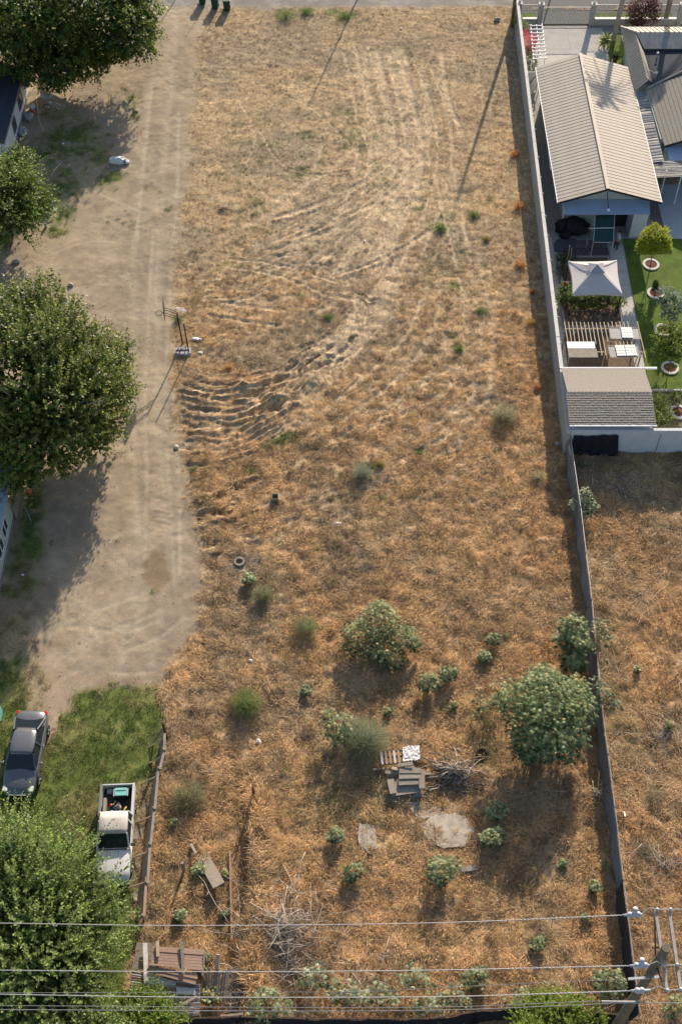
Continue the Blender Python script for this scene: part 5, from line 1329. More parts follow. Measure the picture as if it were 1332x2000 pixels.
# feathery shrubs
def feather(label, px, py, r, seed, c=(.17,.19,.10), n=1800, name='feathery_shrub', h=1.15, group='feathery green shrubs'):
    rng = np.random.default_rng(seed); sc = 2425/(60/(math.cos(PITCH)+math.sin(PITCH)*((py-1000)/2425)))
    rm = r/sc; b = at(px,py,rm*h*.5); z0 = gh(b[0],b[1])
    t = thing(name, label, 'shrub', (b[0],b[1],z0), 0, group)
    d = norm(np.abs(rng.normal(size=(n,3)))*np.sign(rng.normal(size=(n,3)))*[1,1,0]+np.stack([np.zeros(n),np.zeros(n),rng.uniform(.0,1.6,n)],-1))
    u = rng.uniform(.15,.85,n)
    p = np.array([b[0],b[1],z0])+d*np.array([rm,rm,rm*h*1.15])*u[:,None]
    ax_ = norm(d+rng.normal(0,.35,(n,3))+np.array([0,0,.3]))
    V_ = [(0,-.018,0),(0,.018,0),(1,.0,0)]
    cc = np.array(c)*(.95 if name == 'dried_shrub' else 1.3)*rng.uniform(.65,1.35,(n,1))*np.stack([rng.uniform(.9,1.05,n),np.ones(n),np.ones(n)],-1)
    place_leaves('foliage', p, ax_, rng.normal(size=(n,3)), rm*rng.uniform(.25,.5,n), cc, V_, [(0,1,2)], M['fine'], t, width=1.0/max(rm,.4)*.9)
    mb = MB()
    for i_ in range(14):
        e = Vector(d[i_])*rm*.7; mb.tube([(b[0],b[1],z0-.05),(b[0]+e.x*.5,b[1]+e.y*.5,z0+e.z*.6),(b[0]+e.x,b[1]+e.y,z0+e.z*h)],[.018,.012,.005],4)
    mb.build('stems', M['twig_dk'], t)
feather('feathery pale green shrub, left neighbour of the wide castor bush',597,1222,33,201)
feather('rounded feathery shrub of fresher green above a small white scrap',481,1370,37,202,(.15,.19,.07),2600)
feather('wide wispy shrub of grey green beside the board fence',368,1555,44,203,(.20,.20,.12),2200,h=.7)
feather('small feathery shrub just below the yellow green castor',513,1160,26,204,(.18,.19,.11))
feather('compact blue green feathery shrub alone in the middle of the lot',707,922,23,205,(.17,.20,.14))
feather('greyish feathery shrub near the boundary wall',984,806,29,206,(.22,.22,.14))
feather('thin wispy shrub at the edge of the fence shadow',1052,930,17,207,(.24,.25,.17),700)
feather('large feathery shrub joined to the medium castor by the lumber pile',712,1440,54,208,(.19,.215,.14),5200)
feather('thin feathery wisp beside the upper small castor',985,1238,18,209,(.25,.23,.14),500)
feather('wispy grey green shrub on the neighbouring lot near the fence',1275,1555,26,210,(.24,.22,.14),700,h=.6)
feather('faded wispy shrub lower on the neighbouring lot',1258,1660,26,211,(.22,.20,.14),700,h=.6)
for k,(px,py,r,lb,c) in enumerate(((1015,515,16,'rust orange dried shrub, largest of those along the wall shadow',(.42,.19,.06)),(1012,400,14,'rust orange dried shrub north of the largest one by the wall',(.42,.21,.08)),(1036,628,13,'yellowish dried shrub at the wall shadow below the others',(.34,.24,.07)),
                                 (950,465,10,'small yellow green tuft in the upper field by the wall',(.26,.22,.08)),(742,908,12,'small yellow green weed beside the compact feathery shrub',(.24,.22,.07)),(1005,300,12,'rust coloured dried tuft at the upper wall shadow',(.36,.18,.08)),
                                 (447,715,14,'straw coloured upright tuft near the hoop',(.50,.30,.13)),(1040,570,9,'small rust tuft on the shadow edge by the wall',(.40,.20,.07)),(1050,755,10,'rust tuft at the shadow edge opposite the shed',(.42,.21,.08)))):
    feather(lb, px, py, r, 230+k, c, 700, 'dried_shrub', 1.0, 'dried shrubs and tufts')
# low green weeds
for k,(px,py,r,lb) in enumerate(((938,607,14,'bright green weed clump, the greenest spot of the field'),(860,444,18,'widest low green weed clump in the upper field'),(925,420,15,'low green weed clump nearest the wall in the upper field'),(558,30,28,'large dark green weed patch by the road edge, left one'),(600,22,18,'dark green weed patch by the road edge, middle one'),(672,30,22,'dark green weed patch by the road edge, right one'),(640,620,13,'low dull green weed clump left of the field centre'),(377,918,9,'tiny green weed clump at the edge of the dirt road'),(897,683,14,'faded green weed clump right of the field centre'),(818,885,11,'small green weed clump below the traces'),(348,625,11,'green weed clump left of the hoop pole'))):
    feather(lb, px, py, r, 260+k, (.10,.16,.045), 500, 'weed_clump', .45, 'low green weed clumps')
# ------------------------------------------------------------------ left-hand buildings
lh = thing('house', 'white walled house with dark blue shingle roof under the corner tree', 'house', (-28,86,0))
ne = at(59,182); ne_top = at(49,147,2.1)
hx, hy = ne[0]-.05, ne[1]
MB().span(hx-9, hx, hy-9.5, hy, 0, 2.3).build('wall', M['white'], lh)
for k in range(9):
    MB().span(hx, hx+.018, hy-9.45+k*1.05, hy-9.45+k*1.05+1.03, .35, 2.25).build('siding_panel', M['white'], lh)
MB().span(hx+.001, hx+.05, hy-9.5, hy, 0, .33).build('plinth', M['conc_dark'], lh)
nc2 = 16
for k in range(nc2):
    t0, t1 = k/nc2, (k+1)/nc2
    x0 = hx+.06-9.5*t0; x1 = hx+.06-9.5*t1; z0 = 2.32+1.5*t0; z1 = 2.32+1.5*t1
    MB().slab([(x0,hy-9.9,z0+.02),(x0,hy+.2,z0+.02),(x1-.03,hy+.2,z1),(x1-.03,hy-9.9,z1)],.04).build('shingle_course', M['shingle_dk'], lh)
MB().bar((hx+.09,hy-9.9,2.26),(hx+.09,hy+.2,2.26),.05,.10).build('fascia', M['conc_dark'], lh)
def window(parent, x, y0, y1, z0, z1, n=2, fm='white'):
    f = MB(); 
    for (a0,a1,b0,b1) in ((y0,y1,z0,z0+.07),(y0,y1,z1-.07,z1),(y0,y0+.07,z0+.07,z1-.07),(y1-.07,y1,z0+.07,z1-.07),((y0+y1)/2-.03,(y0+y1)/2+.03,z0+.07,z1-.07)):
        f.span(x,x+.06,a0,a1,b0,b1)
    fo = f.build('window', M[fm], parent)
    MB().span(x+.002,x+.03,y0+.07,y1-.07,z0+.07,z1-.07).build('pane', M['glass'], fo)
window(lh, hx+.02, hy-3.9, hy-2.4, .95, 2.0, fm='iron'); window(lh, hx+.02, hy-6.7, hy-5.6, .8, 1.9, fm='iron')
MB().slab([(hx+.02,hy-1.8,2.0),(hx+.02,hy-.2,2.0),(hx+.55,hy-.2,1.7),(hx+.55,hy-1.8,1.7)],.03).build('awning', M['conc_dark'], lh)

lb = thing('mobile_home', 'pale green mobile home with blue grey metal roof at the left edge', 'mobile home', (-20,45,0))
c0_ = at(30,1015)
bx, by = c0_[0]-.05, c0_[1]
MB().span(bx-5, bx, by-9.5, by, .3, 2.35).build('wall', M['pale_gn'], lb)
for k in range(8): MB().span(bx, bx+.015, by-9.45+k*1.2, by-9.45+k*1.2+1.17, .42, 2.3).build('siding_panel', M['pale_gn'], lb)
MB().span(bx-4.9, bx+.03, by-9.4, by-.1, 0, .31).build('skirt', M['iron'], lb)
for k in range(10):
    y1 = by+2.6-k*1.22
    MB().slab([(bx+.08,y1,2.38),(bx-5,y1,2.62),(bx-5,y1-1.2,2.62),(bx+.08,y1-1.2,2.38)],.03).build('roof_sheet', M['metal_bl'], lb)
    MB().bar((bx+.08,y1-1.21,2.40),(bx-5,y1-1.21,2.64),.05,.04).build('roof_seam', M['metal_bl'], lb)
window(lb, bx+.02, by-2.3, by-1.2, 1.0, 2.05); window(lb, bx+.02, by-3.8, by-2.6, 1.0, 2.05)
pf = thing('plank_screen', 'small dark plank screen at the corner of the mobile home', 'fence', (bx+.3,by+1.3,0))
for k in range(8): MB().span(bx+.1,bx+.14,by+.05+.32*k,by+.33+.32*k,0,1.35+rnd.uniform(-.08,.08)).build('plank', M['wood'], pf)
MB().bar((bx+.17,by+.1,1.1),(bx+.17,by+2.6,1.1),.04,.08).build('rail', M['wood'], pf)
MB().bar((bx+.2,by+1.4,.9),(bx+1.1,by-.2,.05),.07,.07).build('prop', M['wood'], pf)

# ------------------------------------------------------------------ utility poles
ub = at(1180,2040); UX, UY = ub[0], ub[1]
up = thing('utility_pole', 'weathered timber utility pole with double crossarms and three heavy wires', 'utility pole', (UX,UY,0))
UH = 13.45
MB().tube([(UX,UY,-.1),(UX,UY,6),(UX,UY,UH)],[.23,.20,.17],14).build('pole', M['pole'], up, smooth=True)
MB().tube([(UX,UY,UH),(UX,UY,UH+.12)],[.18,.17],14).build('pole_cap', M['pole'], up)
zA = 12.95
def armpts(p, q, z=zA): return at(p[0],p[1],z), at(q[0],q[1],z)
a1 = armpts((1279,1778),(1302,1937)); a2 = armpts((1305,1776),(1329,1938))
for (a_, b_) in (a1, a2): MB().bar(a_, b_, .11, .14).build('crossarm', M['arm'], up)
for (px,py) in ((1288,1826),(1310,1885)): 
    p = at(px,py,zA+.1); 
MB().tube([(UX-.35,UY+.25,zA-.15),(UX+.4,UY+.25,zA-.15)],.03,6).build('through_bolt', M['rust'], up)
mb = MB(); mb.bar((a1[1][0],a1[1][1],zA-.1),(UX,UY,zA-1.4),.05,.05); mb.bar((a1[0][0],a1[0][1],zA-.1),(UX,UY,zA-1.4),.05,.05); mb.build('arm_brace', M['rust'], up)
zl = 8.8
MB().bar(*armpts((1226,1912),(1286,1908),zl+1.6), .09,.09).build('secondary_arm', M['porc'], up)
wires = []
def wire(label, pts, zs, r, m_='wire', nm='power_line', cat='power line', parent=None):
    P_ = [Vector(at(px,py,z)) for (px,py),z in zip(pts,zs)]
    d0 = (P_[0]-P_[1]).normalized(); P_.insert(0, P_[0]+d0*30)
    # smooth resample
    out = []
    for i_ in range(len(P_)-1):
        p0 = P_[max(i_-1,0)]; p1 = P_[i_]; p2 = P_[i_+1]; p3 = P_[min(i_+2,len(P_)-1)]
        for k in range(6):
            t = k/6; out.append(.5*((2*p1)+(-p0+p2)*t+(2*p0-5*p1+4*p2-p3)*t*t+(-p0+3*p1-3*p2+p3)*t**3))
    out.append(P_[-1])
    o = MB().tube(out, r, 6).build(nm, M[m_], parent, smooth=True)
    if parent is None: tag(o, label, cat, 'overhead lines crossing the south end of the lot')
    return o, P_
specs = (('upper heavy power line strung across the south of the lot', [(0,1803),(300,1807.5),(600,1806.5),(900,1801),(1225,1787)]),
         ('middle heavy power line strung across the south of the lot', [(0,1895),(300,1897.5),(600,1897.5),(900,1894),(1238,1886)]),
         ('lower heavy power line strung across the bottom edge', [(0,1942),(300,1947),(600,1948),(900,1946),(1240,1935)]))
for k,(lb_, pt) in enumerate(specs):
    zz = [zA-.75,zA-.8,zA-.7,zA-.35,zA+.1]
    o, P_ = wire(lb_, pt, zz, .0155)
    # helical armour rods near the pole and polymer dead-end
    a_, b_ = P_[-2], P_[-1]; L_ = (b_-a_); u_ = L_.normalized(); mb = MB(); ps = []
    side = u_.cross(Vector((0,0,1))).normalized(); upv = side.cross(u_)
    st = b_-u_*4.6
    for i_ in range(150):
        q = st+u_*4.5*i_/150; an = i_*2*PI/5; ps.append(q+(side*math.cos(an)+upv*math.sin(an))*.024)
    mb.tube(ps,.012,4).build('armour_rods', M['wire'], up)
    ins = MB()
    for i_ in range(3 if k < 2 else 2):
        c_ = b_+u_*(.08+.16*i_)
        ins.blob(tuple(c_),(.12,.12,.15),0,1,10,6)
    if k < 2: ins.tube([b_+u_*.25+Vector((0,0,.0)), b_+u_*.25+side*-.12+Vector((0,0,.35))],.10,8)
    ins.tube([b_-u_*.15, b_+u_*.55],.05,7)
    ins.build('insulator', M['porc'], up, smooth=True)
    e_ = at([1283,1297,1303][k],[1776,1886,1934][k],zA+.12); f_ = at([1309,1322,1329][k],[1776,1884,1932][k],zA+.12); far_ = Vector(f_)+Vector((14,-.1,-.2))
    MB().tube([b_+u_*.5, Vector(e_).lerp(b_+u_*.5,.5)+Vector((0,.1,.16)), Vector(e_), Vector(f_), Vector(f_)+Vector((1.2,-.02,.1)), far_],.018,6).build('jumper_wire', M['wire'], up)
    for q in (e_, f_): MB().lathe((q[0],q[1],zA+.05),[(.03,0),(.07,.03),(.045,.06),(.07,.09),(.03,.13)],10).build('pin_insulator', M['porc'], up, smooth=True)
for k,(pt,r_,lb_) in enumerate((([(0,1964),(600,1968),(900,1966),(1170,1955),(1225,1958)],.012,'upper thin cable of the twin pair at the bottom edge'),
                          ([(0,1972),(600,1975),(900,1972),(1170,1961),(1225,1960)],.016,'lower thin cable of the twin pair at the bottom edge'),
                          ([(400,1938),(700,1937),(900,1927),(1130,1916),(1226,1914)],.010,'faint thin cable between middle and lower heavy lines'))):
    z_ = zl if k < 2 else zl+1.6
    wire(lb_, pt, [z_-.6,z_-.6,z_-.4,z_-.1,z_], r_, 'iron')
c_ = at(1238,1958,zl); MB().tube([(c_[0]-1.3,c_[1]+.02,zl+.02),(c_[0]+.2,c_[1],zl+.02)],.055,7).build('splice_case', M['galv'], up)
c_ = at(1245,1958,zl); MB().tube([Vector(c_), Vector(c_)+Vector((16,-.1,-.2))],.022,6).build('cable', M['galv'], up)
MB().tube([(UX-.9,UY+1.1,.0),(UX-.1,UY,7.5)],.012,4).build('guy_wire', M['wire'], up)

pb = at(999,52)
sp = thing('utility_pole', 'dark street pole rising past the top edge at the wall corner', 'utility pole', (pb[0],pb[1],0))
MB().tube([(pb[0],pb[1],-.1),(pb[0],pb[1],10.6)],[.16,.11],10).build('pole', M['pole'], sp, smooth=True)
MB().bar((pb[0]-1.0,pb[1],10.0),(pb[0]+1.0,pb[1],10.0),.09,.11).build('crossarm', M['arm'], sp)
def shadow_pole(label, tip_px, h, r, y_base_off=0):
    tip = at(*tip_px); Ls = h/math.tan(SUN_EL)
    b = (tip[0]+math.sin(SUN_AZ)*Ls, tip[1]+math.cos(SUN_AZ)*Ls)
    t = thing('street_pole', label, 'pole', (b[0],b[1],0))
    MB().tube([(b[0],b[1],-.1),(b[0],b[1],h)],[r*1.2,r*.8],8).build('pole', M['pole'], t, smooth=True)
    return t, b
shadow_pole('street pole beyond the top edge casting the long thin field shadow', (600,212), 8.4, .07)
t_, b_ = shadow_pole('short street pole beyond the top edge near the bins', (316,42), 3.4, .05)
shadow_pole('street pole beyond the fence casting a shadow on the driveway', (1053,72), 5.0, .08)

# ------------------------------------------------------------------ basketball hoops on the verge
bh = thing('basketball_hoop', 'dark basketball stand with backboard seen edge on, left of the two', 'basketball hoop', (*g(357,671)[:2], gh(*g(357,671)[:2])))
hb = g(357,671); dx_ = Vector((-.985,-.12,0)).normalized()      # the board looks west
ptop = Vector((hb[0]-.10,hb[1]+.02,2.85))
MB().tube([hb,ptop],[.05,.045],8).build('pole', M['dark'], bh)
for s_ in (-1,1):
    of = dx_.cross(Vector((0,0,1)))*.10*s_
    MB().bar(ptop+of, ptop+of+dx_*.75+Vector((0,0,.42)),.035,.045).build('arm', M['dark'], bh)
    MB().bar(ptop+of-Vector((0,0,.5)), ptop+of+dx_*.75+Vector((0,0,-.05)),.03,.04).build('arm', M['dark'], bh)
bc = ptop+dx_*.80+Vector((0,0,.35)); sdw = dx_.cross(Vector((0,0,1))).normalized()
# board tilted clockwise: a fan-shaped backboard
q_ = [bc+sdw*-.62+Vector((0,0,-.42)), bc+sdw*.62+Vector((0,0,-.42)), bc+sdw*.72+Vector((0,0,.5)), bc+Vector((0,0,.62)), bc+sdw*-.72+Vector((0,0,.5))]
mb = MB(); n_ = len(q_); vs = [p+dx_*.02 for p in q_]+[p-dx_*.02 for p in q_]
mb.add(vs,[tuple(range(n_)),tuple(range(n_,2*n_))[::-1]]+[((i_+1)%n_,i_,n_+i_,n_+(i_+1)%n_) for i_ in range(n_)]); mb.build('backboard', M['dark'], bh)
mb = MB(); rc = bc+dx_*.36+Vector((0,0,-.28)); mb.tube([rc+Vector((.23*math.cos(t*PI/8),.23*math.sin(t*PI/8),0)) for t in range(17)],.012,5); mb.bar(bc+Vector((0,0,-.28)),rc-dx_*.23,.06,.03)
rim = mb.build('rim', M['rust'], bh)
mb = MB()
for k in range(10):
    a_ = 2*PI*k/10; mb.tube([rc+Vector((.23*math.cos(a_),.23*math.sin(a_),0)),rc+Vector((.12*math.cos(a_+.5),.12*math.sin(a_+.5),-.4))],.006,3)
mb.build('net', M['porc'], rim)
b2 = g(370,692)
bh2 = thing('basketball_hoop', 'second hoop pole with bare rim on a grey moulded base', 'basketball hoop', b2)
bz = b2[2]+.02; bcx, bcy = g(358,690)[:2]
MB().prism([(bcx-.55,bcy-.28),(bcx+.35,bcy-.38),(bcx+.55,bcy-.2),(bcx+.5,bcy+.32),(bcx-.35,bcy+.38),(bcx-.5,bcy+.2)],bz,bz+.20).build('base', M['plas_gy'], bh2, bevel=.05)
for (a_,b_) in (((-.45,.0),(.45,.05)),((-.2,-.25),(-.1,.28)),((.15,-.3),(.2,.3))):
    MB().bar((bcx+a_[0],bcy+a_[1],bz+.215),(bcx+b_[0],bcy+b_[1],bz+.215),.06,.05).build('base_rib', M['dark'], bh2)
MB().tube([(b2[0],b2[1],bz+.1),(b2[0]-.10,b2[1]+.08,2.75)],.042,8).build('pole', M['dark'], bh2)
MB().bar((b2[0]-.02,b2[1],bz+.8),(bcx-.2,bcy-.1,bz+.24),.03,.03).build('strut', M['dark'], bh2)
rc = Vector((b2[0]+.28,b2[1]+.1,2.2))
mb = MB(); mb.tube([rc+Vector((.23*math.cos(t*PI/8),.23*math.sin(t*PI/8),0)) for t in range(17)],.012,5); mb.bar((b2[0]-.1,b2[1]+.08,2.2),rc-Vector((.23,0,0)),.05,.03); mb.build('rim', M['rust'], bh2)

# ------------------------------------------------------------------ vehicles
def loft(secs, caps=True):
    """secs: list of rings (equal length lists of points)"""
    mb = MB(); n = len(secs[0]); vs = [p for s in secs for p in s]
    fs = [(i_*n+j_, i_*n+(j_+1)%n, (i_+1)*n+(j_+1)%n, (i_+1)*n+j_) for i_ in range(len(secs)-1) for j_ in range(n)]
    if caps: fs += [tuple(range(n))[::-1], tuple((len(secs)-1)*n+j_ for j_ in range(n))]
    return mb.add(vs, fs)
def wheel(parent, x, y, r, wd, side):
    ty = MB(); n = 20; prof = [(-wd/2,r*.72),(-wd/2,r*.96),(-wd/2+.03,r),(wd/2-.03,r),(wd/2,r*.96),(wd/2,r*.72)]
    vs = [(x+r_*math.cos(2*PI*k/n), y+w_, r+r_*math.sin(2*PI*k/n)) for (w_,r_) in prof for k in range(n)]
    t = ty.add(vs,[(i_*n+j_,i_*n+(j_+1)%n,(i_+1)*n+(j_+1)%n,(i_+1)*n+j_) for i_ in range(5) for j_ in range(n)]).build('wheel', M['tyre'], parent, world=False, smooth=True)
    rm_ = MB(); vs = [(x+r*.72*math.cos(2*PI*k/n), y+side*wd*.30, r+r*.72*math.sin(2*PI*k/n)) for k in range(n)]
    rm_.add(vs,[tuple(range(n))]); 
    for k in range(5):
        a_ = 2*PI*k/5; rm_.bar((x,y+side*wd*.42,r),(x+r*.7*math.cos(a_),y+side*wd*.40,r+r*.7*math.sin(a_)),.06,.03)
    rm_.build('rim', M['chrome'], t, world=False)
def sedan(label, loc, rz):
    t = thing('parked_car', label, 'car', loc, rz)     # front towards +x
    def ring(x, w_, zb, zt, zc):
        # bottom, side, shoulder, top centre
        return [(x,-w_*.90,.22),(x,-w_,.42),(x,-w_*1.0,zb*.82),(x,-w_*.93,zb),(x,-w_*.55,zt),(x,0,zc),(x,w_*.55,zt),(x,w_*.93,zb),(x,w_,zb*.82),(x,w_,.42),(x,w_*.90,.22),(x,0,.2)]
    S_ = [(-2.38,.66,.62,.66,.68),(-2.33,.78,.86,.93,.96),(-2.1,.86,.95,1.03,1.06),(-1.6,.90,.96,1.06,1.09),(-.8,.92,.95,1.0,1.0),(.3,.92,.93,.96,.97),(.9,.91,.90,.97,1.01),(1.6,.89,.80,.90,.94),(2.05,.84,.70,.80,.83),(2.3,.72,.60,.68,.70),(2.40,.58,.48,.52,.54)]
    b_ = loft([ring(*s) for s in S_]).build('body', M['carp'], t, world=False, smooth=True)
    sb_ = b_.modifiers.new('s','SUBSURF'); sb_.levels = 1; sb_.render_levels = 1
    # cabin frame with roof, glazed panes set 6 mm proud
    ro = [(-1.05,.54,1.35),(-.8,.60,1.41),(-.4,.635,1.455),(.05,.63,1.465),(.32,.60,1.45),(.48,.56,1.41)]
    rr = [[(x,-w_*1.02,z-.06),(x,-w_*.92,z-.005),(x,-w_*.5,z+.02),(x,0,z+.03),(x,w_*.5,z+.02),(x,w_*.92,z-.005),(x,w_*1.02,z-.06),(x,0,z-.07)] for (x,w_,z) in ro]
    loft(rr).build('roof', M['carp'], t, world=False, smooth=True)
    cab = [[(-1.80,-.76,.98),(-1.80,.76,.98),(-.95,.60,1.36),(-.95,-.60,1.36)],[(1.12,-.78,.93),(.42,-.61,1.40),(.42,.61,1.40),(1.12,.78,.93)]]
    def pane(q, nm, m_, off):
        q = [Vector(p) for p in q]; nn = (q[1]-q[0]).cross(q[2]-q[0]).normalized(); c_ = sum(q,Vector())/len(q)
        if nn.dot(c_-Vector((0,0,.6))) < 0: nn = -nn
        MB().add([p+nn*off for p in q]+[p-nn*.02 for p in q],[(0,1,2,3),(7,6,5,4),(0,4,5,1),(1,5,6,2),(2,6,7,3),(3,7,4,0)]).build(nm, m_, t, world=False)
    pane(cab[0],'rear_window',M['glass'],.02); pane(cab[1],'windscreen',M['glass'],.02)
    for s in (-1,1):
        sd_q = [(-1.45,s*.84,.97),(.95,s*.84,.93),(.35,s*.655,1.38),(-.85,s*.645,1.36)]
        pane(sd_q,'side_window',M['glass'],.0)
        for (a_,b2_) in (((-1.85,s*.80,.98),(-.95,s*.62,1.38)),((1.15,s*.80,.93),(.42,s*.63,1.41)),((-.2,s*.86,.95),(-.22,s*.67,1.40))):
            MB().bar(a_,b2_,.07,.06).build('pillar', M['carp'], t, world=False)
        MB().box((.78,s*1.0,1.0),(.14,.20,.12)).build('mirror', M['carp'], t, world=False, bevel=.03)
        MB().box((-.35,s*.93,.78),(.18,.03,.03)).build('door_handle', M['chrome'], t, world=False)
        MB().box((-2.2,s*.74,.84),(.22,.18,.14)).build('tail_light', M['red'], t, world=False, bevel=.03)
        MB().box((2.08,s*.66,.68),(.32,.26,.12)).build('headlight', M['glass_lt'], t, world=False, bevel=.03)
        for x_ in (-1.42,1.42): wheel(t, x_, s*.83, .33, .22, s)
    MB().box((2.36,0,.50),(.10,1.0,.16)).build('grille', M['dark'], t, world=False)
    MB().box((2.40,0,.63),(.05,.9,.04)).build('grille_bar', M['chrome'], t, world=False)
    MB().box((2.38,0,.33),(.12,1.3,.08)).build('bumper_lip', M['dark'], t, world=False)
    return t
def pickup(label, loc, rz):
    t = thing('pickup_truck', label, 'pickup truck', loc, rz)
    w_ = .86; m_ = M['truckp']
    # hood / front body
    def ring(x, a, zb, zt): return [(x,-a*.95,.42),(x,-a,.55),(x,-a,zb*.9),(x,-a*.95,zb),(x,-a*.5,zt),(x,0,zt+.01),(x,a*.5,zt),(x,a*.95,zb),(x,a,zb*.9),(x,a,.55),(x,a*.95,.42),(x,0,.4)]
    loft([ring(*s) for s in ((.72,w_,1.02,1.06),(1.3,w_,1.0,1.06),(2.0,w_*.98,.95,1.02),(2.35,w_*.95,.88,.95),(2.43,w_*.9,.7,.72))]).build('hood', m_, t, world=False, smooth=True)
    # cab sides and lower body
    MB().box((-.05,0,.73),(1.62,1.72,.60)).build('cab_body', m_, t, world=False, bevel=.04)
    rr = [[(x,-a*1.0,z-.07),(x,-a*.93,z-.005),(x,-a*.5,z+.02),(x,0,z+.03),(x,a*.5,z+.02),(x,a*.93,z-.005),(x,a*1.0,z-.07),(x,0,z-.08)] for (x,a,z) in ((-.83,.70,1.58),(-.4,.73,1.61),(.1,.73,1.60),(.32,.70,1.55))]
    stain = mat('stained_white_roof', (.60,.59,.56), .6, .2, 1.2, col2=(.44,.37,.30))
    loft(rr).build('roof', stain, t, world=False, smooth=True)
    def pane(q, nm, off=.0):
        q = [Vector(p) for p in q]; nn = (q[1]-q[0]).cross(q[2]-q[0]).normalized(); c_ = sum(q,Vector())/4
        if nn.dot(c_-Vector((-.2,0,.8))) < 0: nn = -nn
        MB().add([p+nn*off for p in q]+[p-nn*.02 for p in q],[(0,1,2,3),(7,6,5,4),(0,4,5,1),(1,5,6,2),(2,6,7,3),(3,7,4,0)]).build(nm, M['glass'], t, world=False)
    pane([(.88,-.74,1.07),(.88,.74,1.07),(.34,.66,1.50),(.34,-.66,1.50)],'windscreen')
    pane([(-.86,-.68,1.06),(-.86,.68,1.06),(-.84,.64,1.50),(-.84,-.64,1.50)],'rear_window')
    for s in (-1,1):
        pane([(-.30,s*.83,1.06),(.72,s*.83,1.06),(.28,s*.72,1.50),(-.30,s*.72,1.50)],'side_window')
        pane([(-.80,s*.83,1.08),(-.42,s*.83,1.08),(-.42,s*.72,1.48),(-.74,s*.72,1.48)],'side_window')
        for (a_,b_) in (((.93,s*.80,1.04),(.32,s*.70,1.54)),((-.36,s*.83,1.04),(-.36,s*.715,1.55)),((-.85,s*.83,1.04),(-.83,s*.70,1.55))): MB().bar(a_,b_,.07,.07).build('pillar', m_, t, world=False)
        MB().box((-1.70,s*.82,.80),(1.68,.09,.52)).build('bed_side', m_, t, world=False, bevel=.02)
        MB().box((-1.70,s*.82,1.08),(1.72,.12,.04)).build('bed_rail', M['iron'] if s < 0 else m_, t, world=False)
        MB().box((.75,s*.98,1.12),(.10,.22,.15)).build('mirror', M['dark'], t, world=False)
        MB().box((-.22,s*.875,.95),(.16,.02,.03)).build('door_handle', M['dark'], t, world=False)
        MB().box((2.42,s*.66,.72),(.06,.26,.14)).build('headlight', M['glass_lt'], t, world=False)
        MB().box((-2.56,s*.80,.75),(.05,.10,.28)).build('tail_light', M['red'], t, world=False)
        for x_ in (-1.65,1.65): wheel(t, x_, s*.77, .34, .22, s)
    MB().box((-1.70,0,.60),(1.68,1.5,.05)).build('bed_floor', M['dark'], t, world=False)
    MB().box((-.90,0,.82),(.05,1.55,.46)).build('bed_front', M['dark'], t, world=False)
    MB().box((-2.53,0,.82),(.06,1.66,.48)).build('tailgate', m_, t, world=False)
    MB().box((-2.64,0,.50),(.14,1.6,.14)).build('rear_bumper', M['chrome'], t, world=False)
    MB().box((2.48,0,.5),(.12,1.7,.16)).build('front_bumper', M['chrome'], t, world=False)
    for s in (-.28,.28): MB().bar((1.0,s,1.085),(2.25,s*.9,1.02),.03,.02).build('hood_crease', stain, t, world=False)
    MB().box((.95,0,1.075),(.04,1.4,.03)).build('wiper', M['dark'], t, world=False)
    return t
pr_ = at(62,1392,1.0); pf_ = at(38,1548,.4)
cxy = ((pr_[0]+pf_[0])/2, (pr_[1]+pf_[1])/2); rz = math.atan2(pf_[1]-pr_[1], pf_[0]-pr_[0])
sedan('metallic grey sedan parked on the grass at the left edge', (cxy[0],cxy[1],gh(*cxy)+.02), rz)
tr_ = at(231,1531,1.05); tf_ = at(219,1712,.9)
rzt = math.atan2(tf_[1]-tr_[1], tf_[0]-tr_[0]); Lt = math.hypot(tf_[0]-tr_[0], tf_[1]-tr_[1])
txy = (tr_[0]+math.cos(rzt)*2.56, tr_[1]+math.sin(rzt)*2.56)
TZ = gh(*txy)+.02
pickup('white pickup with stained roof and loaded open bed, by the board fence', (txy[0],txy[1],TZ), rzt)
def onbed(x, y, z):   # truck local -> world
    c_, s_ = math.cos(rzt), math.sin(rzt); return (txy[0]+c_*x-s_*y, txy[1]+s_*x+c_*y, TZ+z)
def bedbox(nm, lb_, cat, x, y, z, d, m_, rot=0, bev=.02):
    p = onbed(x,y,z); t = MB().box((0,0,0),d).build(nm, M[m_], None, bevel=bev); t.location = p; t.rotation_euler = (0,0,rzt+rot); return tag(t, lb_, cat)
tb = thing('storage_tote', 'teal storage tote with dark rim in the pickup bed', 'tote', onbed(-2.13,.17,.63), rzt)
MB().box((0,0,.17),(.46,.62,.34)).build('tub', M['dark'], tb, world=False, bevel=.02)
MB().box((0,0,.37),(.44,.60,.05)).build('lid', M['teal'], tb, world=False, bevel=.03)
MB().box((-.06,0,.40),(.03,.5,.02)).build('lid_rib', M['dark'], tb, world=False)
for s in (-1,1): MB().box((0,s*.345,.33),(.42,.06,.04)).build('handle', M['porc'], tb, world=False)
bedbox('carton', 'pale grey box in the tailgate corner of the pickup bed', 'box', -2.3,-.42,.72,(.24,.30,.18),'plas_gy')
bedbox('grey_board', 'long grey board standing along the side of the pickup bed', 'board', -1.35,-.60,.85,(.95,.14,.40),'wood_gy')
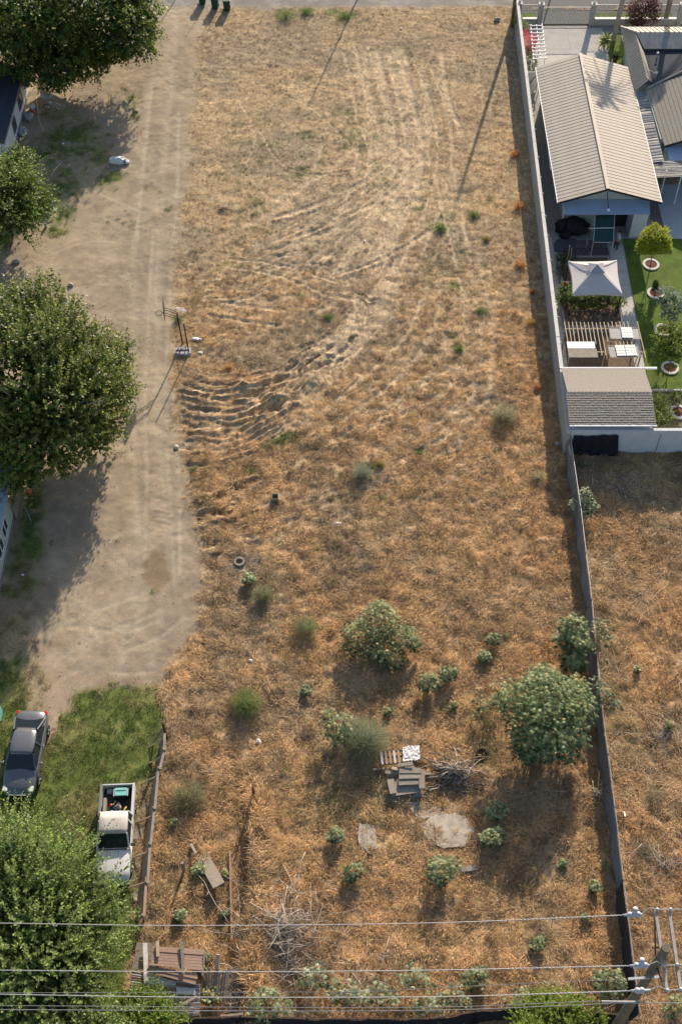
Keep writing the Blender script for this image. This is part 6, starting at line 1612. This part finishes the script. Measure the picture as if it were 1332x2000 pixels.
loose = (('tool_bag','dark blue bag in the middle of the pickup bed','bag',-1.35,-.02,.72,(.34,.4,.2),'jeans'),('rag_bundle','orange and white rag near the board in the pickup bed','rag',-1.52,-.30,.80,(.13,.15,.08),'orange'),
 ('yellow_tool','yellow tool beside the cab end of the pickup bed','tool',-1.28,.40,.78,(.09,.22,.08),'lens_y'),('paint_can','small white can against the pickup cab','can',-1.02,.30,.80,(.12,.16,.16),'white'),
 ('wood_offcut','short wooden offcut across the pickup bed load','offcut',-1.48,.12,.80,(.09,.34,.05),'wood_lt'),('cable_coil','blue grey coil by the cab in the pickup bed','coil',-1.05,-.22,.75,(.26,.34,.14),'plas_gy'),
 ('crate','dark crate under the loose load in the pickup bed','crate',-1.2,-.25,.66,(.5,.5,.12),'binG'))
M['lens_y'] = mat('yellow_plastic', (.65,.50,.06), .5,.1,4)
for k,(nm,lb_,ct,x,y,z,d,m_) in enumerate(loose):
    p = onbed(x,y,z); o = MB().blob((0,0,0),(d[0]*.6,d[1]*.6,d[2]*.6),.5,k+2,12,8,2.6).build(nm, M[m_], smooth=True); o.location = p; o.rotation_euler = (0,0,rzt+k*.5); tag(o, lb_, ct)
for k in range(6):
    p = onbed(-1.5+.09*k,-.2+.12*(k%4),.84); o = MB().bar((0,0,0),(.12,.22*math.cos(k),.03),.035,.03).build('scrap_piece', M[['wood_lt','white','dark','chrome','jeans','orange'][k]]); o.location = p
    tag(o, ['pale wooden','thin white','short dark','pale metal','dark blue','small orange'][k]+' scrap piece in the loose load of the pickup bed', 'scrap', 'scrap pieces in the pickup bed')

# ------------------------------------------------------------------ small things on the left
def bicycle(label, px, py, rz):
    b = g(px,py); t = thing('bicycle', label, 'bicycle', b, rz)
    for s,x in (('rear_wheel',-.52),('front_wheel',.52)):
        mb = MB(); mb.tube([(x+.33*math.cos(k*PI/10),0,.34+.33*math.sin(k*PI/10)) for k in range(21)],.022,5)
        wo = mb.build(s, M['tyre'] if x < 0 else M['porc'], t, world=False)
        sp_ = MB()
        for k in range(8): sp_.tube([(x,0,.34),(x+.32*math.cos(k*PI/4),0,.34+.32*math.sin(k*PI/4))],.005,3)
        sp_.build('spokes', M['porc'], wo, world=False)
    fr = MB(); bb = (-.08,0,.30); st = (-.18,0,.78); hd = (.36,0,.80)
    for a_,b_ in ((bb,st),(bb,hd),(st,hd),(bb,(-.52,0,.34)),(st,(-.52,0,.34)),(hd,(.52,0,.34))): fr.tube([a_,b_],.022,6)
    fr.build('frame', M['porc'], t, world=False)
    MB().box((-.21,0,.86),(.26,.14,.06)).build('saddle', M['white'], t, world=False, bevel=.02)
    MB().tube([(.34,-.27,.98),(.36,0,.95),(.34,.27,.98)],.016,5).build('handlebar', M['porc'], t, world=False)
    t.rotation_euler = (R(16),0,rz); return t
bicycle('pale bicycle standing in the tree shade near the white walled house', 108, 214, R(3))
hm = thing('hanging_cradle', 'white cloth cradle hung on two ropes under the corner tree', 'swing', (*at(92,195)[:2],.6))
hc = at(92,190,.7)
mb = MB(); vs = []
for i_ in range(11):
    for j_ in range(7):
        u_ = i_/10*2-1; v_ = j_/6*2-1; vs.append((hc[0]+u_*.42, hc[1]+v_*.22, .55+.30*u_*u_+.14*v_*v_))
o = mb.add(vs,[(i_*7+j_,(i_+1)*7+j_,(i_+1)*7+j_+1,i_*7+j_+1) for i_ in range(10) for j_ in range(6)]).build('cloth', M['white'], hm, smooth=True); o.modifiers.new('t','SOLIDIFY').thickness = .02
for s in (-1,1): MB().tube([(hc[0]+s*.42,hc[1],.9),(hc[0]+s*.5,hc[1]+.1,3.4)],.012,5).build('rope', M['twig'], hm)
def bag(nm, label, px, py, r, seed, m_='white', rz=0, cat='bag', amp=.45, fr=2.6):
    b = g(px,py); o = MB().blob((0,0,r[2]*.8),r,amp,seed,26,16,fr).build(nm, M[m_], smooth=True); o.location = b; o.rotation_euler = (0,0,rz); return tag(o, label, cat)
ws = thing('white_sack', 'large crumpled white sack with dark tie lying beside the dirt road', 'sack', g(232,318))
MB().blob((-.05,0,.22),(.58,.34,.28),.55,5,30,18,3.2).build('sack_body', M['white'], ws, world=False, smooth=True)
MB().blob((.68,-.02,.12),(.20,.20,.13),.6,7,16,10,3).build('sack_neck', M['white'], ws, world=False, smooth=True)
MB().ring((.50,0,.02),.12,.17,0,.22,14).build('tie', M['dark'], ws, world=False)
wc = thing('open_cooler', 'white open cooler box with lid aside under the small bright tree', 'cooler', g(95,418), R(-20))
for (c_,d_) in (((0,.21,.2),(.5,.05,.4)),((0,-.21,.2),(.5,.05,.4)),((.24,0,.2),(.05,.37,.4)),((-.24,0,.2),(.05,.37,.4)),((0,0,.03),(.43,.37,.05))): MB().box(c_,d_).build('side', M['white'], wc, world=False)
MB().box((.45,.12,.42),(.46,.40,.05),tilt=(.2,.3)).build('lid', M['white'], wc, world=False, bevel=.02)
tag(MB().blob((0,0,.15),(.12,.10,.28),.2,3).build('gas_bottle', M['plas_gy'], smooth=True), 'small grey bottle standing below the open cooler', 'bottle').location = g(91,444)
bag('white_scrap','tiny white scrap on the shaded grass near the bicycle',124,281,(.10,.09,.05),11,cat='scrap')
bag('white_scrap','tiny pale scrap in the shaded grass above the small bright tree',135,324,(.09,.08,.05),12,cat='scrap')
bag('white_scrap','white scrap in the dry leaves between two feathery shrubs',489,1291,(.10,.09,.06),13,cat='scrap')
bag('white_scrap','white crumpled scrap below the fresher green feathery shrub',505,1450,(.13,.16,.10),14,cat='scrap')
bag('white_scrap','white scrap lying right of the second hoop base',392,690,(.14,.12,.05),15,cat='scrap')
bag('white_scrap','white speck in the upper field right of the long thin shadow',783,57,(.10,.10,.06),16,cat='scrap')
bag('white_scrap','tiny white scrap in the middle of the field above the centre',712,472,(.07,.09,.06),17,cat='scrap')
bag('white_scrap','pale scrap below the compact blue green shrub',660,1023,(.22,.10,.05),18,cat='scrap')
bag('crumpled_paper','cream cardboard sheet lying behind the hoop backboard',354,606,(.42,.24,.025),19,'canvas',R(-20),'paper',.5)
bag('white_sheet','white folded sheet lying behind the second hoop pole',383,664,(.36,.13,.06),20,'white',R(-8),'sheet',.5)
bag('rock','pale rock, left of the pair above the mulberry tree',130,587,(.16,.13,.10),21,'rock',0,'rock',.3)
bag('rock','pale rock, right of the pair above the mulberry tree',139,558,(.20,.14,.11),22,'rock',0,'rock',.3)
bag('rock','pale rock by the road edge below the hoop shadows',345,874,(.16,.20,.10),23,'rock',0,'rock',.3)
bag('rock','round pale rock at the foot of the boundary wall end',1088,868,(.16,.16,.14),24,'rock',0,'rock',.3)
bag('rock','pale block in the upper field near the street pole',971,40,(.28,.20,.14),25,'rock',0,'rock',.2)
bag('rock','flat grey stone near the left edge above the mulberry tree',33,512,(.30,.16,.12),26,'rock',0,'rock',.2)
bag('rock','small stone near the wall between trees at the upper shadow',250,640,(.06,.06,.05),27,'rock',0,'rock',.2)
bag('orange_toy','orange plastic toy in the shade beside the mobile home',57,964,(.20,.18,.22),28,'orange',0,'toy',.3)
bag('white_cup','small white cup beside the orange toy',50,972,(.10,.08,.08),29,'white',0,'cup',.2)
bag('white_scrap','white scrap on the shaded path beside the mobile home',45,1123,(.10,.07,.04),30,cat='scrap')
bag('laundry_pile','pale bundle at the foot of the white house wall',64,212,(.22,.20,.22),31,'white',0,'bundle',.5)
bag('laundry_pile','reddish bundle at the foot of the white house wall',63,222,(.22,.18,.16),32,'red',0,'bundle',.5)
for k,(px,py,lb_) in enumerate(((57,232,'grey clutter heap against the white house wall, upper one'),(45,262,'grey clutter heap against the white house wall, lower one'))):
    bag('clutter_heap',lb_,px,py,(.35,.45,.3),33+k,'plas_gy',0,'clutter',.6)
tag(MB().span(-.03,.03,-.3,.3,0,1.0).build('green_sheet', M['teal']), 'green plastic sheet standing at the left edge above the sedan', 'sheet').location = (*g(4,1400)[:2],0)
hs = MB().tube([g(72,190),g(76,230),g(80,244),g(87,256)],.03,5).build('garden_hose', M['porc']); tag(hs,'pale hose lying in the shade beside the bicycle','hose')
stk = MB().tube([g(100,345)[:2]+(.06,),g(112,332)[:2]+(.2,),g(121,320)[:2]+(.1,)],.035,5).build('fallen_branch', M['twig']); tag(stk,'bare fallen branch on the shaded grass','branch')

# trash bins at the top
def bin_(label, px, py, rz):
    b = g(px,py); t = thing('trash_bin', label, 'trash bin', (b[0],b[1],.02), rz, 'wheeled bins by the road')
    vs = []
    for (z,a) in ((0.05,.25),(.95,.31)): vs += [(-a,-a*1.1,z),(a,-a*1.1,z),(a,a*1.1,z),(-a,a*1.1,z)]
    MB().add(vs,[(0,3,2,1),(4,5,6,7),(0,1,5,4),(1,2,6,5),(2,3,7,6),(3,0,4,7)]).build('tub', M['binG'], t, world=False, bevel=.03)
    MB().box((0,0,1.0),(.68,.76,.07)).build('lid', M['binG'], t, world=False, bevel=.03)
    for s in (-1,1): MB().tube([(s*.24,.33,.12),(s*.30,.33,.12)],.12,10).build('wheel', M['tyre'], t, world=False)
    MB().tube([(-.2,.42,.93),(.2,.42,.93)],.02,5).build('handle', M['binG'], t, world=False)
bin_('dark wheeled bin, leftmost of three at the top edge', 396, 8, .1)
bin_('dark wheeled bin, middle of three at the top edge', 421, 16, -.05)
bin_('green wheeled bin, rightmost of three at the top edge', 444, 20, .05)
for k,(px,py,lb_) in enumerate(((381,44,'thin yellow stake at the road edge, leftmost'),(406,50,'thin yellow stake in the bins shadow, middle'),(418,42,'thin yellow stake nearest the green bin, rightmost'))):
    b = g(px,py); tag(MB().tube([(b[0],b[1],0),(b[0],b[1],1.3-.15*k)],.02,5).build('stake', M['wood_lt']), lb_, 'stake')

# ------------------------------------------------------------------ things on the dry lot
cr = thing('plastic_crate', 'small open green grey crate alone left of the field centre', 'crate', g(538,978), R(4))
for (c_,d_) in (((0,.2,.17),(.4,.03,.34)),((0,-.2,.17),(.4,.03,.34)),((.185,0,.17),(.03,.37,.34)),((-.185,0,.17),(.03,.37,.34)),((0,0,.02),(.34,.37,.03))): MB().box(c_,d_).build('side', mat('crate_green_grey',(.20,.22,.17),.7,.2,5), cr, world=False)
rg = MB().ring((0,0,0),.20,.32,.02,.16,24).build('pale_ring', mat('dusty_ring', (.30,.26,.21), .95, .3, 5)); rg.location = g(468,1099); tag(rg,'pale ring half buried in ash grey soil','ring')
ty = MB(); n_=22; prof=[(.20,.02),(.32,.0),(.36,.06),(.36,.16),(.32,.21),(.20,.19)]
vs=[(r_*math.cos(2*PI*k/n_),r_*math.sin(2*PI*k/n_),z_) for (r_,z_) in prof for k in range(n_)]
o = ty.add(vs,[(i_*n_+j_,i_*n_+(j_+1)%n_,((i_+1)%6)*n_+(j_+1)%n_,((i_+1)%6)*n_+j_) for i_ in range(6) for j_ in range(n_)]).build('old_tyre', M['tyre'], smooth=True); o.location = g(941,1475); o.rotation_euler=(R(12),0,0); tag(o,'old black tyre lying in the shade beside the branch pile','tyre')
def padslab(label, poly, m_='conc'):
    P_ = []
    w_ = W(poly)
    for i_ in range(len(w_)):
        a_, b_ = w_[i_], w_[(i_+1)%len(w_)]
        for k in range(4):
            t = k/4; P_.append((a_[0]+(b_[0]-a_[0])*t+rnd.uniform(-.08,.08), a_[1]+(b_[1]-a_[1])*t+rnd.uniform(-.08,.08)))
    x_, y_ = [sum(q)/len(P_) for q in zip(*P_)]
    z_ = max(gh(*q) for q in P_)
    return tag(MB().prism(P_, z_-.25, z_-.02).build('concrete_pad', mat('dusty_concrete', (.50,.435,.345), .95,.45,1.4,.5,14), smooth=False), label, 'concrete pad')
padslab('larger bare concrete pad below the branch pile', [(818,1612),(850,1592),(885,1590),(925,1605),(935,1640),(905,1652),(868,1658),(838,1645)])
padslab('small broken concrete pad left of the larger one', [(703,1608),(728,1612),(738,1655),(715,1672),(700,1650)])
padslab('irregular concrete edge under the lumber pile', [(790,1570),(850,1560),(865,1590),(820,1605)])
def stick(nm, label, cat, a_, b_, za, zb, wd, th, m_):
    A_ = g(*a_); B_ = g(*b_)
    o = MB().bar((A_[0],A_[1],A_[2]+za),(B_[0],B_[1],B_[2]+zb),wd,th).build(nm, M[m_]); return tag(o, label, cat)
stick('plank','short dark plank lying on the small broken pad','plank',(706,1650),(724,1672),.1,.12,.08,.06,'wood')
stick('plank','short pale plank right of the full crowned castor','plank',(900,1699),(932,1696),.08,.10,.28,.06,'wood_gy')
stick('plank','wide leaning grey plank among castors left of the iron pipe','plank',(395,1672),(430,1738),.05,.6,.62,.06,'wood')
stick('plank','narrow dark plank above the castor by the leaning plank','plank',(374,1652),(386,1676),.1,.5,.12,.10,'wood')
stick('fence_stub','short leaning dark post left of the leaning plank','post',(360,1702),(361,1700),.0,1.0,.12,.12,'wood')
stick('iron_pipe','long thin rusty pipe lying straight on the bare soil','pipe',(450,1665),(454,1838),.22,.25,.07,.07,'wood_red')
stick('plank','thin white strip standing on the neighbouring lot','strip',(1217,1588),(1218,1600),.1,.3,.06,.05,'white')
stick('rail_stub','rusty post at the north end of the overgrown fence line','post',(497,1560),(497,1562),.0,1.3,.10,.10,'rust')
bk = MB().lathe((0,0,0),[(.12,0),(.15,.3),(.16,.31),(.13,.31),(.10,.05)],14).build('grey_bucket', M['plas_gy'], smooth=True); bk.location = g(346,1782); bk.rotation_euler=(R(35),0,0); tag(bk,'small grey bucket tipped beside a castor by the plank roof','bucket')

# lumber pile
lp = thing('lumber_pile', 'pile of weathered boards stacked on the broken concrete', 'lumber pile', g(790,1525))
def lb3(a_,b_,z,wd,th,m_,dz=0,nm='board'):
    A_ = at(a_[0],a_[1],z); B_ = at(b_[0],b_[1],z+dz); MB().bar(A_,B_,wd,th).build(nm, M[m_], lp)
lb3((762,1535),(820,1530),.10,1.5,.18,'wood')
lb3((765,1548),(818,1540),.34,.42,.05,'wood_gy',.0); lb3((764,1536),(818,1529),.36,.34,.06,'wood_gy')
lb3((778,1527),(818,1525),.50,.40,.06,'wood'); lb3((779,1514),(820,1513),.56,.42,.06,'wood_gy'); lb3((780,1505),(822,1505),.60,.30,.05,'wood')
lb3((823,1503),(824,1540),.55,.30,.06,'wood'); lb3((762,1522),(768,1550),.42,.34,.05,'wood_gy')
lb3((777,1495),(806,1491),.62,.20,.07,'wood_gy',.1); lb3((765,1500),(792,1505),.55,.16,.07,'wood_lt'); lb3((790,1499),(810,1497),.5,.3,.06,'wood_gy')
lb3((728,1503),(760,1500),.15,.10,.08,'wood_lt'); lb3((828,1511),(842,1511),.2,.14,.06,'wood_gy'); lb3((828,1540),(842,1539),.12,.14,.06,'wood_gy')
lb3((752,1508),(778,1511),.45,.16,.06,'wood'); lb3((815,1548),(838,1550),.08,.5,.06,'wood')
for k in range(6): lb3((768+8*k,1551-k),(778+8*k,1556-k),.07,.12,.05,'wood',0)
pal = thing('pallet', 'broken reddish pallet leaning at the top of the lumber pile', 'pallet', g(760,1480))
for k in range(8):
    x_ = 744+8.3*k; A_ = at(x_,1468-k*.6,.55); B_ = at(x_+3,1493-k*.7,.55); MB().bar(A_,B_,.11,.05).build('slat', M['wood_red'] if k%3 else M['wood_wh'], pal)
for yy_ in (1469,1480,1493): A_=at(740,yy_,.48); B_=at(806,yy_-5,.48); MB().bar(A_,B_,.08,.08).build('runner', M['rust'], pal)
fm = at(803,1473,.62)
mb = MB(); vs=[]; nx_,ny_=12,9
for i_ in range(nx_+1):
    for j_ in range(ny_+1):
        vs.append((fm[0]-.44+.88*i_/nx_+rnd.uniform(-.03,.03), fm[1]-.40+.82*j_/ny_+.08*i_/nx_+rnd.uniform(-.03,.03), .66+rnd.uniform(-.035,.035)))
o = mb.add(vs,[(i_*(ny_+1)+j_,(i_+1)*(ny_+1)+j_,(i_+1)*(ny_+1)+j_+1,i_*(ny_+1)+j_+1) for i_ in range(nx_) for j_ in range(ny_)]).build('foam_slab', M['foam'])
so=o.modifiers.new('t','SOLIDIFY'); so.thickness=.10; tag(o,'rough white foam slab on the right end of the broken pallet','foam slab')

def brush(label, cx_, cy_, rpx, n, seed, m_='twig', hz=.9, Lr=(1.0,2.6), r0=.03, flat=.25, cat='brush pile', nm='branch_pile'):
    rg_ = np.random.default_rng(seed); c_ = g(cx_,cy_); t = thing(nm, label, cat, c_); sc = 38.
    mats = [m_, 'twig_dk' if m_ == 'twig' else 'twig']
    for k in range(n):
        a_ = rg_.uniform(0,2*PI); rr = abs(rg_.normal(0,.45))*rpx/sc
        p = Vector((c_[0]+rr*math.cos(a_)*1.2, c_[1]+rr*math.sin(a_), c_[2]+rg_.uniform(.05,hz)*(1-.5*min(1,rr/(rpx/sc)))))
        b_ = rg_.uniform(0,2*PI) if flat > .2 else rg_.normal(0,.5); L_ = rg_.uniform(*Lr); d_ = Vector((math.cos(b_),math.sin(b_),rg_.normal(0,flat)*.6))
        pts_ = []
        for q in range(6):
            s_ = (q/5-.5)*L_; pts_.append(p+d_*s_+Vector((rg_.normal(0,.05),rg_.normal(0,.05),rg_.normal(0,.03)-.12*s_*s_/L_)))
        for q_ in pts_: q_.z = max(q_.z, gh(q_.x,q_.y)+.02)
        rr_ = r0*rg_.uniform(.5,1.3)
        mb = MB().tube(pts_,[rr_,rr_*.9,rr_*.8,rr_*.65,rr_*.5,rr_*.3],5)
        if rg_.uniform() < .5: mb.tube([pts_[3],pts_[3]+Vector((rg_.normal(0,.25),rg_.normal(0,.25),.1)),pts_[3]+Vector((rg_.normal(0,.5),rg_.normal(0,.5),.15))],[rr_*.5,rr_*.35,rr_*.2],4)
        mb.build('branch', M[mats[int(rg_.uniform() < .35)]], t, smooth=True)
brush('dark pile of cut branches right of the lumber pile', 885, 1512, 52, 120, 301, 'twig_dk', .7, (.7,2.0), .034, .15)
brush('big tangle of pale dead branches at the bottom left of the lot', 545, 1820, 105, 230, 302, 'twig', .8, (1.0,3.0), .020, .3, nm='brush_heap')
brush('dead twigs tangled along the bottom fence in the middle', 700, 1950, 95, 70, 311, 'twig', .5, (.8,2.2), .016, .3, nm='brush_heap')
brush('dead twigs around the dirty tarp by the bottom fence', 465, 1955, 45, 60, 312, 'twig', .5, (.8,2.0), .018, .3, nm='brush_heap')
brush('loose dead branches reaching down to the bottom fence', 565, 1900, 70, 50, 303, 'twig', .5, (1.0,2.6), .018, .3, nm='brush_heap')
brush('few bare curved branches in the straw right of the brush heap', 750, 1870, 30, 9, 304, 'twig', .4, (.8,1.8), .016, .3, nm='loose_branches')
brush('dead branches on the shaded corner of the neighbouring lot', 1215, 960, 60, 34, 305, 'twig', .35, (.6,1.8), .014, .3, nm='loose_branches')
brush('scattered dead branches beside the fence in the middle of the neighbouring lot', 1285, 1440, 60, 44, 306, 'twig', .3, (.6,1.8), .014, .3, nm='loose_branches')
brush('scattered dead branches lower on the neighbouring lot', 1290, 1680, 70, 60, 307, 'twig', .35, (.6,2.2), .015, .3, nm='loose_branches')
brush('bare branches hooked on the fence screen below the largest castor', 1160, 1555, 25, 10, 308, 'twig', .8, (.7,1.8), .018, .5, nm='loose_branches')
brush('bare stems in the shadow under the largest castor', 1060, 1545, 50, 14, 309, 'twig', .6, (.8,2.0), .015, .5, nm='loose_branches')
brush('dry twigs at the foot of the hoop by the road edge', 440, 408, 20, 14, 310, 'twig_dk', .15, (.4,1.2), .012, .2, nm='loose_branches')

# ------------------------------------------------------------------ lean-to roofs and pallets at the bottom
sr = thing('lean_to_shed', 'ramshackle lean-to of red planks and corrugated sheets at the bottom left', 'shed', (*at(320,1900)[:2],0))
def quad(pts, z): return [at(p[0],p[1],q) for p,q in zip(pts,z)]
ql = quad([(252,1930),(352,1922),(392,1985),(246,2005)],[1.25,1.25,1.0,1.0])
def lerpq(q,u,v):
    a_=Vector(q[0]).lerp(Vector(q[1]),u); b_=Vector(q[3]).lerp(Vector(q[2]),u); return a_.lerp(b_,v)
for (cs,m_,n_) in (((252,1900,392,1915,392,1986,244,2008),'wood_wh',22),):
    q = quad([(258,1898),(392,1920),(390,1985),(244,2008)],[1.5,1.45,1.25,1.25])
    for k in range(n_):
        v0,v1=k/n_,(k+.72)/n_
        MB().slab([lerpq(q,0,v0)+Vector((0,0,.03)),lerpq(q,1,v0)+Vector((0,0,.03)),lerpq(q,1,v1),lerpq(q,0,v1)],.03).build('corrugated_rib', M['wood'] if k%3==0 else (M['wood_wh'] if k%3==1 else M['wood_red']), sr)
    MB().slab([p-Vector((0,0,.05)) for p in [lerpq(q,0,0),lerpq(q,1,0),lerpq(q,1,1),lerpq(q,0,1)]],.03).build('roof_sheet', M['rust'], sr)
def plankq(corners, zs, n, mats_, gap=.1, th=.04):
    q = quad(corners, zs)
    for k in range(n):
        v0, v1 = k/n, (k+1-gap)/n; j_ = rnd.uniform(-.03,.03); up_ = Vector((0,0,rnd.uniform(-.02,.03)))
        MB().slab([lerpq(q,0+j_*.5,v0)+up_,lerpq(q,1+j_,v0)+up_,lerpq(q,1+j_,v1)+up_,lerpq(q,0+j_*.5,v1)+up_],th).build('plank', M[mats_[k%len(mats_)]], sr)
plankq([(302,1848),(401,1854),(398,1896),(293,1885)],[1.95,1.92,1.9,1.92],7,['wood_red'])
plankq([(290,1886),(388,1903),(380,1923),(285,1897)],[1.82,1.78,1.76,1.78],4,['wood_red'])
plankq([(268,1840),(300,1843),(293,1895),(258,1895)],[1.45,1.45,1.3,1.3],3,['wood'])
MB().slab([*quad([(345,1928),(382,1930),(382,1943),(345,1942)],[1.56,1.56,1.5,1.5])],.02).build('white_sheet', M['wood_wh'], sr)
MB().slab([*quad([(290,1900),(345,1918),(343,1925),(290,1922)],[1.58,1.58,1.54,1.54])],.02).build('white_sheet', M['wood_wh'], sr)
for (a_,b_,z0,z1,wd,m_) in (((284,1842),(286,1905),1.65,1.62,.20,'wood_wh'),((308,1838),(309,1868),2.08,2.02,.14,'wood_lt'),((355,1838),(359,1902),2.10,1.92,.14,'wood'),((285,1902),(287,1920),1.70,1.62,.2,'wood_wh'),((342,1970),(385,1946),1.62,1.62,.12,'wood'),((400,1862),(396,1905),1.98,1.8,.08,'wood_gy')):
    MB().bar(at(a_[0],a_[1],z0),at(b_[0],b_[1],z1),wd,.07).build('batten', M[m_], sr)
for (px,py,h) in ((262,1900,1.4),(395,1900,1.7),(300,1860,1.9),(398,1858,1.85),(250,1995,1.15),(388,1980,1.15)):
    p=at(px,py,h); MB().bar((p[0],p[1],0),(p[0],p[1],h-.06),.1,.1).build('post', M['wood'], sr)
for k in range(9):
    px=404+k*5.4; A_=at(px,1895+rnd.uniform(-6,4),.95+.1*(k%2)); B_=at(px-3-k*.6,1955+rnd.uniform(-5,5),.35)
    tag(MB().bar(A_,B_,.085,.07).build('leaning_pole', M[['wood','wood_gy','wood_lt'][k%3]]), ['first','second','third','fourth','fifth','sixth','seventh','eighth','ninth'][k]+' weathered pole from the shed in the row leaning beside it', 'pole', 'poles leaning beside the lean-to')
A_=at(426,1864,1.2); B_=at(419,1945,.3); tag(MB().bar(A_,B_,.16,.10).build('leaning_pole', M['wood_lt']),'thick pale pole at the right end of the leaning row','pole')
tg = MB(); c_=g(478,1932); n_=14; vs=[]
for i_ in range(n_+1):
    for j_ in range(n_+1):
        u_,v_=i_/n_,j_/n_; vs.append((c_[0]-1.1+2.3*u_, c_[1]-.6+1.5*v_, c_[2]+.05+.75*math.exp(-((u_-.65)**2*7+(v_-.75)**2*5))+.10*mnoise.noise(Vector((u_*5,v_*5,3)))))
tag(tg.add(vs,[(i_*(n_+1)+j_,(i_+1)*(n_+1)+j_,(i_+1)*(n_+1)+j_+1,i_*(n_+1)+j_+1) for i_ in range(n_) for j_ in range(n_)]).build('dirty_tarp', mat('dirty_grey_tarp',(.20,.175,.14),.9,.5,3), smooth=True),'dirty grey tarp heap between leaning poles and brush heap','tarp')
for k,(a_,b_) in enumerate((((430,1985),(475,1980)),((452,1992),(505,1985)),((480,1978),(500,1968)))):
    A_=at(*a_,.6); B_=at(*b_,.8); tag(MB().bar(A_,B_,.10,.05).build('loose_board', M['wood_gy']), ['leftmost loose board in the debris by the bottom fence','lowest loose board in the debris by the bottom fence','short tilted board in the debris by the bottom fence'][k],'board')

# round lawn beds
for k,(px,py,lb_) in enumerate(((1270,518,'white ring bed with red mulch under the ball shaped tree'),(1279,574,'white ring bed with red mulch around the dark conical shrub'),(1293,646,'white ring bed partly hidden below the tree leaves'),(1307,720,'lowest white ring bed on the lawn, with young tree trunk'),(1324,806,'white ring bed in the weedy plot behind the panel wall'))):
    b=at(px,py); t=thing('ring_bed', lb_, 'planter', (b[0],b[1],.04), 0, 'round beds of the garden')
    MB().ring((0,0,0),.42,.60,-.04,.09,30).build('edging', M['cap'], t, world=False)
    MB().lathe((0,0,0),[(.418,.01),(.418,.04),(.2,.07),(.02,.08)],24).build('mulch', M['mulch'], t, world=False)
MB_s = MB().tube([(*at(1322,800)[:2],0),(*at(1326,790)[:2],1.3)],.03,6).build('sapling_stem', M['bark']); tag(MB_s,'thin bare sapling stem in the ring bed of the weedy plot','sapling')
# arbour
ar = thing('garden_arbour','white slatted arbour between driveway and flowering shrub','arbour',(16.2,95,0))
for (px,py) in ((1036,52),(1060,52),(1038,118),(1064,112)):
    p=at(px,py,1.9); MB().bar((p[0],p[1],0),(p[0],p[1],1.9),.07,.07).build('post', M['white'], ar)
for k in range(10):
    A_=at(1034+k*.6,50+k*7.2,1.95); B_=at(1059+k*.9,50+k*7.0,1.95); MB().bar(A_,B_,.06,.06).build('slat', M['white'], ar)
for (a_,b_) in (((1036,48),(1042,122)),((1047,48),(1056,120)),((1058,46),(1066,116))): MB().bar(at(*a_,1.88),at(*b_,1.88),.06,.07).build('rail', M['white'], ar)

# ------------------------------------------------------------------ person on the patio
def person(label, loc, rz):
    t = thing('person', label, 'person', loc, rz)
    J = {'pel':(0,0,.95),'chest':(0,.0,1.25),'neck':(0,.01,1.46),'head':(0,.03,1.60),'top':(0,.03,1.72),
         'sl':(-.19,0,1.40),'el':(-.25,.03,1.12),'hl':(-.22,.16,.92),'sr':(.19,0,1.40),'er':(.26,.02,1.12),'hr':(.24,.14,.90),
         'kl':(-.10,.03,.50),'al':(-.11,-.02,.09),'tl':(-.12,.13,.03),'kr':(.12,.10,.50),'ar':(.13,.10,.09),'tr':(.14,.25,.03)}
    Rr = {'pel':.15,'chest':.145,'neck':.055,'head':.095,'top':.07,'sl':.07,'el':.048,'hl':.04,'sr':.07,'er':.048,'hr':.04,'kl':.065,'al':.045,'tl':.035,'kr':.065,'ar':.045,'tr':.035}
    E_ = [('pel','chest'),('chest','neck'),('neck','head'),('head','top'),('chest','sl'),('sl','el'),('el','hl'),('chest','sr'),('sr','er'),('er','hr'),('pel','kl'),('kl','al'),('al','tl'),('pel','kr'),('kr','ar'),('ar','tr')]
    def skin(nm, keys, edges, m_, k=1.0, add=0.0):
        me = bpy.data.meshes.new(nm); me.from_pydata([J[q] for q in keys],[(keys.index(a),keys.index(b)) for a,b in edges],[])
        o = link_mesh(nm, me, m_, t); sk = o.modifiers.new('skin','SKIN'); sk.use_smooth_shade = True
        for i_, q in enumerate(keys):
            r_ = Rr[q]*k+add; me.skin_vertices[0].data[i_].radius = (r_, r_*.8)
        me.skin_vertices[0].data[0].use_root = True
        ss = o.modifiers.new('sub','SUBSURF'); ss.levels = 1; ss.render_levels = 1
        return o
    try:
        skin('body', list(J), E_, M['skin'])
        skin('shirt', ['pel','chest','sl','el','sr','er'], [('pel','chest'),('chest','sl'),('sl','el'),('chest','sr'),('sr','er')], M['shirt'], 1.0, .018)
        skin('trousers', ['pel','kl','al','kr','ar'], [('pel','kl'),('kl','al'),('pel','kr'),('kr','ar')], M['jeans'], 1.0, .02)
    except Exception as ex: print('person', ex)
    MB().blob((0,.015,1.69),(.10,.11,.10),.1,2).build('hair', M['hair'], t, world=False, smooth=True)
    return t
pl = at(1202,489)
person('person in pale blue shirt and dark trousers standing by the net shade', (pl[0],pl[1],.05), R(100))
